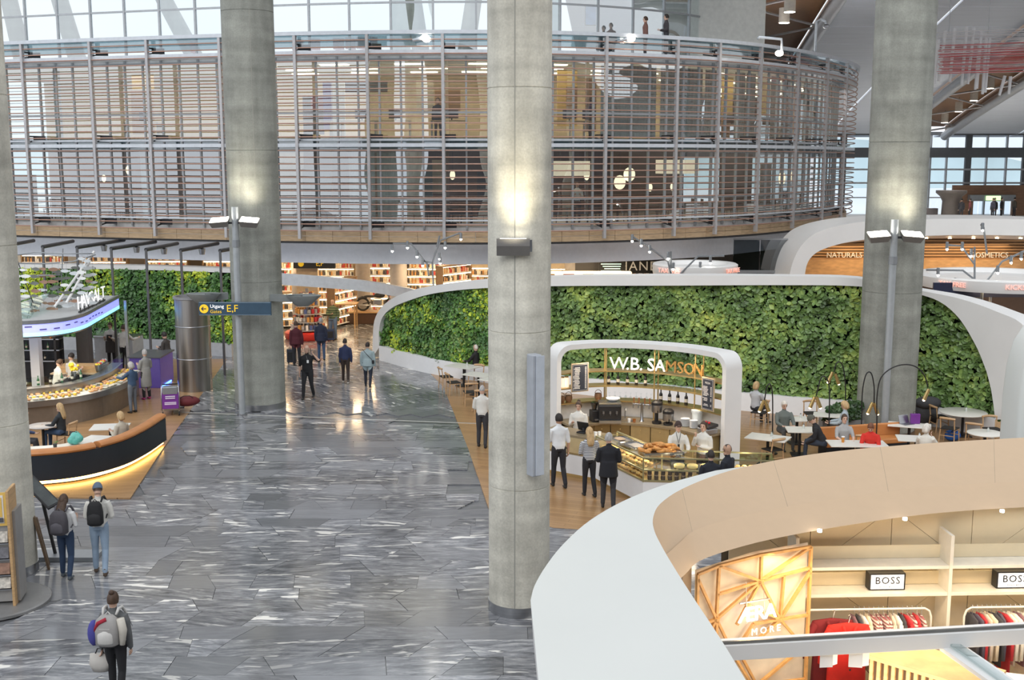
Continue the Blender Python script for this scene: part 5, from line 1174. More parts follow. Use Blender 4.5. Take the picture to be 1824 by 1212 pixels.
MB().box((kx-.2,ky,.95), (1.15,.5,1.7), rz=R4).build('body', mat('rack_steel', (.36,.35,.34), .4, .4), t)
for x in (-.62,.42): MB().box((kx-.2+x*math.cos(R4)+.1,ky+x*math.sin(R4)-.12,1.12), (.05,.55,2.2), rz=R4).build('side_post', OAK, t, bevel=.008)
for i, z in enumerate((.35,.62,.92,1.22)):
    MB().box((kx-.2,ky-.29,z), (1.0,.1,.02), rz=R4).build('ledge', STEEL, t)
    for j in range(4): MB().box((kx-.58+j*.25,ky-.36+.25*j*R4,z+.12), (.22,.02,.2), R=Matrix.Rotation(R4,3,'Z') @ Matrix.Rotation(-.25,3,'X')).build('newspaper', [mat('newsprint',(.55,.52,.47),.8,var=.5,scale=14),mat('magazine',(.35,.20,.14),.5,var=.7,scale=6),mat('paper_dark',(.15,.15,.17),.6,var=.6,scale=9)][(i+j)%3], t)
MB().box((kx-.12,ky-.28,1.86), (.85,.02,.62), rz=R4).build('poster', mat('poster_yellow', (.72,.48,.12), .5, var=.1), t); MB().box((kx-.12,ky-.292,1.86), (.75,.01,.52), rz=R4).build('poster_border', mat('poster_white', (.75,.73,.70), .5), t); MB().box((kx-.12,ky-.30,1.90), (.70,.01,.36), rz=R4).build('poster_field', mat('poster_yellow', (0,0,0)), t)
MB().lathe((0,0,0), [(.13,0),(.13,.01)], 20).build('poster_disc', mat('poster_violet', (.14,.03,.22), .5), t, loc=(kx+.02,ky-.30,1.90)).rotation_euler = (PI/2,0,R4)
MB().box((kx+.0,ky-.305,1.67), (.5,.01,.08), rz=R4).build('poster_text_block', mat('ink_dark', (.08,.08,.09), .6), t)
t = thing('leaning_board', 'dark wooden easel leg leaning beside the newspaper rack', 'board'); e0 = G(88,1014); MB().bar((e0.x,e0.y-.02,.0), (e0.x-.20,e0.y-.10,1.12), .11, .05).build('board', wood('easel_brown',(.13,.085,.05),.5), t, bevel=.008)
MB().bar((e0.x-.12,e0.y+.25,.0), (e0.x-.19,e0.y-.04,1.08), .05, .05).build('rear_leg', wood('easel_brown',(0,0,0)), t)
# ================================================================== duty free hall under the office block
LPAN = lit('shelf_glow', (1,.80,.52), 1.5)
PROD = MB(); r = random.Random(21)
x = -1.02
while x < 1.0:
    w_ = r.uniform(.05,.11); h = r.uniform(.14,.28); PROD.k = r.randrange(6); PROD.box((x+w_/2,0,h/2), (w_*.9,.09,h)); x += w_+r.uniform(0,.015)
PM = [mat('pack_white',(.75,.72,.66),.5),mat('pack_amber',(.55,.28,.10),.4),mat('pack_red',(.45,.06,.05),.5),mat('pack_dark',(.08,.07,.07),.4),mat('pack_gold',(.65,.45,.18),.35,.3),mat('pack_cream',(.70,.58,.42),.5)]
PMESH = PROD.mesh('product_row', PM); PMESH2 = PMESH.copy(); mi = [0]*len(PMESH2.polygons); PMESH2.polygons.foreach_get('material_index', mi); PMESH2.polygons.foreach_set('material_index', [(i*5+2)%6 for i in mi])
def gondola(x, y, rz, h, label, two=False):
    t = thing('shop_shelving', label, 'shelving', (x,y,0), rz, 'lit shelving in the duty free hall')
    MB().box((0,.2,h/2), (2.2,.06,h)).build('back', mat('gondola_cream',(.72,.62,.46),.5), t)
    for s in (-1,1): MB().box((s*1.1,0,h/2), (.05,.45,h)).build('side', mat('gondola_wood',(.30,.20,.12),.5), t)
    n = int(h/.40)
    for k in range(n):
        z = .12+k*.40; sf_ = MB().box((0,0,z), (2.15,.42,.03)).build('shelf', PUREWHITE, t); MB().box((0,-.19,z+.34), (2.1,.03,.035)).build('light_strip', lit('gondola_strip',(1,.80,.52),7), sf_)
        tag(link('product_row', PMESH if k%2 else PMESH2, sf_, (0,-.05,z+.016)), kind='stuff')
    MB().box((0,0,h), (2.25,.5,.06)).build('top', mat('gondola_wood',(0,0,0)), t)
    return t
lbl = ['behind the toy stand','left of the motorcycle','behind the motorcycle','right of the motorcycle, angled','behind the spotlight branch','left of the pale middle column, first','left of the pale middle column, second','hidden partly by the pale middle column','right of the pale middle column','far right under the fascia','left of the dark column, over the living wall','far left over the living wall','second from the left over the living wall','third from the left over the living wall']
spots = [(-9.3,60,0,2.9),(-6.9,60.5,0,2.9),(-4.4,60,0,2.9),(-2.9,57.5,.9,2.9),(.0,59.5,0,2.8),(2.4,60,0,2.8),(-1.4,60.5,0,2.8),(4.8,60,0,2.8),(7.0,59.5,0,2.8),(-12.2,60,0,3),(-15,60,0,3.3),(-24,59,0,3.3),(-21,59.5,0,3.3),(-18,60,0,3.3)]
for (x, y, rz, h), l_ in zip(spots, lbl): gondola(x, y, rz, h, 'lit duty free shelving '+l_)
for i, (x, y, rz) in enumerate(((-8.4,56.6,1.2),(-1.2,55,.2),(1.0,55.3,.1),(-11,55.5,.4))): gondola(x, y, rz, 1.75 if i else 2.3, ['dark timber bookshelf beside the man in the striped sweater','low shelving in the middle of the duty free hall','low shelving right of the grey pillar','shelving near the red toy stand'][i])
hall_back = tag(MB().box((-13,63,1.95), (48,.3,3.9)).build('wall_back', mat('hall_wall',(.55,.45,.33),.6,var=.1,scale=.5)), kind='structure')
for i, (x, y) in enumerate(((-5.0,50.5),(-7.6,58.5),(3.0,57),(-10.1,54.5))):
    tag(MB().lathe((x,y,0), [(.42,0),(.42,.1),(.38,.12),(.38,3.95)], 24).build('round_pillar', mat('pillar_warm',(.45,.42,.40),.4), smooth=True), ['round grey pillar under the fascia by the ribbon beam','round pillar deep in the duty free hall','round pillar behind the pale middle column','round pillar by the cream shop wall'][i], 'pillar')
tag(MB().box((-9.55,53.6,1.7), (1.0,.35,3.4)).build('shop_wall_stub', mat('cream_wall',(.66,.55,.40),.5), bevel=.02), 'cream wall stub right behind the toy stand', 'wall panel')
t = thing('hanging_gate_sign', 'small dark hanging sign with yellow marks in the duty free hall', 'sign'); p = AT(560,470,52.5); MB().box(p, (1.9,.12,.42)).build('board', mat('sign_dark',(.03,.035,.04),.5), t)
YEL = mat('sign_yellow',(.85,.55,.03),.5,emit=(1,.6,.02),es=.35)
MB().lathe((0,0,0), [(.13,0),(.13,.02)], 18).build('arrow_disc', YEL, t, loc=p+Vector((-.6,-.07,0))).rotation_euler = (PI/2,0,0); text('lettering','E,F',.3,YEL,p+Vector((.25,-.08,0)),(PI/2,0,0),t,.005)
for x in (-.7,.7): MB().bar(p+Vector((x,0,.2)), p+Vector((x,0,4.0-p.z)), .03).build('hanger', DARK, t)
for i in range(5):
    x = -11+i*3.6
    for j, y in enumerate((49.5,54,58.5)):
        lamp('hall_downlight', 'AREA', (x,y,3.92), 85, (1,.70,.40), .6, parent=ceil)
        MB().box((x,y,3.965), (.5,.5,.03)).build('downlight_panel', lit('hall_panel',(1,.76,.46),6), ceil)
for x in (-26,-22,-18,-14.6): lamp('hall_downlight', 'AREA', (x,57,3.92), 60, (1,.66,.36), 1, parent=ceil)
# bench with motorcycle
t = thing('display_bench', 'long dark brown display bench in the duty free hall', 'bench'); p = G(745,562); q = G(625,560); MB().box(((p.x+q.x)/2+.6,57.2,.28), (5.2,.8,.56)).build('body', mat('bench_brown',(.075,.04,.025),.5), t, bevel=.03); MB().box(((p.x+q.x)/2+.6,57.2,.59), (5.3,.9,.06)).build('top', OAK, t)
t = thing('motorcycle', 'black motorcycle displayed on the brown bench', 'motorcycle', ((p.x+q.x)/2+.0,57.2,.62)); TY = mat('tyre',(.02,.02,.02),.8)
for x in (-.72,.72):
    wh_ = MB().tube([(x+.30*math.cos(a),0,.34+.30*math.sin(a)) for a in np.linspace(0,2*PI,20)], .05, 8).build('wheel', TY, t, smooth='all')
    for k in range(6): a = k*PI/6; MB().bar((x+.28*math.cos(a),0,.34+.28*math.sin(a)), (x-.28*math.cos(a),0,.34-.28*math.sin(a)), .012).build('spoke', STEEL, wh_)
MB().sphere((.12,0,.78), (.28,.14,.13), 12, 8).build('fuel_tank', mat('tank_black',(.02,.02,.025),.2), t, smooth='all'); MB().sphere((-.35,0,.74), (.34,.13,.06), 12, 6).build('seat', BLACK, t, smooth='all'); MB().box((.02,0,.45), (.42,.26,.34)).build('engine', STEEL, t, bevel=.05)
MB().bar((.72,-.06,.34), (.48,-.06,.95), .04).build('fork', STEEL, t); MB().bar((.72,.06,.34), (.48,.06,.95), .04).build('fork', STEEL, t); MB().cyl((.46,-.32,.98), (.46,.32,.98), .018, n=8).build('handlebar', STEEL, t); MB().sphere((.62,0,.84), .09, 10, 8).build('headlamp', STEEL, t, smooth='all'); MB().cyl((-.9,-.12,.3), (.0,-.14,.3), .04, n=10).build('exhaust', STEEL, t, smooth=True); MB().bar((-.72,0,.36), (-.05,0,.5), .05).build('swing_arm', DARK, t); MB().tube([(-.95,0,.62),(-.72,0,.70),(-.5,0,.66)], .05, 8).build('rear_fender', BLACK, t)
t = thing('timber_frame_table', 'tall oak frame table in front of the motorcycle', 'table'); 
for x in (0,.9): MB().bar((p.x-3.6+x,55.4,0), (p.x-3.6+x,55.4,1.15), .07).build('leg', OAK, t); MB().bar((p.x-3.6+x,56.2,0), (p.x-3.6+x,56.2,1.15), .07).build('leg', OAK, t)
MB().box((p.x-3.15,55.8,1.17), (1.1,1.0,.06)).build('table_top', OAK, t)
# toy carousel stand
t = thing('toy_stand', 'round tiered stand of small toys on a red base', 'display stand'); p = G(545,606); p.y += .6
MB().lathe((p.x,p.y,0), [(1.0,0),(1.05,.06),(1.05,.30),(1.0,.34),(.3,.36)], 32).build('red_base', mat('stand_red',(.55,.03,.02),.35), t, smooth=True)
for k in range(5): MB().lathe((p.x,p.y,.42+k*.36), [(.1,0),(.82-.1*k,0),(.82-.1*k,.03),(.1,.03)], 24, cap=False).build('tier', mat('tier_silver',(.6,.6,.6),.3,.4), t)
MB().cyl((p.x,p.y,.3), (p.x,p.y,2.3), .08, n=10).build('mast', STEEL, t)
mb = MB()
for k in range(5):
    n = 26-3*k
    for i in range(n): a = 2*PI*i/n; rr_ = .72-.1*k; mb.k = r.randrange(5); mb.box((p.x+rr_*math.cos(a),p.y+rr_*math.sin(a),.45+k*.36+.12), (.11,.11,r.uniform(.14,.24)), rz=a)
tag(mb.build('toys', [mat('toy_red',(.5,.04,.05),.4),mat('toy_white',(.75,.73,.7),.4),mat('toy_blue',(.08,.12,.3),.4),mat('toy_grey',(.35,.36,.38),.4),mat('toy_orange',(.6,.3,.08),.4)], t), kind='stuff')
# bright floor-lit perfume counters right of the middle column
t = thing('perfume_counter', 'bright perfume counter glimpsed above the ivy wall frame', 'counter'); p = AT(1030,490,52); MB().box((p.x,53,1.5), (5,.6,3.0)).build('body', LPAN, t)
for i in range(6): MB().box((p.x-2.2+.9*i,52.6,2.75), (.5,.15,.35)).build('tester', PM[i], t)
# ================================================================== signs, floodlights, steel cylinder, trolley
SGB = mat('sign_blue_grey', (.035,.075,.12), .4)
def flood_pole(x, y, ztop, label, signboard):
    t = thing('floodlight_pole', label, 'lamp post', (x,y,0))
    MB().cyl((0,0,0), (0,0,ztop), .105, n=18).build('pole', mat('pole_grey',(.40,.43,.45),.4,.4), t, smooth=True); MB().lathe((0,0,0), [(.16,0),(.16,.05),(.11,.06)], 18).build('base_flange', STEEL, t)
    MB().lathe((0,0,ztop-1.25), [(.125,0),(.125,.22)], 14).build('coupling', GREYMETAL, t); MB().box((0,-.02,ztop-.5), (.8,.06,.06)).build('cross_arm', DARK, t)
    for s in (-1,1):
        h = MB().rings([[Vector(q) for q in ((-.30,-.20,.0),(.30,-.20,.0),(.30,.2,.0),(-.30,.2,.0))],[Vector(q) for q in ((-.24,-.14,-.2),(.24,-.14,-.2),(.24,.14,-.2),(-.24,.14,-.2))]]).build('lamp_head', mat('lamp_grey',(0,0,0)), t, loc=(s*.47,-.12,ztop-.40), fix=True)
        h.rotation_euler = (math.radians(20), s*.08, 0); MB().box((0,0,.01), (.54,.34,.015)).build('lens', WHITELAMP, h)
        lamp('flood_beam', 'SPOT', (s*.47,-.1,ztop-.3), 150, (1,.88,.66), .2, (math.radians(162),0,0), t, spot=math.radians(100), blend=.9)
    return t
fpL = flood_pole(-8.66, 36.15, 6.65, 'grey floodlight pole carrying the blue gate sign', True); fpR = flood_pole(10.72, 32.35, 6.45, 'grey floodlight pole on the thick right column', False)
t = thing('gate_sign', 'blue grey hanging sign reading Utgang Gates E,F', 'sign', AT(419,550,35.95))
MB().box((0,0,0), (2.28,.10,.42)).build('board', SGB, t, bevel=.008); MB().box((0,-.051,.195), (2.24,.004,.012)).build('edge_line', mat('sign_edge',(.25,.33,.40),.4), t); MB().box((0,-.051,-.195), (2.24,.004,.012)).build('edge_line', mat('sign_edge',(0,0,0)), t)
d_ = MB().lathe((0,0,0), [(.14,0),(.14,.012)], 28).build('arrow_disc', YEL, t, loc=(-.97,-.05,0)); d_.rotation_euler = (PI/2,0,0)
am = MB(); am.bar((-1.04,-.066,0), (-.90,-.066,0), .004, .03); am.bar((-1.045,-.066,0), (-.985,-.066,.06), .004, .03); am.bar((-1.045,-.066,0), (-.985,-.066,-.06), .004, .03); am.build('arrow', mat('arrow_dark',(.03,.05,.08),.5), t)
text('lettering', 'Utgang', .155, lit('sign_letter_white',(1,1,1),.7), (-.56,-.055,.075), (PI/2,0,0), t, .003); text('lettering', 'Gates', .155, YEL, (-.60,-.055,-.09), (PI/2,0,0), t, .003); text('lettering', 'E,F', .32, YEL, (-.08,-.055,.0), (PI/2,0,0), t, .003)
MB().box((-.23,.10,0), (.25,.12,.2)).build('pole_clamp', DARK, t)
for i, (u, v, D) in enumerate(((366,524,36.6),(537,527,36.6))):
    t = thing('bowl_uplight', ['grey boat shaped uplight left of the gate sign','grey boat shaped uplight right of the dark column'][i], 'lamp', AT(u,v,D)); rows = []
    for z, a, b in ((-.34,.18,.06),(-.26,.30,.14),(0,.55,.34),(.02,.55,.34),(.0,.50,.30),(-.2,.26,.12)): rows.append([Vector((a*math.cos(q)*(1.15 if math.cos(q)*(1 if i else -1) > 0 else .9), b*math.sin(q), z)) for q in np.linspace(0,2*PI,20,endpoint=False)])
    MB().rings(rows).build('bowl', mat('bowl_grey',(.20,.22,.22),.45), t, smooth=True); MB().bar((.0,0,-.1), ((.62 if i == 0 else -1.05),.35,-.1), .16, .22).build('arm', mat('bowl_grey',(0,0,0)), t); MB().bar((-.5,0,.03), (.5,0,.03), .04, .03).build('lamp_tube', mat('bowl_grey',(0,0,0)), t)
t = thing('steel_cylinder', 'tall ribbed stainless steel ventilation cylinder beside the living wall', 'ventilation', (G(340,700).x, G(340,700).y+.6, 0)); 
RIBS = mat('ribbed_steel',(.36,.34,.32),.28,.95,var=.15,scale=1.5,stretch=(6,6,.1))
for k, (z0, z1) in enumerate(((0,1.15),(1.17,2.30),(2.32,3.30))): MB().lathe((0,0,0), [(.60,z0),(.60,z1)], 40, cap=False).build('drum_section', RIBS, t, smooth='all')
for z in (1.16,2.31): MB().lathe((0,0,0), [(.605,z-.02),(.625,z),(.605,z+.02)], 40, cap=False).build('joint_ring', STEEL, t, smooth='all')
MB().lathe((0,0,0), [(.60,3.26),(.64,3.28),(.64,3.36),(.55,3.36),(.53,3.2),(0,3.18)], 40, cap=False).build('rim', mat('rim_grey',(.30,.30,.31),.4,.5), t, smooth=True)
# luggage trolley
p = G(305,741); t = thing('luggage_trolley', 'luggage trolley with a violet panel and a dark red bag', 'trolley', (p.x,p.y,0), .25)
VIO = mat('violet_panel',(.16,.03,.25),.4)
for x in (-.27,.27): MB().tube([(x,-.15,.22),(x*1.0,-.1,.6),(x*.95,-.05,.95),(x*.9,.05,1.02)], .02, 8).build('frame_tube', STEEL, t, smooth='all')
MB().bar((-.25,.05,1.02), (.25,.05,1.02), .035).build('handle', BLACK, t); MB().box((0,-.13,.52), (.50,.02,.52), R=Matrix.Rotation(-.1,3,'X')).build('advert_panel', VIO, t); MB().box((0,.0,.84), (.46,.26,.24)).build('basket', GREYMETAL, t, bevel=.02); MB().box((.1,.45,.2), (.62,.9,.05)).build('deck', STEEL, t)
for i, z in enumerate((.66,.60,.46,.41)): MB().box((0,-.155,z), (.30 if i < 2 else .36,.01,.035), R=Matrix.Rotation(-.1,3,'X')).build('panel_text_line', mat('panel_pale',(.65,.55,.7),.5), t)
for x, y in ((-.25,-.05),(.25,-.05),(.0,.85)):
    w_ = MB().cyl((-.02,0,0), (.02,0,0), .07, n=12).build('wheel', TY, t, loc=(x,y,.08)); MB().bar((x,y,.08), (x,y,.2), .03).build('fork', STEEL, t)
t = thing('travel_bag', 'dark red travel bag lying on the luggage trolley', 'bag', (p.x+.42,p.y+.35,.235), .25); MB().sphere((0,0,.17), (.42,.22,.17), 14, 8).build('body', mat('bag_red',(.13,.015,.02),.7), t, smooth='all'); MB().tube([(-.2,-.15,.3),(-.1,-.2,.38),(.1,-.2,.38),(.2,-.15,.3)], .012, 6).build('handle', BLACK, t)
# branching spotlights above the ivy wall and shop canopies
def branch(label, D, lines, spots, grp='branching spotlights'):
    t = thing('spotlight_branch', label, 'lamp', group=grp)
    for L in lines: MB().tube([AT(u,v,D) for u,v in L], .035, 6).build('branch', GREYMETAL, t)
    for u, v in spots:
        q = AT(u,v,D); s = MB().lathe((0,0,0), [(.045,-.10),(.055,-.1),(.055,.12),(.03,.14)], 10).build('spot_head', GREYMETAL, t, smooth=True, loc=q+Vector((0,-.05,.0))); MB().lathe((0,0,-.105), [(0,0),(.05,0)], 10, cap=False).build('lens', WHITELAMP, s); MB().sphere(q+Vector((0,-.07,-.12)), .045, 8, 6).build('bulb', WHITELAMP, t)
    q = AT(*lines[0][0],D); MB().cyl((q.x,q.y,0), q, .05, n=8).build('mast', GREYMETAL, t)
branch('branching steel spotlight tree left of the pale middle column', 44.5, [[(772,512),(770,468),(757,466),(732,434),(700,434)],[(770,470),(775,452),(785,428),(802,422),(820,415)],[(778,440),(783,420)],[(764,492),(760,468),(752,462)]], [(699,442),(743,452),(726,436),(753,468),(783,456),(784,464),(793,436),(821,421)])
branch('branching spotlight arm left of the small round canopy', 42.5, [[(1197,497),(1190,466),(1160,443),(1124,420)],[(1195,490),(1195,448)],[(1210,490),(1243,457),(1290,456)]], [(1126,424),(1142,432),(1157,443),(1190,455),(1199,474),(1247,473),(1265,463)])
branch('branching spotlight arm over the large round canopy, left', 39.5, [[(1745,512),(1738,500),(1715,482),(1650,481)],[(1736,506),(1736,440)],[(1735,470),(1712,438),(1688,437)]], [(1686,438),(1713,438),(1729,450),(1700,502),(1670,484)])
branch('branching spotlight arm over the large round canopy, right', 39.2, [[(1750,514),(1752,508),(1785,466),(1830,445)],[(1758,452),(1752,405),(1747,400)]], [(1749,404),(1776,480),(1800,462),(1818,455)])
# arched floor lamps in the cafe
def arclamp(label, D, L, shades):
    t = thing('arc_floor_lamp', label, 'floor lamp', group='arched brass floor lamps'); P_ = [AT(u,v,D) for u,v in L]; b = P_[0].copy(); b.z = .02
    MB().tube(spline([b]+P_, 40), .018, 6).build('stem', BLACK, t, smooth='all'); MB().lathe((b.x,b.y,.006), [(.16,0),(.16,.025),(.03,.04)], 18).build('base', BLACK, t)
    e = P_[-1]
    for u, v, dx in shades:
        q = AT(u,v,D); MB().tube([e, q+Vector((0,0,.12))], .008, 5).build('cord', BLACK, t)
        MB().cyl(q+Vector((dx*.06,0,.17)), q+Vector((-dx*.06,0,-.14)), .045, .055, 12).build('brass_shade', BRASS, t, smooth=True); MB().sphere(q+Vector((-dx*.06,0,-.14)), .04, 8, 6).build('bulb', WARMLAMP, t)
    return t
arclamp('arched floor lamp with twin brass shades before the thick right column', 31.6, [(1535,742),(1536,700),(1541,672),(1547,663),(1553,668),(1557,690),(1557,718)], [(1550,728,1),(1560,729,-1)])
arclamp('arched floor lamp reaching right across the thick column with one brass shade', 31.4, [(1562,752),(1562,710),(1568,676),(1585,658),(1608,650),(1630,653),(1646,668),(1653,690)], [(1650,704,1)])
arclamp('arched floor lamp with twin brass shades high beside the thick column', 33.6, [(1505,735),(1506,690),(1502,655),(1495,645),(1489,650),(1486,662)], [(1479,673,1),(1491,676,-1)])
arclamp('arched floor lamp with twin brass shades over the grey haired man', 31.8, [(1477,745),(1477,690),(1470,672),(1462,675),(1454,705)], [(1447,718,1),(1458,718,-1)])
arclamp('arched floor lamp with twin brass shades beside the bakery arch', 31.2, [(1376,770),(1376,705),(1372,685),(1366,690),(1362,712)], [(1357,724,1),(1366,725,-1)])
# red string sculpture
t = thing('string_sculpture', 'hanging sculpture of white rods and red strings under the roof', 'sculpture'); D = 60; r = random.Random(2)
RS = mat('red_string',(.60,.10,.10),.6); WS = mat('white_string',(.7,.68,.68),.6)
for i in range(120):
    v = 76+i*.52+r.uniform(-.5,.5) if i < 100 else 52+r.uniform(0,24); y0 = D+r.uniform(-1.5,1.5); q, e = AT(1668+r.uniform(0,14), v+4, y0), AT(1900, v-4+r.uniform(-3,3), y0+r.uniform(-1,1)); MB().bar(q, e, .018).build('string', RS if i%3 and i < 100 else WS, t)
for u0, v0, u1, v1 in ((1684,55,1672,145),(1701,50,1692,146),(1722,48,1713,152),(1735,49,1724,150),(1748,54,1740,158),(1763,68,1755,165),(1745,80,1737,160),(1790,135,1780,170),(1672,70,1664,150),(1757,66,1750,168),(1800,136,1797,168)): MB().cyl(AT(u0,v0,D), AT(u1,v1,D), .09, .07, n=8).build('rod', PUREWHITE, t, smooth=True)
for u in (1690,1760,1840): q = AT(u,60,D); MB().cyl(q, (q.x,q.y,vz(D)), .015, n=5).build('hanger', STEEL, t)
# swan-neck floodlights on the terrace rail
for i, (L, h) in enumerate((([(1350,70),(1352,66),(1392,70),(1393,92)],(1388,95)),([(1452,92),(1454,38),(1462,34),(1470,38),(1472,46)],(1472,47)),([(1100,75),(1120,68),(1124,68)],(1124,69)),([(735,72),(757,66),(757,68)],(757,67)))):
    D = [48.5,56,46.4,45.2][i]; t = thing('terrace_floodlight', ['swan neck floodlight on the terrace rail near the roof rib','thin hooked lamp at the rounded end of the terrace','bright floodlight on the terrace rail right of the pale column','bright floodlight on the terrace rail left of the pale column'][i], 'lamp'); MB().tube([AT(u,v,D) for u,v in L], .06, 8).build('arm', ALU, t, smooth='all'); q = AT(*h,D); MB().sphere(q, (.17,.12,.12), 12, 8).build('lamp_head', WHITELAMP if i != 1 else STEEL, t, smooth='all')
# ================================================================== tables and chairs
CHW = wood('chair_beech', (.50,.32,.17), .45); CHS = mat('woven_seat_black', (.02,.018,.016), .8, var=.4, scale=40)
def make_chair():
    t = thing('cafe_chair', 'beech cafe chair with a black woven seat', 'chair')
    for x in (-.2,.2):
        MB().tube([(x*1.1,-.20,0),(x,-.17,.44)], [.016,.02], 8).build('leg', CHW, t, smooth=True); MB().tube([(x*1.1,.22,0),(x,.18,.44),(x*.98,.23,.76)], [.016,.02,.017], 8).build('leg', CHW, t, smooth=True)
        MB().bar((x,-.17,.42), (x,.18,.42), .03).build('side_rail', CHW, t)
    MB().box((0,0,.445), (.44,.40,.035)).build('seat', CHS, t, bevel=.01)
    MB().tube([(-.22,.22,.76),(-.12,.265,.77),(0,.28,.775),(.12,.265,.77),(.22,.22,.76)], [.03,.036,.038,.036,.03], 8).build('backrest', CHW, t, smooth=True)
    for y in (-.18,.2): MB().bar((-.2,y,.25), (.2,y,.25), .02).build('stretcher', CHW, t)
    return t
chair0 = make_chair(); ch_used = [False]
def chair(u, v, face, label):                            # pixel of the floor under the seat; face = where the sitter looks (0 away from the viewer)
    p = G(u, v); 
    if not ch_used[0]: c = chair0; ch_used[0] = True
    else: c = copy_tree(chair0)
    c.location = (p.x,p.y,.007); c.rotation_euler.z = face+PI; tag(c, label, 'chair', 'beech cafe chairs'); return c
TOPM = mat('table_marble', (.72,.70,.64), .3, var=.05, scale=3)
def table(u, v, w_, d, rz, label, rnd=False, m=None, h=.74):
    p = G(u, v, h); t = thing('cafe_table', label, 'table', (p.x,p.y,0), rz)
    if rnd: MB().lathe((0,0,h-.03), [(w_/2-.01,0),(w_/2,.01),(w_/2,.025),(w_/2-.01,.03)], 28).build('table_top', m or TOPM, t, smooth=True)
    else: MB().box((0,0,h-.015), (w_,d,.03)).build('table_top', m or TOPM, t, bevel=.006)
    MB().cyl((0,0,.03), (0,0,h-.03), .04, n=12).build('column', BLACK, t, smooth=True); MB().box((0,0,.022), (.45,.45,.03)).build('foot', BLACK, t, bevel=.008); return t
def shaker(tb, dx, dy, label, m=None, h=.11):
    o = thing('table_item', label, 'tableware', (tb.location.x+dx,tb.location.y+dy,.741)); MB().lathe((0,0,0), [(.028,0),(.03,h*.7),(.018,h*.85),(.02,h)], 10).build('body', m or mat('shaker_glass',(.55,.58,.55),.2), o, smooth=True); MB().lathe((0,0,h), [(.021,0),(.018,.02)], 10).build('lid', STEEL, o)
T1 = table(1368,779,1.1,.7,-.5,'pale rectangular table with glasses beside the bakery arch'); T2 = table(1425,765,.75,.7,-.1,'square table in front of the grey haired man'); T3 = table(1527,790,1.5,.7,-.05,'long pale table of the man in the grey tee shirt')
T4 = table(1420,746,.7,.6,.1,'small table behind the grey haired man'); T5 = table(1632,781,1.0,.7,-.2,'pale table in front of the white haired woman'); T6 = table(1620,757,1.15,.6,-.35,'grey table with a laptop beside the thick column'); T7 = table(1716,734,1.35,1,0,'large round table by the ivy wall at the right',True); T8 = table(1755,771,.95,1,0,'small round table just above the ring canopy',True)
T9 = table(1477,739,.9,.6,-.3,'pale table of the reading woman by the ivy wall')
T10 = table(826,652,1.2,.8,-.65,'long pale table of the man in the dark suit'); T11 = table(852,667,1.0,.7,-.6,'pale table with a bag chair beside the pale middle column'); T12 = table(880,676,.9,.7,-.6,'pale table half hidden by the pale middle column')
for tb, n_ in ((T1,'near the bakery arch'),(T2,'of the grey haired man'),(T3,'of the man in grey'),(T4,'behind the grey haired man'),(T5,'of the white haired woman'),(T7,'by the ivy wall, round'),(T8,'just above the ring canopy'),(T10,'of the man in the dark suit')): shaker(tb, .12, .1, 'small glass shaker on the table '+n_)
BEER = mat('beer_amber',(.55,.22,.03),.15)
for dx, n_ in ((-.35,'left'),(.25,'right')):
    o = thing('beer_glass', 'glass of amber beer on the long table, %s one' % n_, 'glass', (T3.location.x+dx,T3.location.y+.1,.741)); MB().lathe((0,0,0), [(.035,0),(.045,.14)], 12).build('beer', BEER, o, smooth=True); MB().lathe((0,0,.14), [(.045,0),(.045,.02)], 12).build('foam', PUREWHITE, o)
o = thing('wine_glass', 'stem glass standing on the table by the bakery arch', 'glass', (T1.location.x+.1,T1.location.y-.1,.741)); MB().lathe((0,0,0), [(.032,0),(.032,.004),(.004,.01),(.004,.09),(.03,.11),(.036,.15),(.03,.20)], 12, cap=False).build('bowl', GLS, o, smooth=True)
o = thing('laptop', 'open silver laptop on the table by the thick column', 'laptop', (T6.location.x-.05,T6.location.y+.05,.741), .4); MB().box((0,0,.008), (.34,.24,.015)).build('keyboard', STEEL, o); MB().box((0,.15,.12), (.34,.012,.24), R=Matrix.Rotation(-.35,3,'X')).build('screen', STEEL, o)
o = thing('paper_bag', 'violet paper bag on the laptop table', 'bag', (T6.location.x+.2,T6.location.y+.15,.741)); MB().box((0,0,.14), (.26,.12,.28)).build('bag', VIO, o, bevel=.01); MB().tube([(-.06,0,.28),(-.05,0,.34),(.05,0,.34),(.06,0,.28)], .006, 5).build('handle', BLACK, o)
o = thing('blue_bag', 'blue rucksack on the floor under the round table', 'bag', G(1696,786)); MB().sphere((0,0,.17), (.24,.18,.17), 12, 8).build('body', mat('bag_blue',(.02,.12,.45),.6), o, smooth='all'); MB().tube([(-.08,-.1,.3),(0,-.12,.36),(.08,-.1,.3)], .012, 6).build('strap', BLACK, o)
o = thing('dark_coat', 'dark grey coat thrown over a chair by the ivy wall', 'coat', G(1650,762)+Vector((0,0,.0))); MB().sphere((0,0,.78), (.42,.2,.2), 12, 8).build('shoulders', mat('coat_grey',(.06,.06,.065),.9,bump=.6), o, smooth='all'); MB().rings([[Vector((a*math.cos(q),.12*math.sin(q)+.05,z)) for q in np.linspace(0,2*PI,14,endpoint=False)] for z, a in ((.15,.32),(.5,.36),(.78,.38))]).build('skirt', mat('coat_grey',(0,0,0)), o, smooth='all')
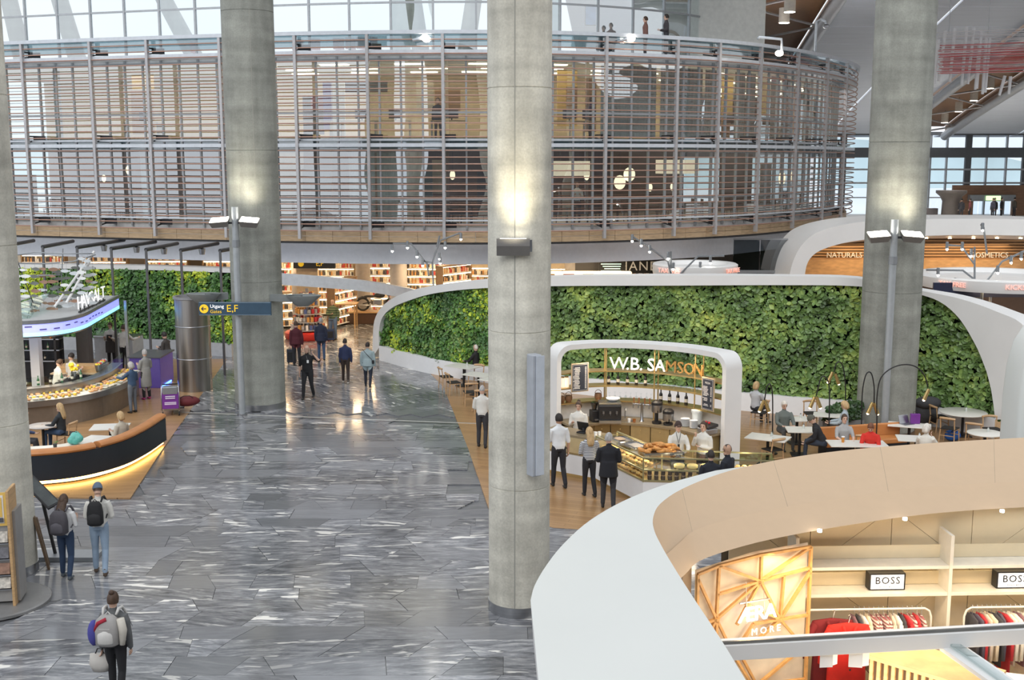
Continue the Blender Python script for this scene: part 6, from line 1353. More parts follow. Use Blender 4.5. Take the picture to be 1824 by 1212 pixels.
for u, v, f, l_ in ((795,693,-1.2,'beech chair at the left end of the suit man table'),(808,704,-1.2,'beech chair second from the left by the ivy wall'),(838,722,.2,'beech chair nearer the viewer by the suit man table'),(855,735,.2,'beech chair beside the waiter'),(848,690,2.6,'beech chair with a dark bag hung over its back'),
  (1375,830,.5,'beech chair at the table by the bakery arch, front'),(1352,760,2.6,'beech chair of the woman behind the bakery arch'),(1445,762,PI,'beech chair by the ivy wall with its seat free'),(1502,742,PI,'beech chair facing out before the ivy wall'),(1532,822,0,'beech chair with its back to the viewer at the long table'),
  (1672,768,-1.4,'beech chair left of the large round table'),(1690,790,-.7,'beech chair left of the small round table'),(1703,752,PI,'beech chair behind the large round table'),(1770,764,1.2,'beech chair right of the large round table'),(1748,762,2.4,'beech chair between the round tables'),(1766,792,PI,'beech chair behind the small round table'),(1735,800,-.6,'beech chair in front of the large round table')): chair(u, v, f, l_)
b_ = thing('cafe_bench', 'tan leather bench behind the long table', 'bench'); a, c = G(1475,795,.45), G(1620,785,.45)
MB().bar(a+Vector((0,.55,-.07)), c+Vector((0,.55,-.07)), .5, .14).build('seat_cushion', TAN, b_, bevel=.03); MB().bar(a+Vector((0,.85,.15)), c+Vector((0,.85,.15)), .1, .35).build('back_cushion', TAN, b_, bevel=.03); MB().bar(a+Vector((0,.55,-.28)), c+Vector((0,.55,-.28)), .45, .30).build('base', NAVY, b_)
pl = thing('planter_shrub', 'low dark green shrub planter in front of the thick column', 'plant', G(1512,778)); MB().box((0,.2,.25), (1.6,.45,.5)).build('planter', mat('planter_grey',(.20,.20,.20),.6), pl)
cv = [Vector((x,0,0)) for x in np.linspace(-.8,.8,12)]; me = leaves(cv, [(0,.5),(1.6,.5),(1.5,.95),(.8,1.1),(.1,.95)], 900, .13, .4, RNG); me.materials.append(leafmat('shrub_leaves',[(0,(.01,.025,.008)),(.5,(.03,.075,.02)),(1,(.07,.14,.03))],2)); o = tag(link('foliage', me, pl), kind='stuff'); o.location = (0,.2,0)
# seafood bar seating
HT = table(76,758,.85,1,0,'round grey table of the two seated women at the seafood bar',True,mat('table_grey',(.45,.42,.40),.35)); ST = table(196,760,1.0,.75,.15,'pale square table of the woman in the beige jacket'); 
lt = thing('curved_table', 'long pale table along the curved banquette', 'table'); TI = even(offset(BQ,.75),61)
sweep(TI[18:46], rect(0,.62,.71,.74)).build('table_top', TOPM, lt, smooth=True)
for k in (22,32,42): q = TI[k]+ (offset(TI,.3)[k]-TI[k]); MB().cyl((q.x,q.y,0), (q.x,q.y,.71), .035, n=10).build('leg', BLACK, lt)
for i, k in enumerate((24,30)):
    q = offset(TI,.3)[k]; o = thing('potted_plant', 'tiny potted plant on the curved table, %s one' % ('left','right')[i], 'plant', (q.x,q.y,.741)); MB().lathe((0,0,0), [(.04,0),(.055,.10)], 12).build('pot', mat('pot_dark',(.05,.05,.05),.6), o, smooth=True)
    for j in range(9): a = j*2.4; MB().add([(0,0,.09),(.05*math.cos(a)+.01,.05*math.sin(a),.15),(.09*math.cos(a),.09*math.sin(a),.17),(.05*math.cos(a)-.01,.05*math.sin(a)+.02,.15)], [(0,1,2,3)]).build('leaf', mat('herb_green',(.06,.22,.03),.6), o)
o = thing('teal_bag', 'crumpled teal plastic bag on the curved table', 'bag', (offset(TI,.3)[36].x,offset(TI,.3)[36].y,.741)); mb = MB()
for k in range(14): mb.sphere((random.uniform(-.14,.14),random.uniform(-.1,.1),.12+random.uniform(-.03,.1)), (.11,.1,.1), 8, 6)
b2 = bpy.data.objects.new('x', mb.mesh('bag', mat('teal_plastic',(.10,.42,.36),.35,bump=.5,bscale=9))); md = b2.modifiers.new('r','REMESH'); md.mode = 'VOXEL'; md.voxel_size = .025; me = evaluated(b2); me.polygons.foreach_set('use_smooth',[True]*len(me.polygons)); link('bag', me, o); MB().tube([(-.06,0,.24),(-.03,.02,.33),(.04,.0,.32),(.07,0,.23)], .012, 6).build('handle', mat('teal_plastic',(0,0,0)), o)
# ================================================================== life behind the office block glass
def near(cv, u, v): return on_curve(cv, u, v) or min((p for p in cv if p.y < 66), key=lambda p: abs(p.x-AT(u,v,p.y).x))
def inb(u, v, o, z=None):                                # a point o metres behind the glass under pixel u
    c = near(offset(FACV, o), u, v); p = AT(u, v, c.y); return p
DRUMM = mat('drum_shade', (.78,.70,.58), .7, emit=(1,.80,.55), es=.9)
for i, (u, v, r_) in enumerate(((998,300,1.25),(1206,297,.95))):
    p = inb(u,v,2.2); t = thing('drum_pendant', ['large cream drum lamp in the restaurant storey right beside the pale column','large cream drum lamp in the restaurant storey left of the third right hand post'][i], 'lamp', p)
    MB().lathe((0,0,-.3), [(r_,0),(r_,.6)], 32, cap=False).build('shade', DRUMM, t, smooth='all'); MB().lathe((0,0,-.28), [(0,0),(r_-.02,0)], 32, cap=False).build('diffuser', DRUMM, t); MB().cyl((0,0,.2), (0,0,8.55-p.z), .015, n=5).build('cord', DARK, t)
for i, (u, v, r_, lb) in enumerate(((1104,325,.25,'lower opal globe lamp in the restaurant storey'),(1121,311,.25,'upper opal globe lamp in the restaurant storey'),(1393,318,.18,'small opal lamp near the rounded end of the restaurant storey'),(1412,314,.14,'slim lit lamp at the rounded end of the restaurant storey'),(1158,334,.10,'small bulb lamp left of the drum lamp'),(1198,333,.10,'small bulb lamp under the drum lamp'),(806,312,.11,'slim glowing lamp left of the pale column'),(228,303,.10,'glowing candle lamp in the left restaurant bay'),(185,318,.09,'small amber lamp in the left restaurant bay'),(1045,312,.12,'cluster lamp right of the pale column'))):
    p = inb(u,v,1.6); t = thing('globe_lamp', lb, 'lamp', p, group='restaurant lamps'); MB().sphere((0,0,0), (r_,r_,r_*(1.2 if i < 2 else 1.8)), 14, 10).build('globe', lit('opal_glow',(1,.80,.52),2.2), t, smooth='all'); MB().cyl((0,0,r_), (0,0,8.55-p.z), .012, n=5).build('cord', DARK, t)
r = random.Random(31)
WD = [mat('partition_cream',(.62,.55,.44),.7),mat('partition_wood',(.42,.25,.12),.5),mat('partition_dark',(.05,.05,.055),.6),mat('partition_white',(.72,.73,.76),.6),mat('banner_violet',(.10,.06,.30),.6),mat('banner_red',(.30,.05,.08),.6),mat('glass_teal',(.16,.24,.26),.3),mat('partition_yellow',(.62,.44,.16),.6)]
def panel(u0, u1, v0, v1, o, k, nm, lb):
    a, b = inb(u0,v1,o), inb(u1,v0,o); c = (a+b)/2; d = b-a; t = tag(MB().box(c, (math.hypot(d.x,d.y),.06,abs(b.z-a.z)), rz=math.atan2(d.y,d.x)).build(nm, WD[k], None, bevel=.01), lb, 'panel'); return t
for q in ((577,592,145,232,3.0,4,'banner','violet blue banner hanging in the upper office storey'),(592,614,145,246,3.0,3,'partition','white partition next to the violet banner'),(615,690,146,165,3.2,2,'ceiling_screen','dark screen board high in the upper office storey'),(541,576,172,240,3.4,2,'cupboard','dark cupboard below the exit sign in the office storey'),(555,577,170,205,3.1,5,'poster_board','red poster board left of the violet banner'),(742,772,143,200,3.6,0,'partition','cream partition in the office storey left of the pale column'),(775,820,160,200,4.0,1,'cupboard','wooden cupboard in the office storey left of the pale column'),(992,1028,125,225,4.0,7,'partition','yellow partition right of the pale column'),(1008,1028,155,210,2.8,1,'cupboard','wooden cupboard before the yellow partition'),(1042,1062,140,235,2.5,1,'bookcase','tall wooden bookcase right of the yellow partition'),(1285,1306,130,205,3.0,7,'partition','yellow partition between the curtains, left one'),(1352,1368,135,205,3.0,7,'partition','yellow partition between the curtains, middle one'),(1412,1428,150,240,2.5,1,'cupboard','wooden cupboard near the rounded end of the office storey'),(1285,1300,205,245,2.0,1,'sideboard','wooden sideboard between the curtains'),(237,272,160,240,3,1,'partition','wooden partition in the lit bay of the left office storey'),(236,272,108,160,4.5,7,'partition','yellow lit back partition of the left office bay'),
  (595,625,275,385,2.2,2,'doorway_panel','dark doorway panel in the lower storey left of the curtain'),(540,590,300,350,2.5,6,'display_case','teal display case in the lower storey beside the dark column'),(500,540,270,385,3.5,3,'partition','white partition in the lower storey beside the dark column'),(712,770,290,385,3.0,6,'glass_screen','teal glass screen in the lower storey'),(770,790,285,345,3.4,0,'partition','cream partition in the lower storey left of the slim lamp'),(850,872,305,385,3,2,'doorway_panel','dark panel just left of the pale column'),(20,64,312,380,2.6,6,'display_case','blue grey case in the far left lower storey'),(110,150,318,380,3.2,2,'bar_cabinet','dark cabinet in the left restaurant bay'),(1280,1340,275,380,5.0,2,'doorway_panel','dark wall panel in the restaurant right of the drum lamp'),(1352,1374,290,385,1.6,3,'pillar_panel','grey panel near the rounded restaurant end')): panel(*q)
# dark tables and seats along the restaurant glass
TB = MB(); TB.box((0,0,.74), (.8,.8,.04)); TB.cyl((0,0,0), (0,0,.72), .04, n=8); TB.box((0,0,.02), (.4,.4,.03)); TBM = TB.mesh('x', DARK)
DC = mat('dark_seat_leather',(.06,.045,.04),.6)
n_ = 0
pos_ = ['left edge bay','second bay from the left','third bay from the left, left side','third bay from the left, right side','bay right of the dark column','bay behind the grey curtain','bay left of the pale column, first','bay left of the pale column, second','bay right of the pale column','bay under the globe lamps','bay left of the drum lamp','bay under the drum lamp','bay right of the drum lamp','bay before the rounded end, first','bay before the rounded end, second','rounded end bay']
for i, u in enumerate((60,125,195,240,560,700,800,840,1010,1100,1150,1215,1270,1330,1380,1430)):
    c = near(offset(FACV, 1.3+.5*(i%2)), u, 380); t = thing('restaurant_table', 'dark restaurant table behind the glass, '+pos_[i], 'table', (c.x,c.y,5.455), r.uniform(0,.6), 'restaurant tables')
    MB().box((0,0,.74), (.8,.8,.04)).build('table_top', mat('table_dark_oak',(.16,.09,.05),.4), t); MB().cyl((0,0,0), (0,0,.72), .05, n=8).build('leg', DARK, t); MB().box((0,0,.02), (.45,.45,.03)).build('foot', DARK, t)
    for s in (-1,1):
        q = thing('restaurant_chair', 'dark restaurant chair %s of the table, %s' % ('left' if s < 0 else 'right', pos_[i]), 'chair', (c.x+s*.68,c.y+.1,5.455), s*1.4+.2, 'restaurant chairs'); MB().box((0,0,.45), (.44,.44,.06)).build('seat', DC, q, bevel=.015); MB().box((0,-.21,.72), (.44,.05,.42)).build('backrest', DC, q, bevel=.015)
        for a in (-.18,.18):
            for b in (-.18,.18): MB().cyl((a,b,0), (a,b,.43), .018, n=6).build('leg', DARK, q)
# desks upstairs
for i, u in enumerate((560,640,700,800,1010,1045,1300,1365,255)):
    c = near(offset(FACV, 1.6), u, 225); t = thing('office_desk', 'office desk behind the upper storey glass, '+['right of the dark column','below the dark screen board','middle of the office floor','left of the pale column','right of the pale column','by the tall bookcase','between the left curtains','between the right curtains','in the lit left bay'][i], 'desk', (c.x,c.y,8.955)); MB().box((0,0,.72), (1.5,.7,.04)).build('desk_top', OAK, t)
    for a in (-.7,.7): MB().box((a,0,.35), (.04,.65,.7)).build('side', GREYMETAL, t)
    mo_ = MB().box((.1,.1,1.0), (.55,.03,.36)).build('monitor', BLACK, t); MB().cyl((.1,.12,.74), (.1,.12,.9), .03, n=6).build('monitor_stand', BLACK, mo_)
# terrace: red chairs, slanted columns
RED = mat('chair_red',(.32,.02,.03),.6)
for i, u in enumerate((528,560,605,628,648,672,352)):
    c = near(offset(FAC, 6.0), u, 55); t = thing('terrace_chair', 'red chair on the glazed terrace storey, '+['first right of the dark column','second right of the dark column','third from the dark column','fourth from the dark column','fifth from the dark column','sixth from the dark column','left of the dark column'][i], 'chair', (c.x,c.y,12.35), .2*i, 'red terrace chairs'); MB().box((0,0,.45), (.5,.5,.08)).build('seat', RED, t, bevel=.02); MB().box((0,.22,.8), (.5,.06,.5)).build('backrest', RED, t, bevel=.02)
    for a in (-.2,.2):
        for b in (-.2,.2): MB().cyl((a,b,0), (a,b,.42), .018, n=6).build('leg', STEEL, t)
for i, (a, b) in enumerate((((105,-5),(125,62)),((290,-5),(330,70)),((735,-10),(745,60)),((845,-10),(835,60)),((15,-5),(30,60)))):
    p, q = AT(*a,56), AT(*b,56); q = p+(q-p)*((12.3-p.z)/(q.z-p.z)); tag(MB().cyl(q, p+(p-q)*.6, .42, .36, n=16).build('slanted_column', CONC2, smooth=True), 'slanted concrete column inside the terrace storey, '+['second from the left','third from the left','left of the pale middle column','just behind the pale middle column','leftmost'][i], 'column')
tag(MB().box((near(offset(FAC,6),1230,30).x,54.5,15.5), (6,.2,6.4)).build('terrace_wall', mat('terrace_white_wall',(.66,.66,.62),.6)), 'plain white wall at the right end of the terrace storey', 'wall panel')
t = thing('wall_screen', 'blue picture screen on the terrace storey right of the pale column', 'screen'); p = AT(1054,28,51.8); MB().box(p, (.62,.08,.85), rz=.2).build('frame', DARK, t); MB().box(p+Vector((0,-.05,0)), (.55,.02,.78), rz=.2).build('picture', mat('picture_blue',(.10,.22,.42),.4,var=.5,scale=2), t)
# ================================================================== people
SKIN = {'a': mat('skin_fair',(.62,.40,.30),.55,var=.05), 'b': mat('skin_tan',(.45,.27,.18),.55,var=.05)}
EYE = mat('eye_dark',(.02,.015,.012),.2); LIP = mat('lip',(.42,.16,.14),.5)
HAIRC = {k: mat('hair_'+k, c, .6, var=.35, scale=30, stretch=(1,1,.2)) for k, c in {'dark':(.018,.012,.010),'brown':(.06,.032,.018),'blonde':(.50,.34,.17),'grey':(.38,.37,.36),'white':(.66,.62,.56),'red':(.16,.06,.03)}.items()}
def cloth(name, c): return mat('cloth_'+name, c, .85, var=.12, scale=5, bump=.25, bscale=7)
def ringpts(c, ax, side, rx_, ry_, n=12):
    ax = ax.normalized(); x = (side-ax*side.dot(ax)).normalized(); y = ax.cross(x)
    return [c+x*(rx_*math.cos(2*PI*j/n))+y*(ry_*math.sin(2*PI*j/n)) for j in range(n)]
def person(loc, face, label, h=1.75, top='white', tc=(.7,.7,.7), bc=(.03,.03,.04), sc=(.02,.02,.02), skin='a', hair='short', hc='dark', pose='stand', arms=('down','down'), lean=0, nod=.1, turn=0, sleeve='long', coat=0, fat=1.0, vox=.016, legs=(0,0), mt=None, apron=None, collar=None, seat=.46, head_only=False):
    """one continuous figure, local +y is where it faces"""
    k = h/1.75; V = Vector; X = V((1,0,0))
    sit = pose == 'sit'
    hipz = (seat+.10)/k if sit else .95
    R = Matrix.Rotation(-lean, 3, 'X')
    hip = V((0,0,hipz))
    def T(x, y, z): return hip + R @ V((x, y, z))        # point of the leaning trunk, z above the hips
    prims = []                                            # (points, [(rx, ry)], tag)
    def P(pts, rr, tg, n=10): prims.append(([V(p) for p in pts], [(q, q) if not hasattr(q,'__len__') else q for q in rr], tg, n))
    f = fat
    P([T(0,0,-.08),T(0,0,.02),T(0,0,.12)], [(.13*f,.10*f),(.165*f,.118*f),(.155*f,.11*f)], 'bot', 14)
    P([T(0,0,.04),T(0,.005,.14),T(0,.01,.25),T(0,.015,.36),T(0,0,.46),T(0,-.01,.51)], [(.168*f,.122*f),(.158*f,.115*f),(.162*f,.118*f),(.182*f,.125*f),(.165*f,.095),(.085,.07)], 'top', 16)
    if coat:
        P([T(0,0,.16),T(0,0,.0),hip+V((0,.0 if not sit else .02,-coat))], [(.165*f,.125*f),(.185*f,.14*f),(.20*f,.155*f)], 'top', 16)
    P([T(0,-.01,.48),T(0,.005,.58)], [.062,.056], 'skin')
    hc_ = T(0,.02,.68); HR = R @ Matrix.Rotation(turn, 3, 'Z') @ Matrix.Rotation(-nod, 3, 'X')
    def Hd(x, y, z): return hc_ + HR @ V((x, y, z))
    P([Hd(0,-.012,-.10),Hd(0,-.008,-.06),Hd(0,-.004,.0),Hd(0,-.006,.06),Hd(0,-.01,.105),Hd(0,-.01,.128)], [(.052,.062),(.066,.082),(.076,.096),(.075,.094),(.055,.07),(.02,.03)], 'skin', 14)
    P([Hd(0,.05,-.115),Hd(0,.055,-.07)], [(.032,.03),(.05,.04)], 'skin'); P([Hd(0,.085,.022),Hd(0,.112,-.022)], [.011,.017], 'skin', 6)
    for s in (-1,1): P([Hd(s*.076,-.005,.02),Hd(s*.08,-.012,-.03)], [.014,.011], 'skin', 6)
    hands = []
    for s, mode in zip((-1,1), arms):
        sh = T(s*.185*f,-.005,.43); u_ = .29; fo = .255
        E_ = {'down':((.16*s,-.04,-1),(.02*s,.18,-1)), 'fwd':((.10*s,-.05,-1),(-.2*s,1,.05)), 'fold':((.18*s,.12,-1),(-.85*s,.55,.15)), 'hold':((.15*s,.1,-1),(-.35*s,.85,.35)), 'table':((.15*s,.55,-.85),(-.30*s,1,-.12)), 'chin':((.05*s,.55,-.8),(-.35*s,.25,.9)), 'phone':((.75*s,.35,-.35),(-.75*s,.1,.85)), 'back':((.22*s,-.28,-1),(-.55*s,-.35,-.6)), 'reach':((.1*s,.75,-.6),(-.05*s,1,.05)), 'bag':((.12*s,-.02,-1),(0,.05,-1)), 'strap':((.2*s,.15,-1),(-.25*s,.5,.85)), 'swing':((.12*s,.35,-1),(-.05*s,.5,-1)), 'swingb':((.14*s,-.35,-1),(0,-.05,-1)), 'up':((.5*s,.6,.2),(-.1*s,.4,.9))}[mode]
        el = sh+(R @ V(E_[0])).normalized()*u_; wr = el+(R @ V(E_[1])).normalized()*fo
        bulk = .012 if sleeve == 'long' else .006
        P([sh+V((-s*.03,0,.01)),sh+(el-sh)*.3,el], [.062*f+bulk*.5,.052+bulk,.043+bulk], 'top' if sleeve != 'none' else 'skin')
        if sleeve == 'short': P([el-(el-sh)*.35,el], [.044,.042], 'skin')
        d = (wr-el).normalized()
        P([el,el.lerp(wr,.4),wr], [.044+bulk,.040+bulk,.032+bulk*.8] if sleeve == 'long' else [.042,.038,.028], 'top' if sleeve == 'long' else 'skin')
        sd = d.cross(V((0,0,1))) if abs(d.z) < .9 else V((0,1,0)); sd.normalize()
        P([wr-d*.02,wr+d*.05,wr+d*.095], [(.026,.02),(.040,.016),(.036,.014)], 'skin', 8); prims[-1] = (prims[-1][0], prims[-1][1], 'skin', 8, sd)
        hands.append((wr, d, sd, s))
    if not sit:
        for s, st in zip((-1,1), legs):
            hp = hip+V((s*.088*f,0,-.04)); a = st
            kn = hp+V((s*.012, math.sin(a)*.44+.02, -math.cos(a)*.44)); b = a-.25*(a < 0)-abs(a)*.15
            an = kn+V((s*.01, math.sin(b)*.42-.02, -math.cos(b)*.42)); lift = max(0, an.z-.085) if abs(a) > 0 else 0
            if an.z < .075: an.z = .075
            P([hp+V((0,0,.04)),hp.lerp(kn,.3),kn,kn.lerp(an,.35),an+V((0,0,.03))], [.092*f,.090*f,.064,.062,.052], 'bot')
            P([an+V((0,-.045,-.04)),an+V((0,.05,-.045)),an+V((0,.16,-.052))], [(.036,.034),(.042,.034),(.036,.022)], 'shoe'); P([an+V((0,0,-.03)),an+V((0,0,.05))], [.042,.044], 'shoe')
            prims[-2] = (prims[-2][0], prims[-2][1], 'shoe', 10)
    else:
        for s, st in zip((-1,1), legs):
            hp = hip+V((s*.09*f,.02,-.03)); kn = hp+V((s*(.03+abs(st)*.2),.42,.0)); an = V((kn.x+s*.01,kn.y+.02-st,.085))
            P([hp+V((0,-.05,0)),hp.lerp(kn,.4),kn,kn.lerp(an,.35),an+V((0,0,.03))], [.10*f,.088*f,.066,.062,.05], 'bot')
            P([an+V((0,-.045,-.04)),an+V((0,.05,-.045)),an+V((0,.16,-.052))], [(.036,.034),(.042,.034),(.036,.022)], 'shoe'); P([an+V((0,0,-.03)),an+V((0,0,.05))], [.042,.044], 'shoe')
    mb = MB(); segs = []
    for pr in prims:
        pts, rr, tg, n = pr[:4]; side = pr[4] if len(pr) > 4 else (X if tg in ('top','bot','skin') else X)
        rows = []
        for i, p in enumerate(pts):
            ax = pts[min(i+1,len(pts)-1)]-pts[max(i-1,0)]
            sd = side if abs(ax.normalized().dot(side)) < .95 else V((0,0,1))
            rows.append(ringpts(p, ax, sd, rr[i][0], rr[i][1], n))
        mb.rings(rows)
        for i in range(len(pts)-1): segs.append((pts[i], pts[i+1], (rr[i][0]+rr[i][1])/2, (rr[i+1][0]+rr[i+1][1])/2, tg))
    mb.v = [tuple(c*k for c in v) for v in mb.v]
    ob = bpy.data.objects.new('x', mb.mesh('person', [])if False else mb.mesh('person', SKIN[skin]))
    md = ob.modifiers.new('r', 'REMESH'); md.mode = 'VOXEL'; md.voxel_size = vox
    sm = ob.modifiers.new('s', 'SMOOTH'); sm.factor = .5; sm.iterations = 2
    me = evaluated(ob); me.materials.clear()
    tm = mt or cloth(top, tc); bm_ = cloth('trousers_%d_%d_%d' % tuple(int(c*100) for c in bc), bc); sm_ = mat('shoe_%d_%d' % (int(sc[0]*100),int(sc[2]*100)), sc, .5)
    for m_ in (SKIN[skin], tm, bm_, sm_, EYE, LIP): me.materials.append(m_)
    nf = len(me.polygons); cen = np.empty(nf*3); me.polygons.foreach_get('center', cen); cen = cen.reshape(-1,3)/k
    best = np.full(nf, 1e9); idx = np.zeros(nf, int)
    tid = {'skin':0,'top':1,'bot':2,'shoe':3}
    for a, b, r0, r1, tg in segs:
        a = np.array(a); b = np.array(b); d = b-a; t = np.clip(((cen-a)@d)/(d@d+1e-9), 0, 1); q = a+t[:,None]*d
        ds = np.linalg.norm(cen-q, axis=1)/(r0+(r1-r0)*t)
        ds = ds*(.97 if tg == 'top' else 1)
        m_ = ds < best; best[m_] = ds[m_]; idx[m_] = tid[tg]
    me.polygons.foreach_set('material_index', idx.astype(np.int32))
    # fingers, eyes and mouth are added to the same mesh
    ex = MB()
    for wr, d, sd, s in hands:
        nrm = d.cross(sd)
        for q in range(4):
            o = wr+d*.085+sd*((q-1.5)*.019); L = (.062,.075,.070,.055)[q]; b1 = (d*.9-nrm*.35*(1)).normalized(); b2 = (d*.5-nrm*.8).normalized()
            ex.tube([o-d*.01,o+b1*L*.55,o+b1*L*.55+b2*L*.5], [.0095,.009,.007], 6, 0)
        th = (sd*(1 if s < 0 else -1)*.8+d*.75-nrm*.2).normalized(); o = wr+d*.03+sd*((.03) if s < 0 else -.03)
        ex.tube([o,o+th*.035,o+(th*.6+d*.6).normalized()*.065], [.012,.011,.008], 6, 0)
    for s in (-1,1): ex.sphere(Hd(s*.032,.086,.018), .0105, 6, 4, 4); ex.tube([Hd(s*.018,.092,.042),Hd(s*.046,.083,.042)], .005, 4, 4)
    ex.tube([Hd(-.022,.088,-.062),Hd(0,.096,-.062),Hd(.022,.088,-.062)], .006, 5, 5)
    ex.v = [tuple(c*k for c in v) for v in ex.v]
    bm = bmesh.new(); bm.from_mesh(me); vs = [bm.verts.new(v) for v in ex.v]
    for fc_, mi_ in zip(ex.f, ex.m):
        q = bm.faces.new([vs[i] for i in fc_]); q.material_index = mi_
    bm.to_mesh(me); bm.free(); me.polygons.foreach_set('use_smooth', [True]*len(me.polygons))
    o = link('person', me, None, loc, face); tag(o, label, 'person')
    # hair and other worn pieces
    H = MB()
    def cap(grow, front, low, zs=1.0):
        n, m = 18, 12; rows = []
        for i in range(m+1):
            el = PI/2-(PI/2+low)*i/m; row = []
            for j in range(n):
                a = 2*PI*j/n; y_ = math.sin(a); cut = max(0, y_)
                e2 = max(el, front*cut+(el-front*cut)*(0 if cut > .35 else 1)) if cut > .35 else el
                row.append(Hd((.080+grow)*math.cos(a)*math.cos(e2), -.012+(.102+grow)*y_*math.cos(e2), .005+(.128+grow)*math.sin(e2)*zs))
            rows.append(row)
        H.strip(rows, None, True)
    if hair == 'short': cap(.008, .62, .35)
    elif hair == 'bun': cap(.008, .62, .45); H.sphere(Hd(0,-.075,.125), (.045,.045,.04), 10, 7)
    elif hair == 'long':
        cap(.012, .62, .35)
        rows = []
        for z, w_, yy, dd in ((.03,.088,-.045,.072),(-.06,.092,-.055,.065),(-.16,.098,-.085,.05),(-.26,.095,-.10,.042),(-.34,.06,-.105,.03)): rows.append([Hd(w_*math.cos(a), yy+dd*math.sin(a), z) for a in np.linspace(0,2*PI,14,endpoint=False)])
        H.rings(rows)
    elif hair == 'bob':
        cap(.016, .60, .5); rows = []
        for z, w_, yy, dd in ((.05,.094,-.035,.085),(-.05,.098,-.045,.075),(-.11,.085,-.05,.06)): rows.append([Hd(w_*math.cos(a), yy+dd*math.sin(a), z) for a in np.linspace(0,2*PI,14,endpoint=False)])
        H.rings(rows)
    elif hair == 'fringe': cap(.004, .95, .25) if False else cap(-.001, 1.0, .28)
    elif hair == 'cap':
        cap(.014, .45, .05); rows = [[Hd(.075*math.cos(a), .06+.10*math.sin(a)*.9, .048+.006*z) for a in np.linspace(0,PI,9)] for z in (0,1)]; H.strip(rows); H.add([Hd(.075*math.cos(a), .06+.09*math.sin(a), .05) for a in np.linspace(0,PI,9)], [tuple(range(9))])
    if H.v:
        H.v = [tuple(c*k for c in v) for v in H.v]
        hm = HAIRC[hc] if not isinstance(hc, tuple) else cloth('cap_%d' % int(hc[0]*100+hc[2]*10), hc)
        H.build('hair' if hair != 'cap' else 'cap', hm, o, smooth='all')
        if hair == 'cap':
            H = MB(); H.strip([[Hd(.082*math.cos(a), -.012+.104*math.sin(a), z) for a in np.linspace(PI+.25,2*PI-.25,9)] for z in (.04,-.045)]); H.v = [tuple(c*k for c in v) for v in H.v]; H.build('hair', HAIRC['brown'], o, smooth='all')
    if apron:
        A_ = MB(); yy = .128*f
        A_.strip([[T(x,yy+.012-abs(x)*.16,z)*k for x in (-.11,-.05,0,.05,.11)] for z in (.34,.2,.1)]); A_.strip([[(T(x,yy+.02-abs(x)*.22,.1) if z > 0 else hip+V((x*1.05,yy+.03-abs(x)*.22,z)))*k for x in (-.17,-.09,0,.09,.17)] for z in (.1,-.1,-.35)]); A_.build('apron', cloth('apron', apron), o, smooth='all')
    if collar:
        A_ = MB(); A_.tube([T(.075*math.cos(a),-.0+.07*math.sin(a),.50+.02*math.sin(a)*-1)*k for a in np.linspace(0,2*PI,13)], .014*k, 6); A_.build('collar', cloth('collar_%d' % int(collar[0]*100), collar), o, smooth='all')
    o['_sh'] = 0
    del o['_sh']
    return o
def at_floor(u, v): p = G(u, v); return (p.x,p.y,.008)
def under_head(u, v, h):                                  # floor spot of a standing person whose head top is at a pixel
    p = G(u, v, h); return (p.x,p.y,.008)
def seated(u, v, tall=1.28):                              # floor spot of a seated person whose head top is at a pixel
    p = G(u, v, tall); return (p.x,p.y,.008)
def backpack(p, face, label, c, c2, h=1.7, w_=.32, extras=None, dz=0):
    t = thing('backpack', label, 'backpack', (p[0],p[1],0), face); m_ = cloth('pack_%d' % int(c[0]*1000+c[2]*10), c); m2 = cloth('packtrim_%d' % int(c2[0]*1000), c2); z0 = h*.60+dz
    rows = []
    for z, a, b in ((0,.11,.07),(.04,w_/2,.11),(.25,w_/2,.125),(.40,w_/2-.02,.10),(.47,.09,.06)): rows.append([Vector((a*math.copysign(abs(math.cos(q))**.6,math.cos(q)), -.245+b*math.copysign(abs(math.sin(q))**.7,math.sin(q)), z0+z)) for q in np.linspace(0,2*PI,18,endpoint=False)])
    MB().rings(rows).build('main_pouch', m_, t, smooth='all')
    rows = []
    for z, a, b in ((.05,.10,.02),(.08,.12,.045),(.20,.12,.05),(.27,.09,.02)): rows.append([Vector((a*math.cos(q), -.345+b*math.sin(q), z0+z)) for q in np.linspace(0,2*PI,14,endpoint=False)])
    MB().rings(rows).build('front_pocket', m2, t, smooth='all')
    for s in (-1,1): MB().tube([(s*.10,-.15,z0+.44),(s*.115,-.08,z0+.51),(s*.12,.03,z0+.50),(s*.135,.13,z0+.38),(s*.17,.10,z0+.18),(s*.17,-.1,z0+.10)], [.018,.024,.024,.022,.014,.012], 8).build('strap', m2, t, smooth='all')
    MB().tube([(-.04,-.2,z0+.46),(0,-.2,z0+.51),(.04,-.2,z0+.46)], .01, 6).build('haul_loop', m2, t); MB().bar((-.08,-.36,z0+.30), (.08,-.36,z0+.30), .008).build('zip', m2, t)
    return t
def suitcase(u, v, c, label, h=.55):
    p = G(u, v); t = thing('suitcase', label, 'suitcase', (p.x,p.y,0)); m_ = mat('case_%d' % int(c[2]*1000), c, .5); MB().box((0,0,.06+h/2), (.36,.24,h)).build('shell', m_, t, bevel=.03)
    for x in (-.13,.13): MB().cyl((x,-.02,.03), (x,.02,.03), .03, n=8).build('wheel', TY, t); MB().bar((x*.7,.1,h), (x*.7,.1,h+.42), .014).build('pull_rod', STEEL, t)
    MB().bar((-.1,.1,h+.42), (.1,.1,h+.42), .03).build('handle', BLACK, t); MB().box((0,-.125,.06+h*.5), (.26,.02,h*.6)).build('front_pocket', BLACK, t, bevel=.008); return t
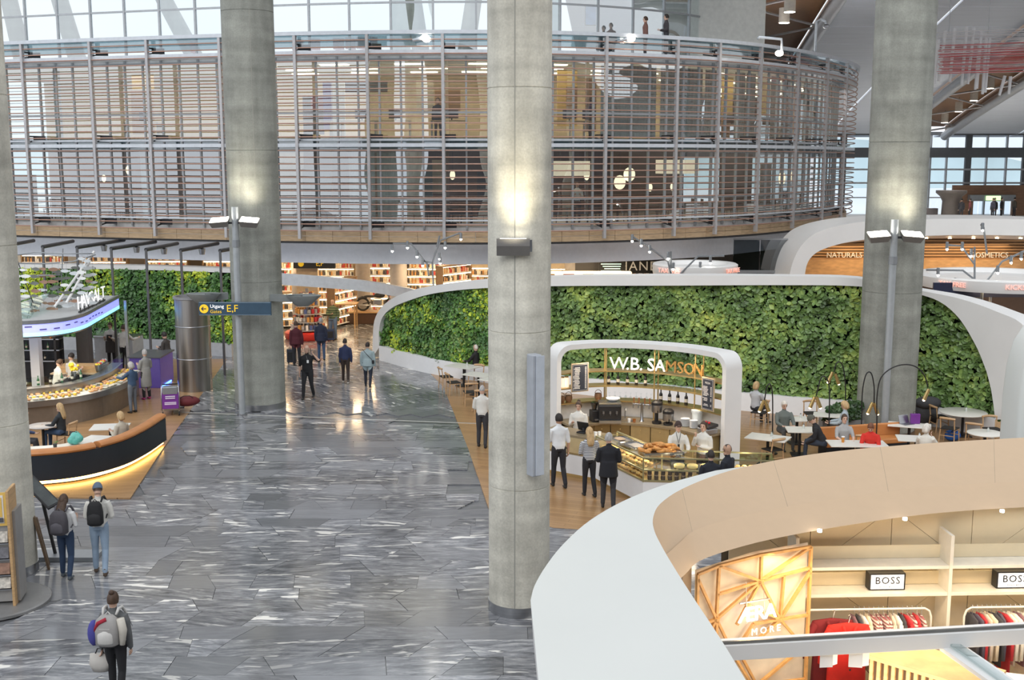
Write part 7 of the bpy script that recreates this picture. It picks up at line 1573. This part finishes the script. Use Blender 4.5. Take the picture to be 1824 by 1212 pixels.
WHT = (.74,.74,.74); NAV = (.02,.025,.05); BLK = (.015,.015,.018); JEAN = (.05,.09,.17)
# --- concourse
p = under_head(200,1057,1.68); person(p, -.05, 'woman in a dark grey sweater with hair bun and grey rucksack at the bottom edge', 1.68, 'grey_sweater', (.12,.125,.13), BLK, hair='bun', hc='brown', arms=('bag','down'), nod=.15, vox=.012, legs=(.12,-.1))
bp = backpack(p, -.05, 'grey rucksack with white straps and a rolled towel on the sweater woman', (.32,.31,.30), (.55,.54,.52), 1.68, .36, dz=-.05)
MB().sphere((-.21,-.24,1.15), (.09,.11,.2), 12, 8).build('blue_jacket_roll', cloth('blue_roll',(.06,.06,.28)), bp, smooth='all'); MB().tube([(-.17,-.3,1.2),(-.1,-.34,1.34),(.02,-.33,1.40)], .03, 8).build('red_trim', cloth('red_trim',(.35,.02,.04)), bp, smooth='all'); MB().tube([(.2,-.24,1.38),(.23,-.24,1.2),(.22,-.26,.98)], [.06,.065,.04], 8).build('rolled_towel', cloth('towel',(.55,.52,.46)), bp, smooth='all')
t = thing('tote_bag', 'pale tote bag in the left hand of the sweater woman', 'bag', (p[0]-.26,p[1]+.05,.42)); MB().rings([[Vector((a*math.cos(q),b*math.sin(q),z)) for q in np.linspace(0,2*PI,14,endpoint=False)] for z, a, b in ((0,.12,.06),(.12,.17,.09),(.28,.15,.03))]).build('body', cloth('tote',(.5,.48,.45)), t, smooth='all'); MB().tube([(-.07,0,.27),(-.03,0,.36),(.03,0,.36),(.07,0,.27)], .01, 6).build('handle', BLACK, t)
p = at_floor(121,1029); person(p, -.06, 'woman with long dark hair in white tee shirt and jeans by the info screen', 1.66, 'white_tee', (.72,.72,.72), (.03,.055,.11), (.10,.12,.14), hair='long', hc='brown', arms=('hold','hold'), sleeve='short', nod=.35, vox=.012, legs=(.03,-.05)); backpack(p, -.06, 'patterned grey backpack of the long haired woman', (.07,.065,.075), (.10,.095,.11), 1.62, .34, dz=-.02)
p = at_floor(181,1022); person(p, .15, 'man in a blue cap, white shirt and light jeans beside the long haired woman', 1.82, 'white_shirt', (.62,.61,.57), (.24,.32,.42), (.07,.045,.03), hair='cap', hc=(.10,.14,.20), arms=('fold','fold'), nod=.45, lean=.08, turn=.2, vox=.012, legs=(.10,-.12)); backpack(p, .12, 'black sling backpack of the man in the blue cap', (.012,.012,.014), (.02,.02,.022), 1.78, .30, dz=.0)
p = at_floor(549,711); person(p, PI-.1, 'bald man in a black polo raising a phone to his ear', 1.84, 'black_polo', BLK, (.018,.018,.022), hair='fringe', hc='grey', arms=('phone','down'), sleeve='short', fat=1.1, legs=(-.15,.18), nod=0); t = thing('lanyard_badge', 'white badge on the chest of the bald man in black', 'badge', (p[0]+.05,p[1]-.17,1.33)); MB().box((0,0,0), (.07,.01,.1)).build('card', PUREWHITE, t); MB().tube([(0,.0,.05),(-.03,.01,.12),(-.05,.03,.2)], .004, 5).build('cord', mat('cord_grey',(.3,.3,.3),.7), t)
t = thing('phone', 'dark phone at the ear of the bald man in black', 'phone', (p[0]+.135,p[1]-.05,1.70)); MB().box((0,0,0), (.012,.07,.14)).build('body', BLACK, t, bevel=.003); MB().box((.008,0,0), (.004,.06,.12)).build('screen', DARK, t)
p = at_floor(616,683); person(p, .05, 'woman in a navy vest with brown trousers walking away', 1.64, 'navy_vest', (.025,.035,.09), (.045,.03,.025), (.45,.42,.38), hair='short', hc='dark', arms=('bag','down'), legs=(.14,-.12)); t = thing('handbag', 'beige shoulder bag of the woman in the navy vest', 'handbag', (p[0]-.27,p[1],.78)); MB().box((0,0,.1), (.1,.26,.2)).build('body', cloth('beige_bag',(.45,.36,.24)), t, bevel=.03); MB().tube([(0,-.1,.2),(.05,-.06,.42),(.06,.0,.55)], .01, 6).build('strap', cloth('beige_bag',(0,0,0)), t)
p = at_floor(656,690); person(p, -.1, 'woman in a pale blue jacket with cross strap walking away', 1.62, 'pale_blue_jacket', (.30,.38,.40), (.02,.025,.04), hair='short', hc='dark', arms=('down','down'), fat=1.15, coat=.12, legs=(.12,-.15)); t = thing('cross_body_bag', 'small dark cross body bag of the pale jacket woman', 'handbag', (p[0]+.2,p[1]-.02,.88)); MB().box((0,0,.06), (.08,.18,.13)).build('pouch', BLACK, t, bevel=.02); MB().tube([(-.03,-.1,.14),(-.22,-.17,.36),(-.38,-.1,.54)], .010, 6).build('strap', BLACK, t)
p = at_floor(529,652); person(p, .1, 'man in a maroon jacket with a carry-on standing before the toy stand', 1.78, 'maroon', (.075,.012,.02), (.02,.02,.025), hair='short', hc='brown', coat=.1, arms=('bag','down')); suitcase(520,648, (.02,.025,.04), 'dark blue carry-on beside the man in maroon')
p = at_floor(573,643); person(p, -.1, 'grey haired man in a navy blazer and jeans seen from behind', 1.76, 'navy_blazer', NAV, JEAN, hair='short', hc='grey', coat=.15, arms=('down','down'))
p = at_floor(594,606); person(p, PI-.2, 'man in a green striped sweater facing the viewer in the duty free hall', 1.85, mt=stripes('stripe_sweater',(.06,.09,.05),(.16,.20,.10),9), bc=(.12,.18,.28), hair='fringe', hc='brown', arms=('down','fold'), fat=1.1); suitcase(589,608, (.015,.03,.08), 'navy trolley case with pale straps beside the striped sweater man', .5)
# --- bakery
p = at_floor(859,797); person(p, -.15, 'bald waiter in a white shirt beside the pale middle column', 1.78, 'white_shirt', WHT, (.035,.035,.04), hair='fringe', hc='grey', arms=('fold','fold'), legs=(.04,-.04), nod=.2)
p = at_floor(995,868); person(p, .25, 'dark haired man in white shirt and black trousers queuing at the bakery till', 1.86, 'white_shirt2', (.68,.70,.72), (.02,.022,.026), skin='b', hair='short', hc='dark', arms=('fold','down'), sleeve='short', legs=(.1,-.1), turn=.3)
p = under_head(1031,716,1.70); person((p[0],p[1],.008), PI-.25, 'barista woman with hair bun serving at the till', 1.70, 'white_shirt', WHT, BLK, hair='bun', hc='brown', arms=('hold','hold'), nod=.3, collar=WHT)
p = at_floor(1049,884); person(p, .25, 'blonde woman in a striped top and black trousers at the display case', 1.70, mt=stripes('stripe_top',(.62,.63,.64),(.06,.07,.10),26), bc=(.015,.016,.02), hair='long', hc='blonde', arms=('hold','hold'), legs=(.03,-.06))
p = at_floor(1083,906); person(p, -.1, 'man with cropped grey hair in a black jacket at the display case', 1.80, 'black_jacket', (.012,.013,.018), (.03,.032,.04), hair='short', hc='grey', coat=.20, arms=('hold','hold'), fat=1.12, turn=-.5, legs=(.04,-.04))
p = under_head(1208,752,1.76); person((p[0],p[1],.008), PI+.1, 'smiling baker in a brown cap and white shirt behind the croissants', 1.76, 'white_shirt', WHT, BLK, hair='cap', hc=(.05,.03,.025), arms=('table','table'), nod=.1, collar=WHT); t = thing('lanyard', 'dark lanyard hanging on the baker in the brown cap', 'lanyard', (p[0],p[1]-.15,1.30)); MB().tube([(-.06,.07,.22),(-.02,.0,.05),(0,-.015,-.05),(.02,0,.05),(.06,.07,.22)], .007, 5).build('cord', BLACK, t); MB().box((0,-.02,-.1), (.05,.01,.08)).build('card', BLACK, t)
p = under_head(1254,752,1.72); person((p[0],p[1],.008), PI-.7, 'young baker with a hand at the chin behind the counter', 1.72, 'white_shirt', WHT, BLK, hair='short', hc='brown', arms=('fold','chin'), turn=.2)
p = G(1272,800,1.68); person((p.x-.1,p.y-.2,.008), .15, 'person in a black uniform jacket with dark hair at the right display wing', 1.68, 'black_uniform', (.012,.014,.022), BLK, hair='short', hc='dark', coat=.12, arms=('hold','hold'), fat=1.1)
p = G(1286,790,1.78); person((p.x+.12,p.y-.1,.008), .9, 'bald man in a black uniform jacket talking at the right display wing', 1.76, 'black_uniform', (0,0,0), BLK, skin='b', hair='fringe', hc='dark', coat=.12, arms=('hold','fold'), fat=1.1, turn=1.0)
# --- cafe guests
def sit(u, v, face, label, tall=1.30, seat=.46, **k):
    p = seated(u, v, tall); return person((p[0],p[1],.008), face, label, k.pop('h',1.72), pose='sit', seat=seat, **k)
sit(848,617, 1.0, 'bald man in a dark suit seated by the ivy wall', tc=(.02,.018,.02), top='dark_suit', hair='fringe', hc='white', arms=('table','table'))
sit(1347,684, -.9, 'blonde woman in grey seated behind the bakery arch', tc=(.45,.46,.48), top='pale_grey_top', hair='bob', hc='blonde', arms=('table','table'))
sit(1397,718, PI+.1, 'grey haired man in a grey cardigan at a cafe table', tc=(.13,.15,.14), top='grey_cardigan', bc=(.08,.08,.08), hair='short', hc='white', arms=('table','table'), fat=1.1, nod=.4)
sit(1467,745, 1.3, 'person in black with a grey cap bent over a phone', tc=BLK, top='black_hoodie', bc=(.03,.04,.06), hair='cap', hc=(.10,.10,.08), arms=('table','table'), lean=.45, nod=.5, coat=.1, tall=1.22)
sit(1504,742, PI, 'man in a grey tee shirt behind the long cafe table', tc=(.36,.36,.36), top='grey_tee', hair='short', hc='brown', arms=('table','table'), sleeve='short', skin='a')
sit(1553,755, PI-.4, 'woman in a red jacket bent over the long cafe table', tc=(.60,.03,.02), top='red_jacket', hair='short', hc='red', arms=('table','table'), lean=.35, nod=.5, tall=1.24)
sit(1506,719, 1.2, 'woman in pale blue reading by the ivy wall', tc=(.36,.42,.46), top='pale_blue', hair='bob', hc='blonde', arms=('table','table'), nod=.4)
sit(1651,760, -.5, 'white haired woman in a cream top in front of the round tables', tc=(.68,.66,.60), top='cream_top', hair='bob', hc='white', arms=('table','chin'), turn=-.7)
# --- seafood bar
p = under_head(196,575,1.80); person((p[0],p[1],.008), PI-.1, 'waiter in white shirt and dark apron behind the seafood bar', 1.80, 'white_shirt', WHT, BLK, hair='short', hc='brown', arms=('hold','hold'), apron=(.05,.045,.045), nod=.4, vox=.018)
p = under_head(219,580,1.80); person((p[0],p[1],.008), -.4, 'barman in a white shirt seen from behind at the seafood bar', 1.80, 'white_shirt', WHT, BLK, hair='short', hc='brown', arms=('reach','reach'), fat=1.12, nod=.3, vox=.018)
p = under_head(231,550,1.80); person((p[0],p[1],.008), -PI/2-.2, 'man with white sleeves and a brown backpack before the living wall', 1.80, 'white_shirt', WHT, BLK, hair='short', hc='brown', arms=('fwd','down'), vox=.018); backpack((p[0]+.02,p[1]), -PI/2-.2, 'dark brown backpack of the man before the living wall', (.035,.02,.015), (.03,.02,.03), 1.78, .32)
p = at_floor(301,676); person(p, 1.2, 'man in a dark jacket leaning on the violet bar block', 1.78, 'dark_brown_jacket', (.05,.042,.038), (.03,.03,.035), hair='short', hc='dark', arms=('hold','reach'), lean=.15, coat=.12, vox=.018)
p = at_floor(262,712); person(p, .9, 'person in a long grey hooded coat at the seafood counter', 1.72, 'grey_coat', (.26,.26,.25), BLK, (.35,.03,.15), hair='short', hc='grey', coat=.50, arms=('hold','hold'), vox=.018)
p = at_floor(238,736); person(p, 1.1, 'woman in a denim jacket choosing food at the steel counter', 1.66, 'denim', (.04,.08,.15), (.12,.14,.17), hair='bob', hc='grey', arms=('reach','hold'), nod=.35, vox=.018)
p = under_head(97,642,1.72); person((p[0],p[1],.008), -.9, 'cook in a white jacket and dark apron bending at the seafood bar', 1.74, 'white_shirt', WHT, BLK, hair='short', hc='brown', arms=('hold','hold'), lean=.2, nod=.4, apron=(.05,.045,.045), vox=.018)
p = under_head(126,630,1.78); person((p[0],p[1],.008), -.5, 'cook in a white jacket standing beside the bending cook', 1.78, 'white_shirt', WHT, BLK, hair='short', hc='dark', arms=('hold','hold'), nod=.5, vox=.018)
sit(107,722, 1.4, 'long blonde haired woman in a dark jacket at the round table', tc=(.025,.03,.035), top='dark_green_jacket', bc=JEAN, hair='long', hc='blonde', arms=('table','table'), h=1.7)
sit(30,738, -1.4, 'seated person in blue sleeves raising a cup behind the left column', tc=(.06,.08,.16), top='blue_sleeves', hair='long', hc='brown', arms=('table','up'))
sit(215,738, 1.1, 'woman with short blonde hair in a beige jacket on the banquette', tc=(.48,.44,.36), top='beige_jacket', bc=(.3,.28,.24), hair='bob', hc='blonde', arms=('hold','hold'), nod=.2)
def bench_chair(u, v, f, l_):
    c = chair(u, v, f, l_); return c
chair(120,800, 1.4, 'chair of the blonde woman at the round table')
# --- inside the office block and on the terrace, far hall
def far(u, v, z, face, label, c, **k):
    D = k.pop('D'); p = AT(u, v, D); person((p.x, D, z), face, label, k.pop('h',1.74), tc=c, top='far_%d' % int(sum(c)*100), vox=.03, **k)
far(1028,345,5.45,PI,'waiter in a white shirt inside the lit restaurant storey',(.6,.62,.66),D=49.2,arms=('hold','hold'))
far(1053,215,8.95,1.0,'person in a dark violet jacket inside the upper office storey',(.06,.04,.10),D=49.6)
far(1187,55,12.35,PI/2,'person in a dark hood leaning on the terrace rail',(.05,.045,.05),D=49.4,arms=('fwd','fwd'))
far(1150,55,12.35,PI/2,'person with brown hair on the terrace behind the rail',(.20,.10,.08),D=50.2,hc='brown')
far(780,175,8.95,PI,'person in black standing in the upper office storey left of the pale column',(.03,.03,.035),D=49.5)
for i, (u, c) in enumerate(((1712,(.03,.03,.035)),(1727,(.25,.08,.08)),(1768,(.05,.05,.07)),(1771,(.02,.02,.02)),(1783,(.03,.03,.03)),(1806,(.06,.05,.04)))):
    far(u,380,3.16,[0,1,2,PI,4,5][i],['dark figure nearest the pedestal kiosk in the far hall','figure in red beside the far lobby','figure in blue grey at the far lobby doors','black figure in the middle of the far lobby doors','broad dark figure right of the far lobby doors','dark figure at the right of the far lobby'][i],c,D=97+i*.6,pose='stand')
bpy.data.scenes.remove(TMP)
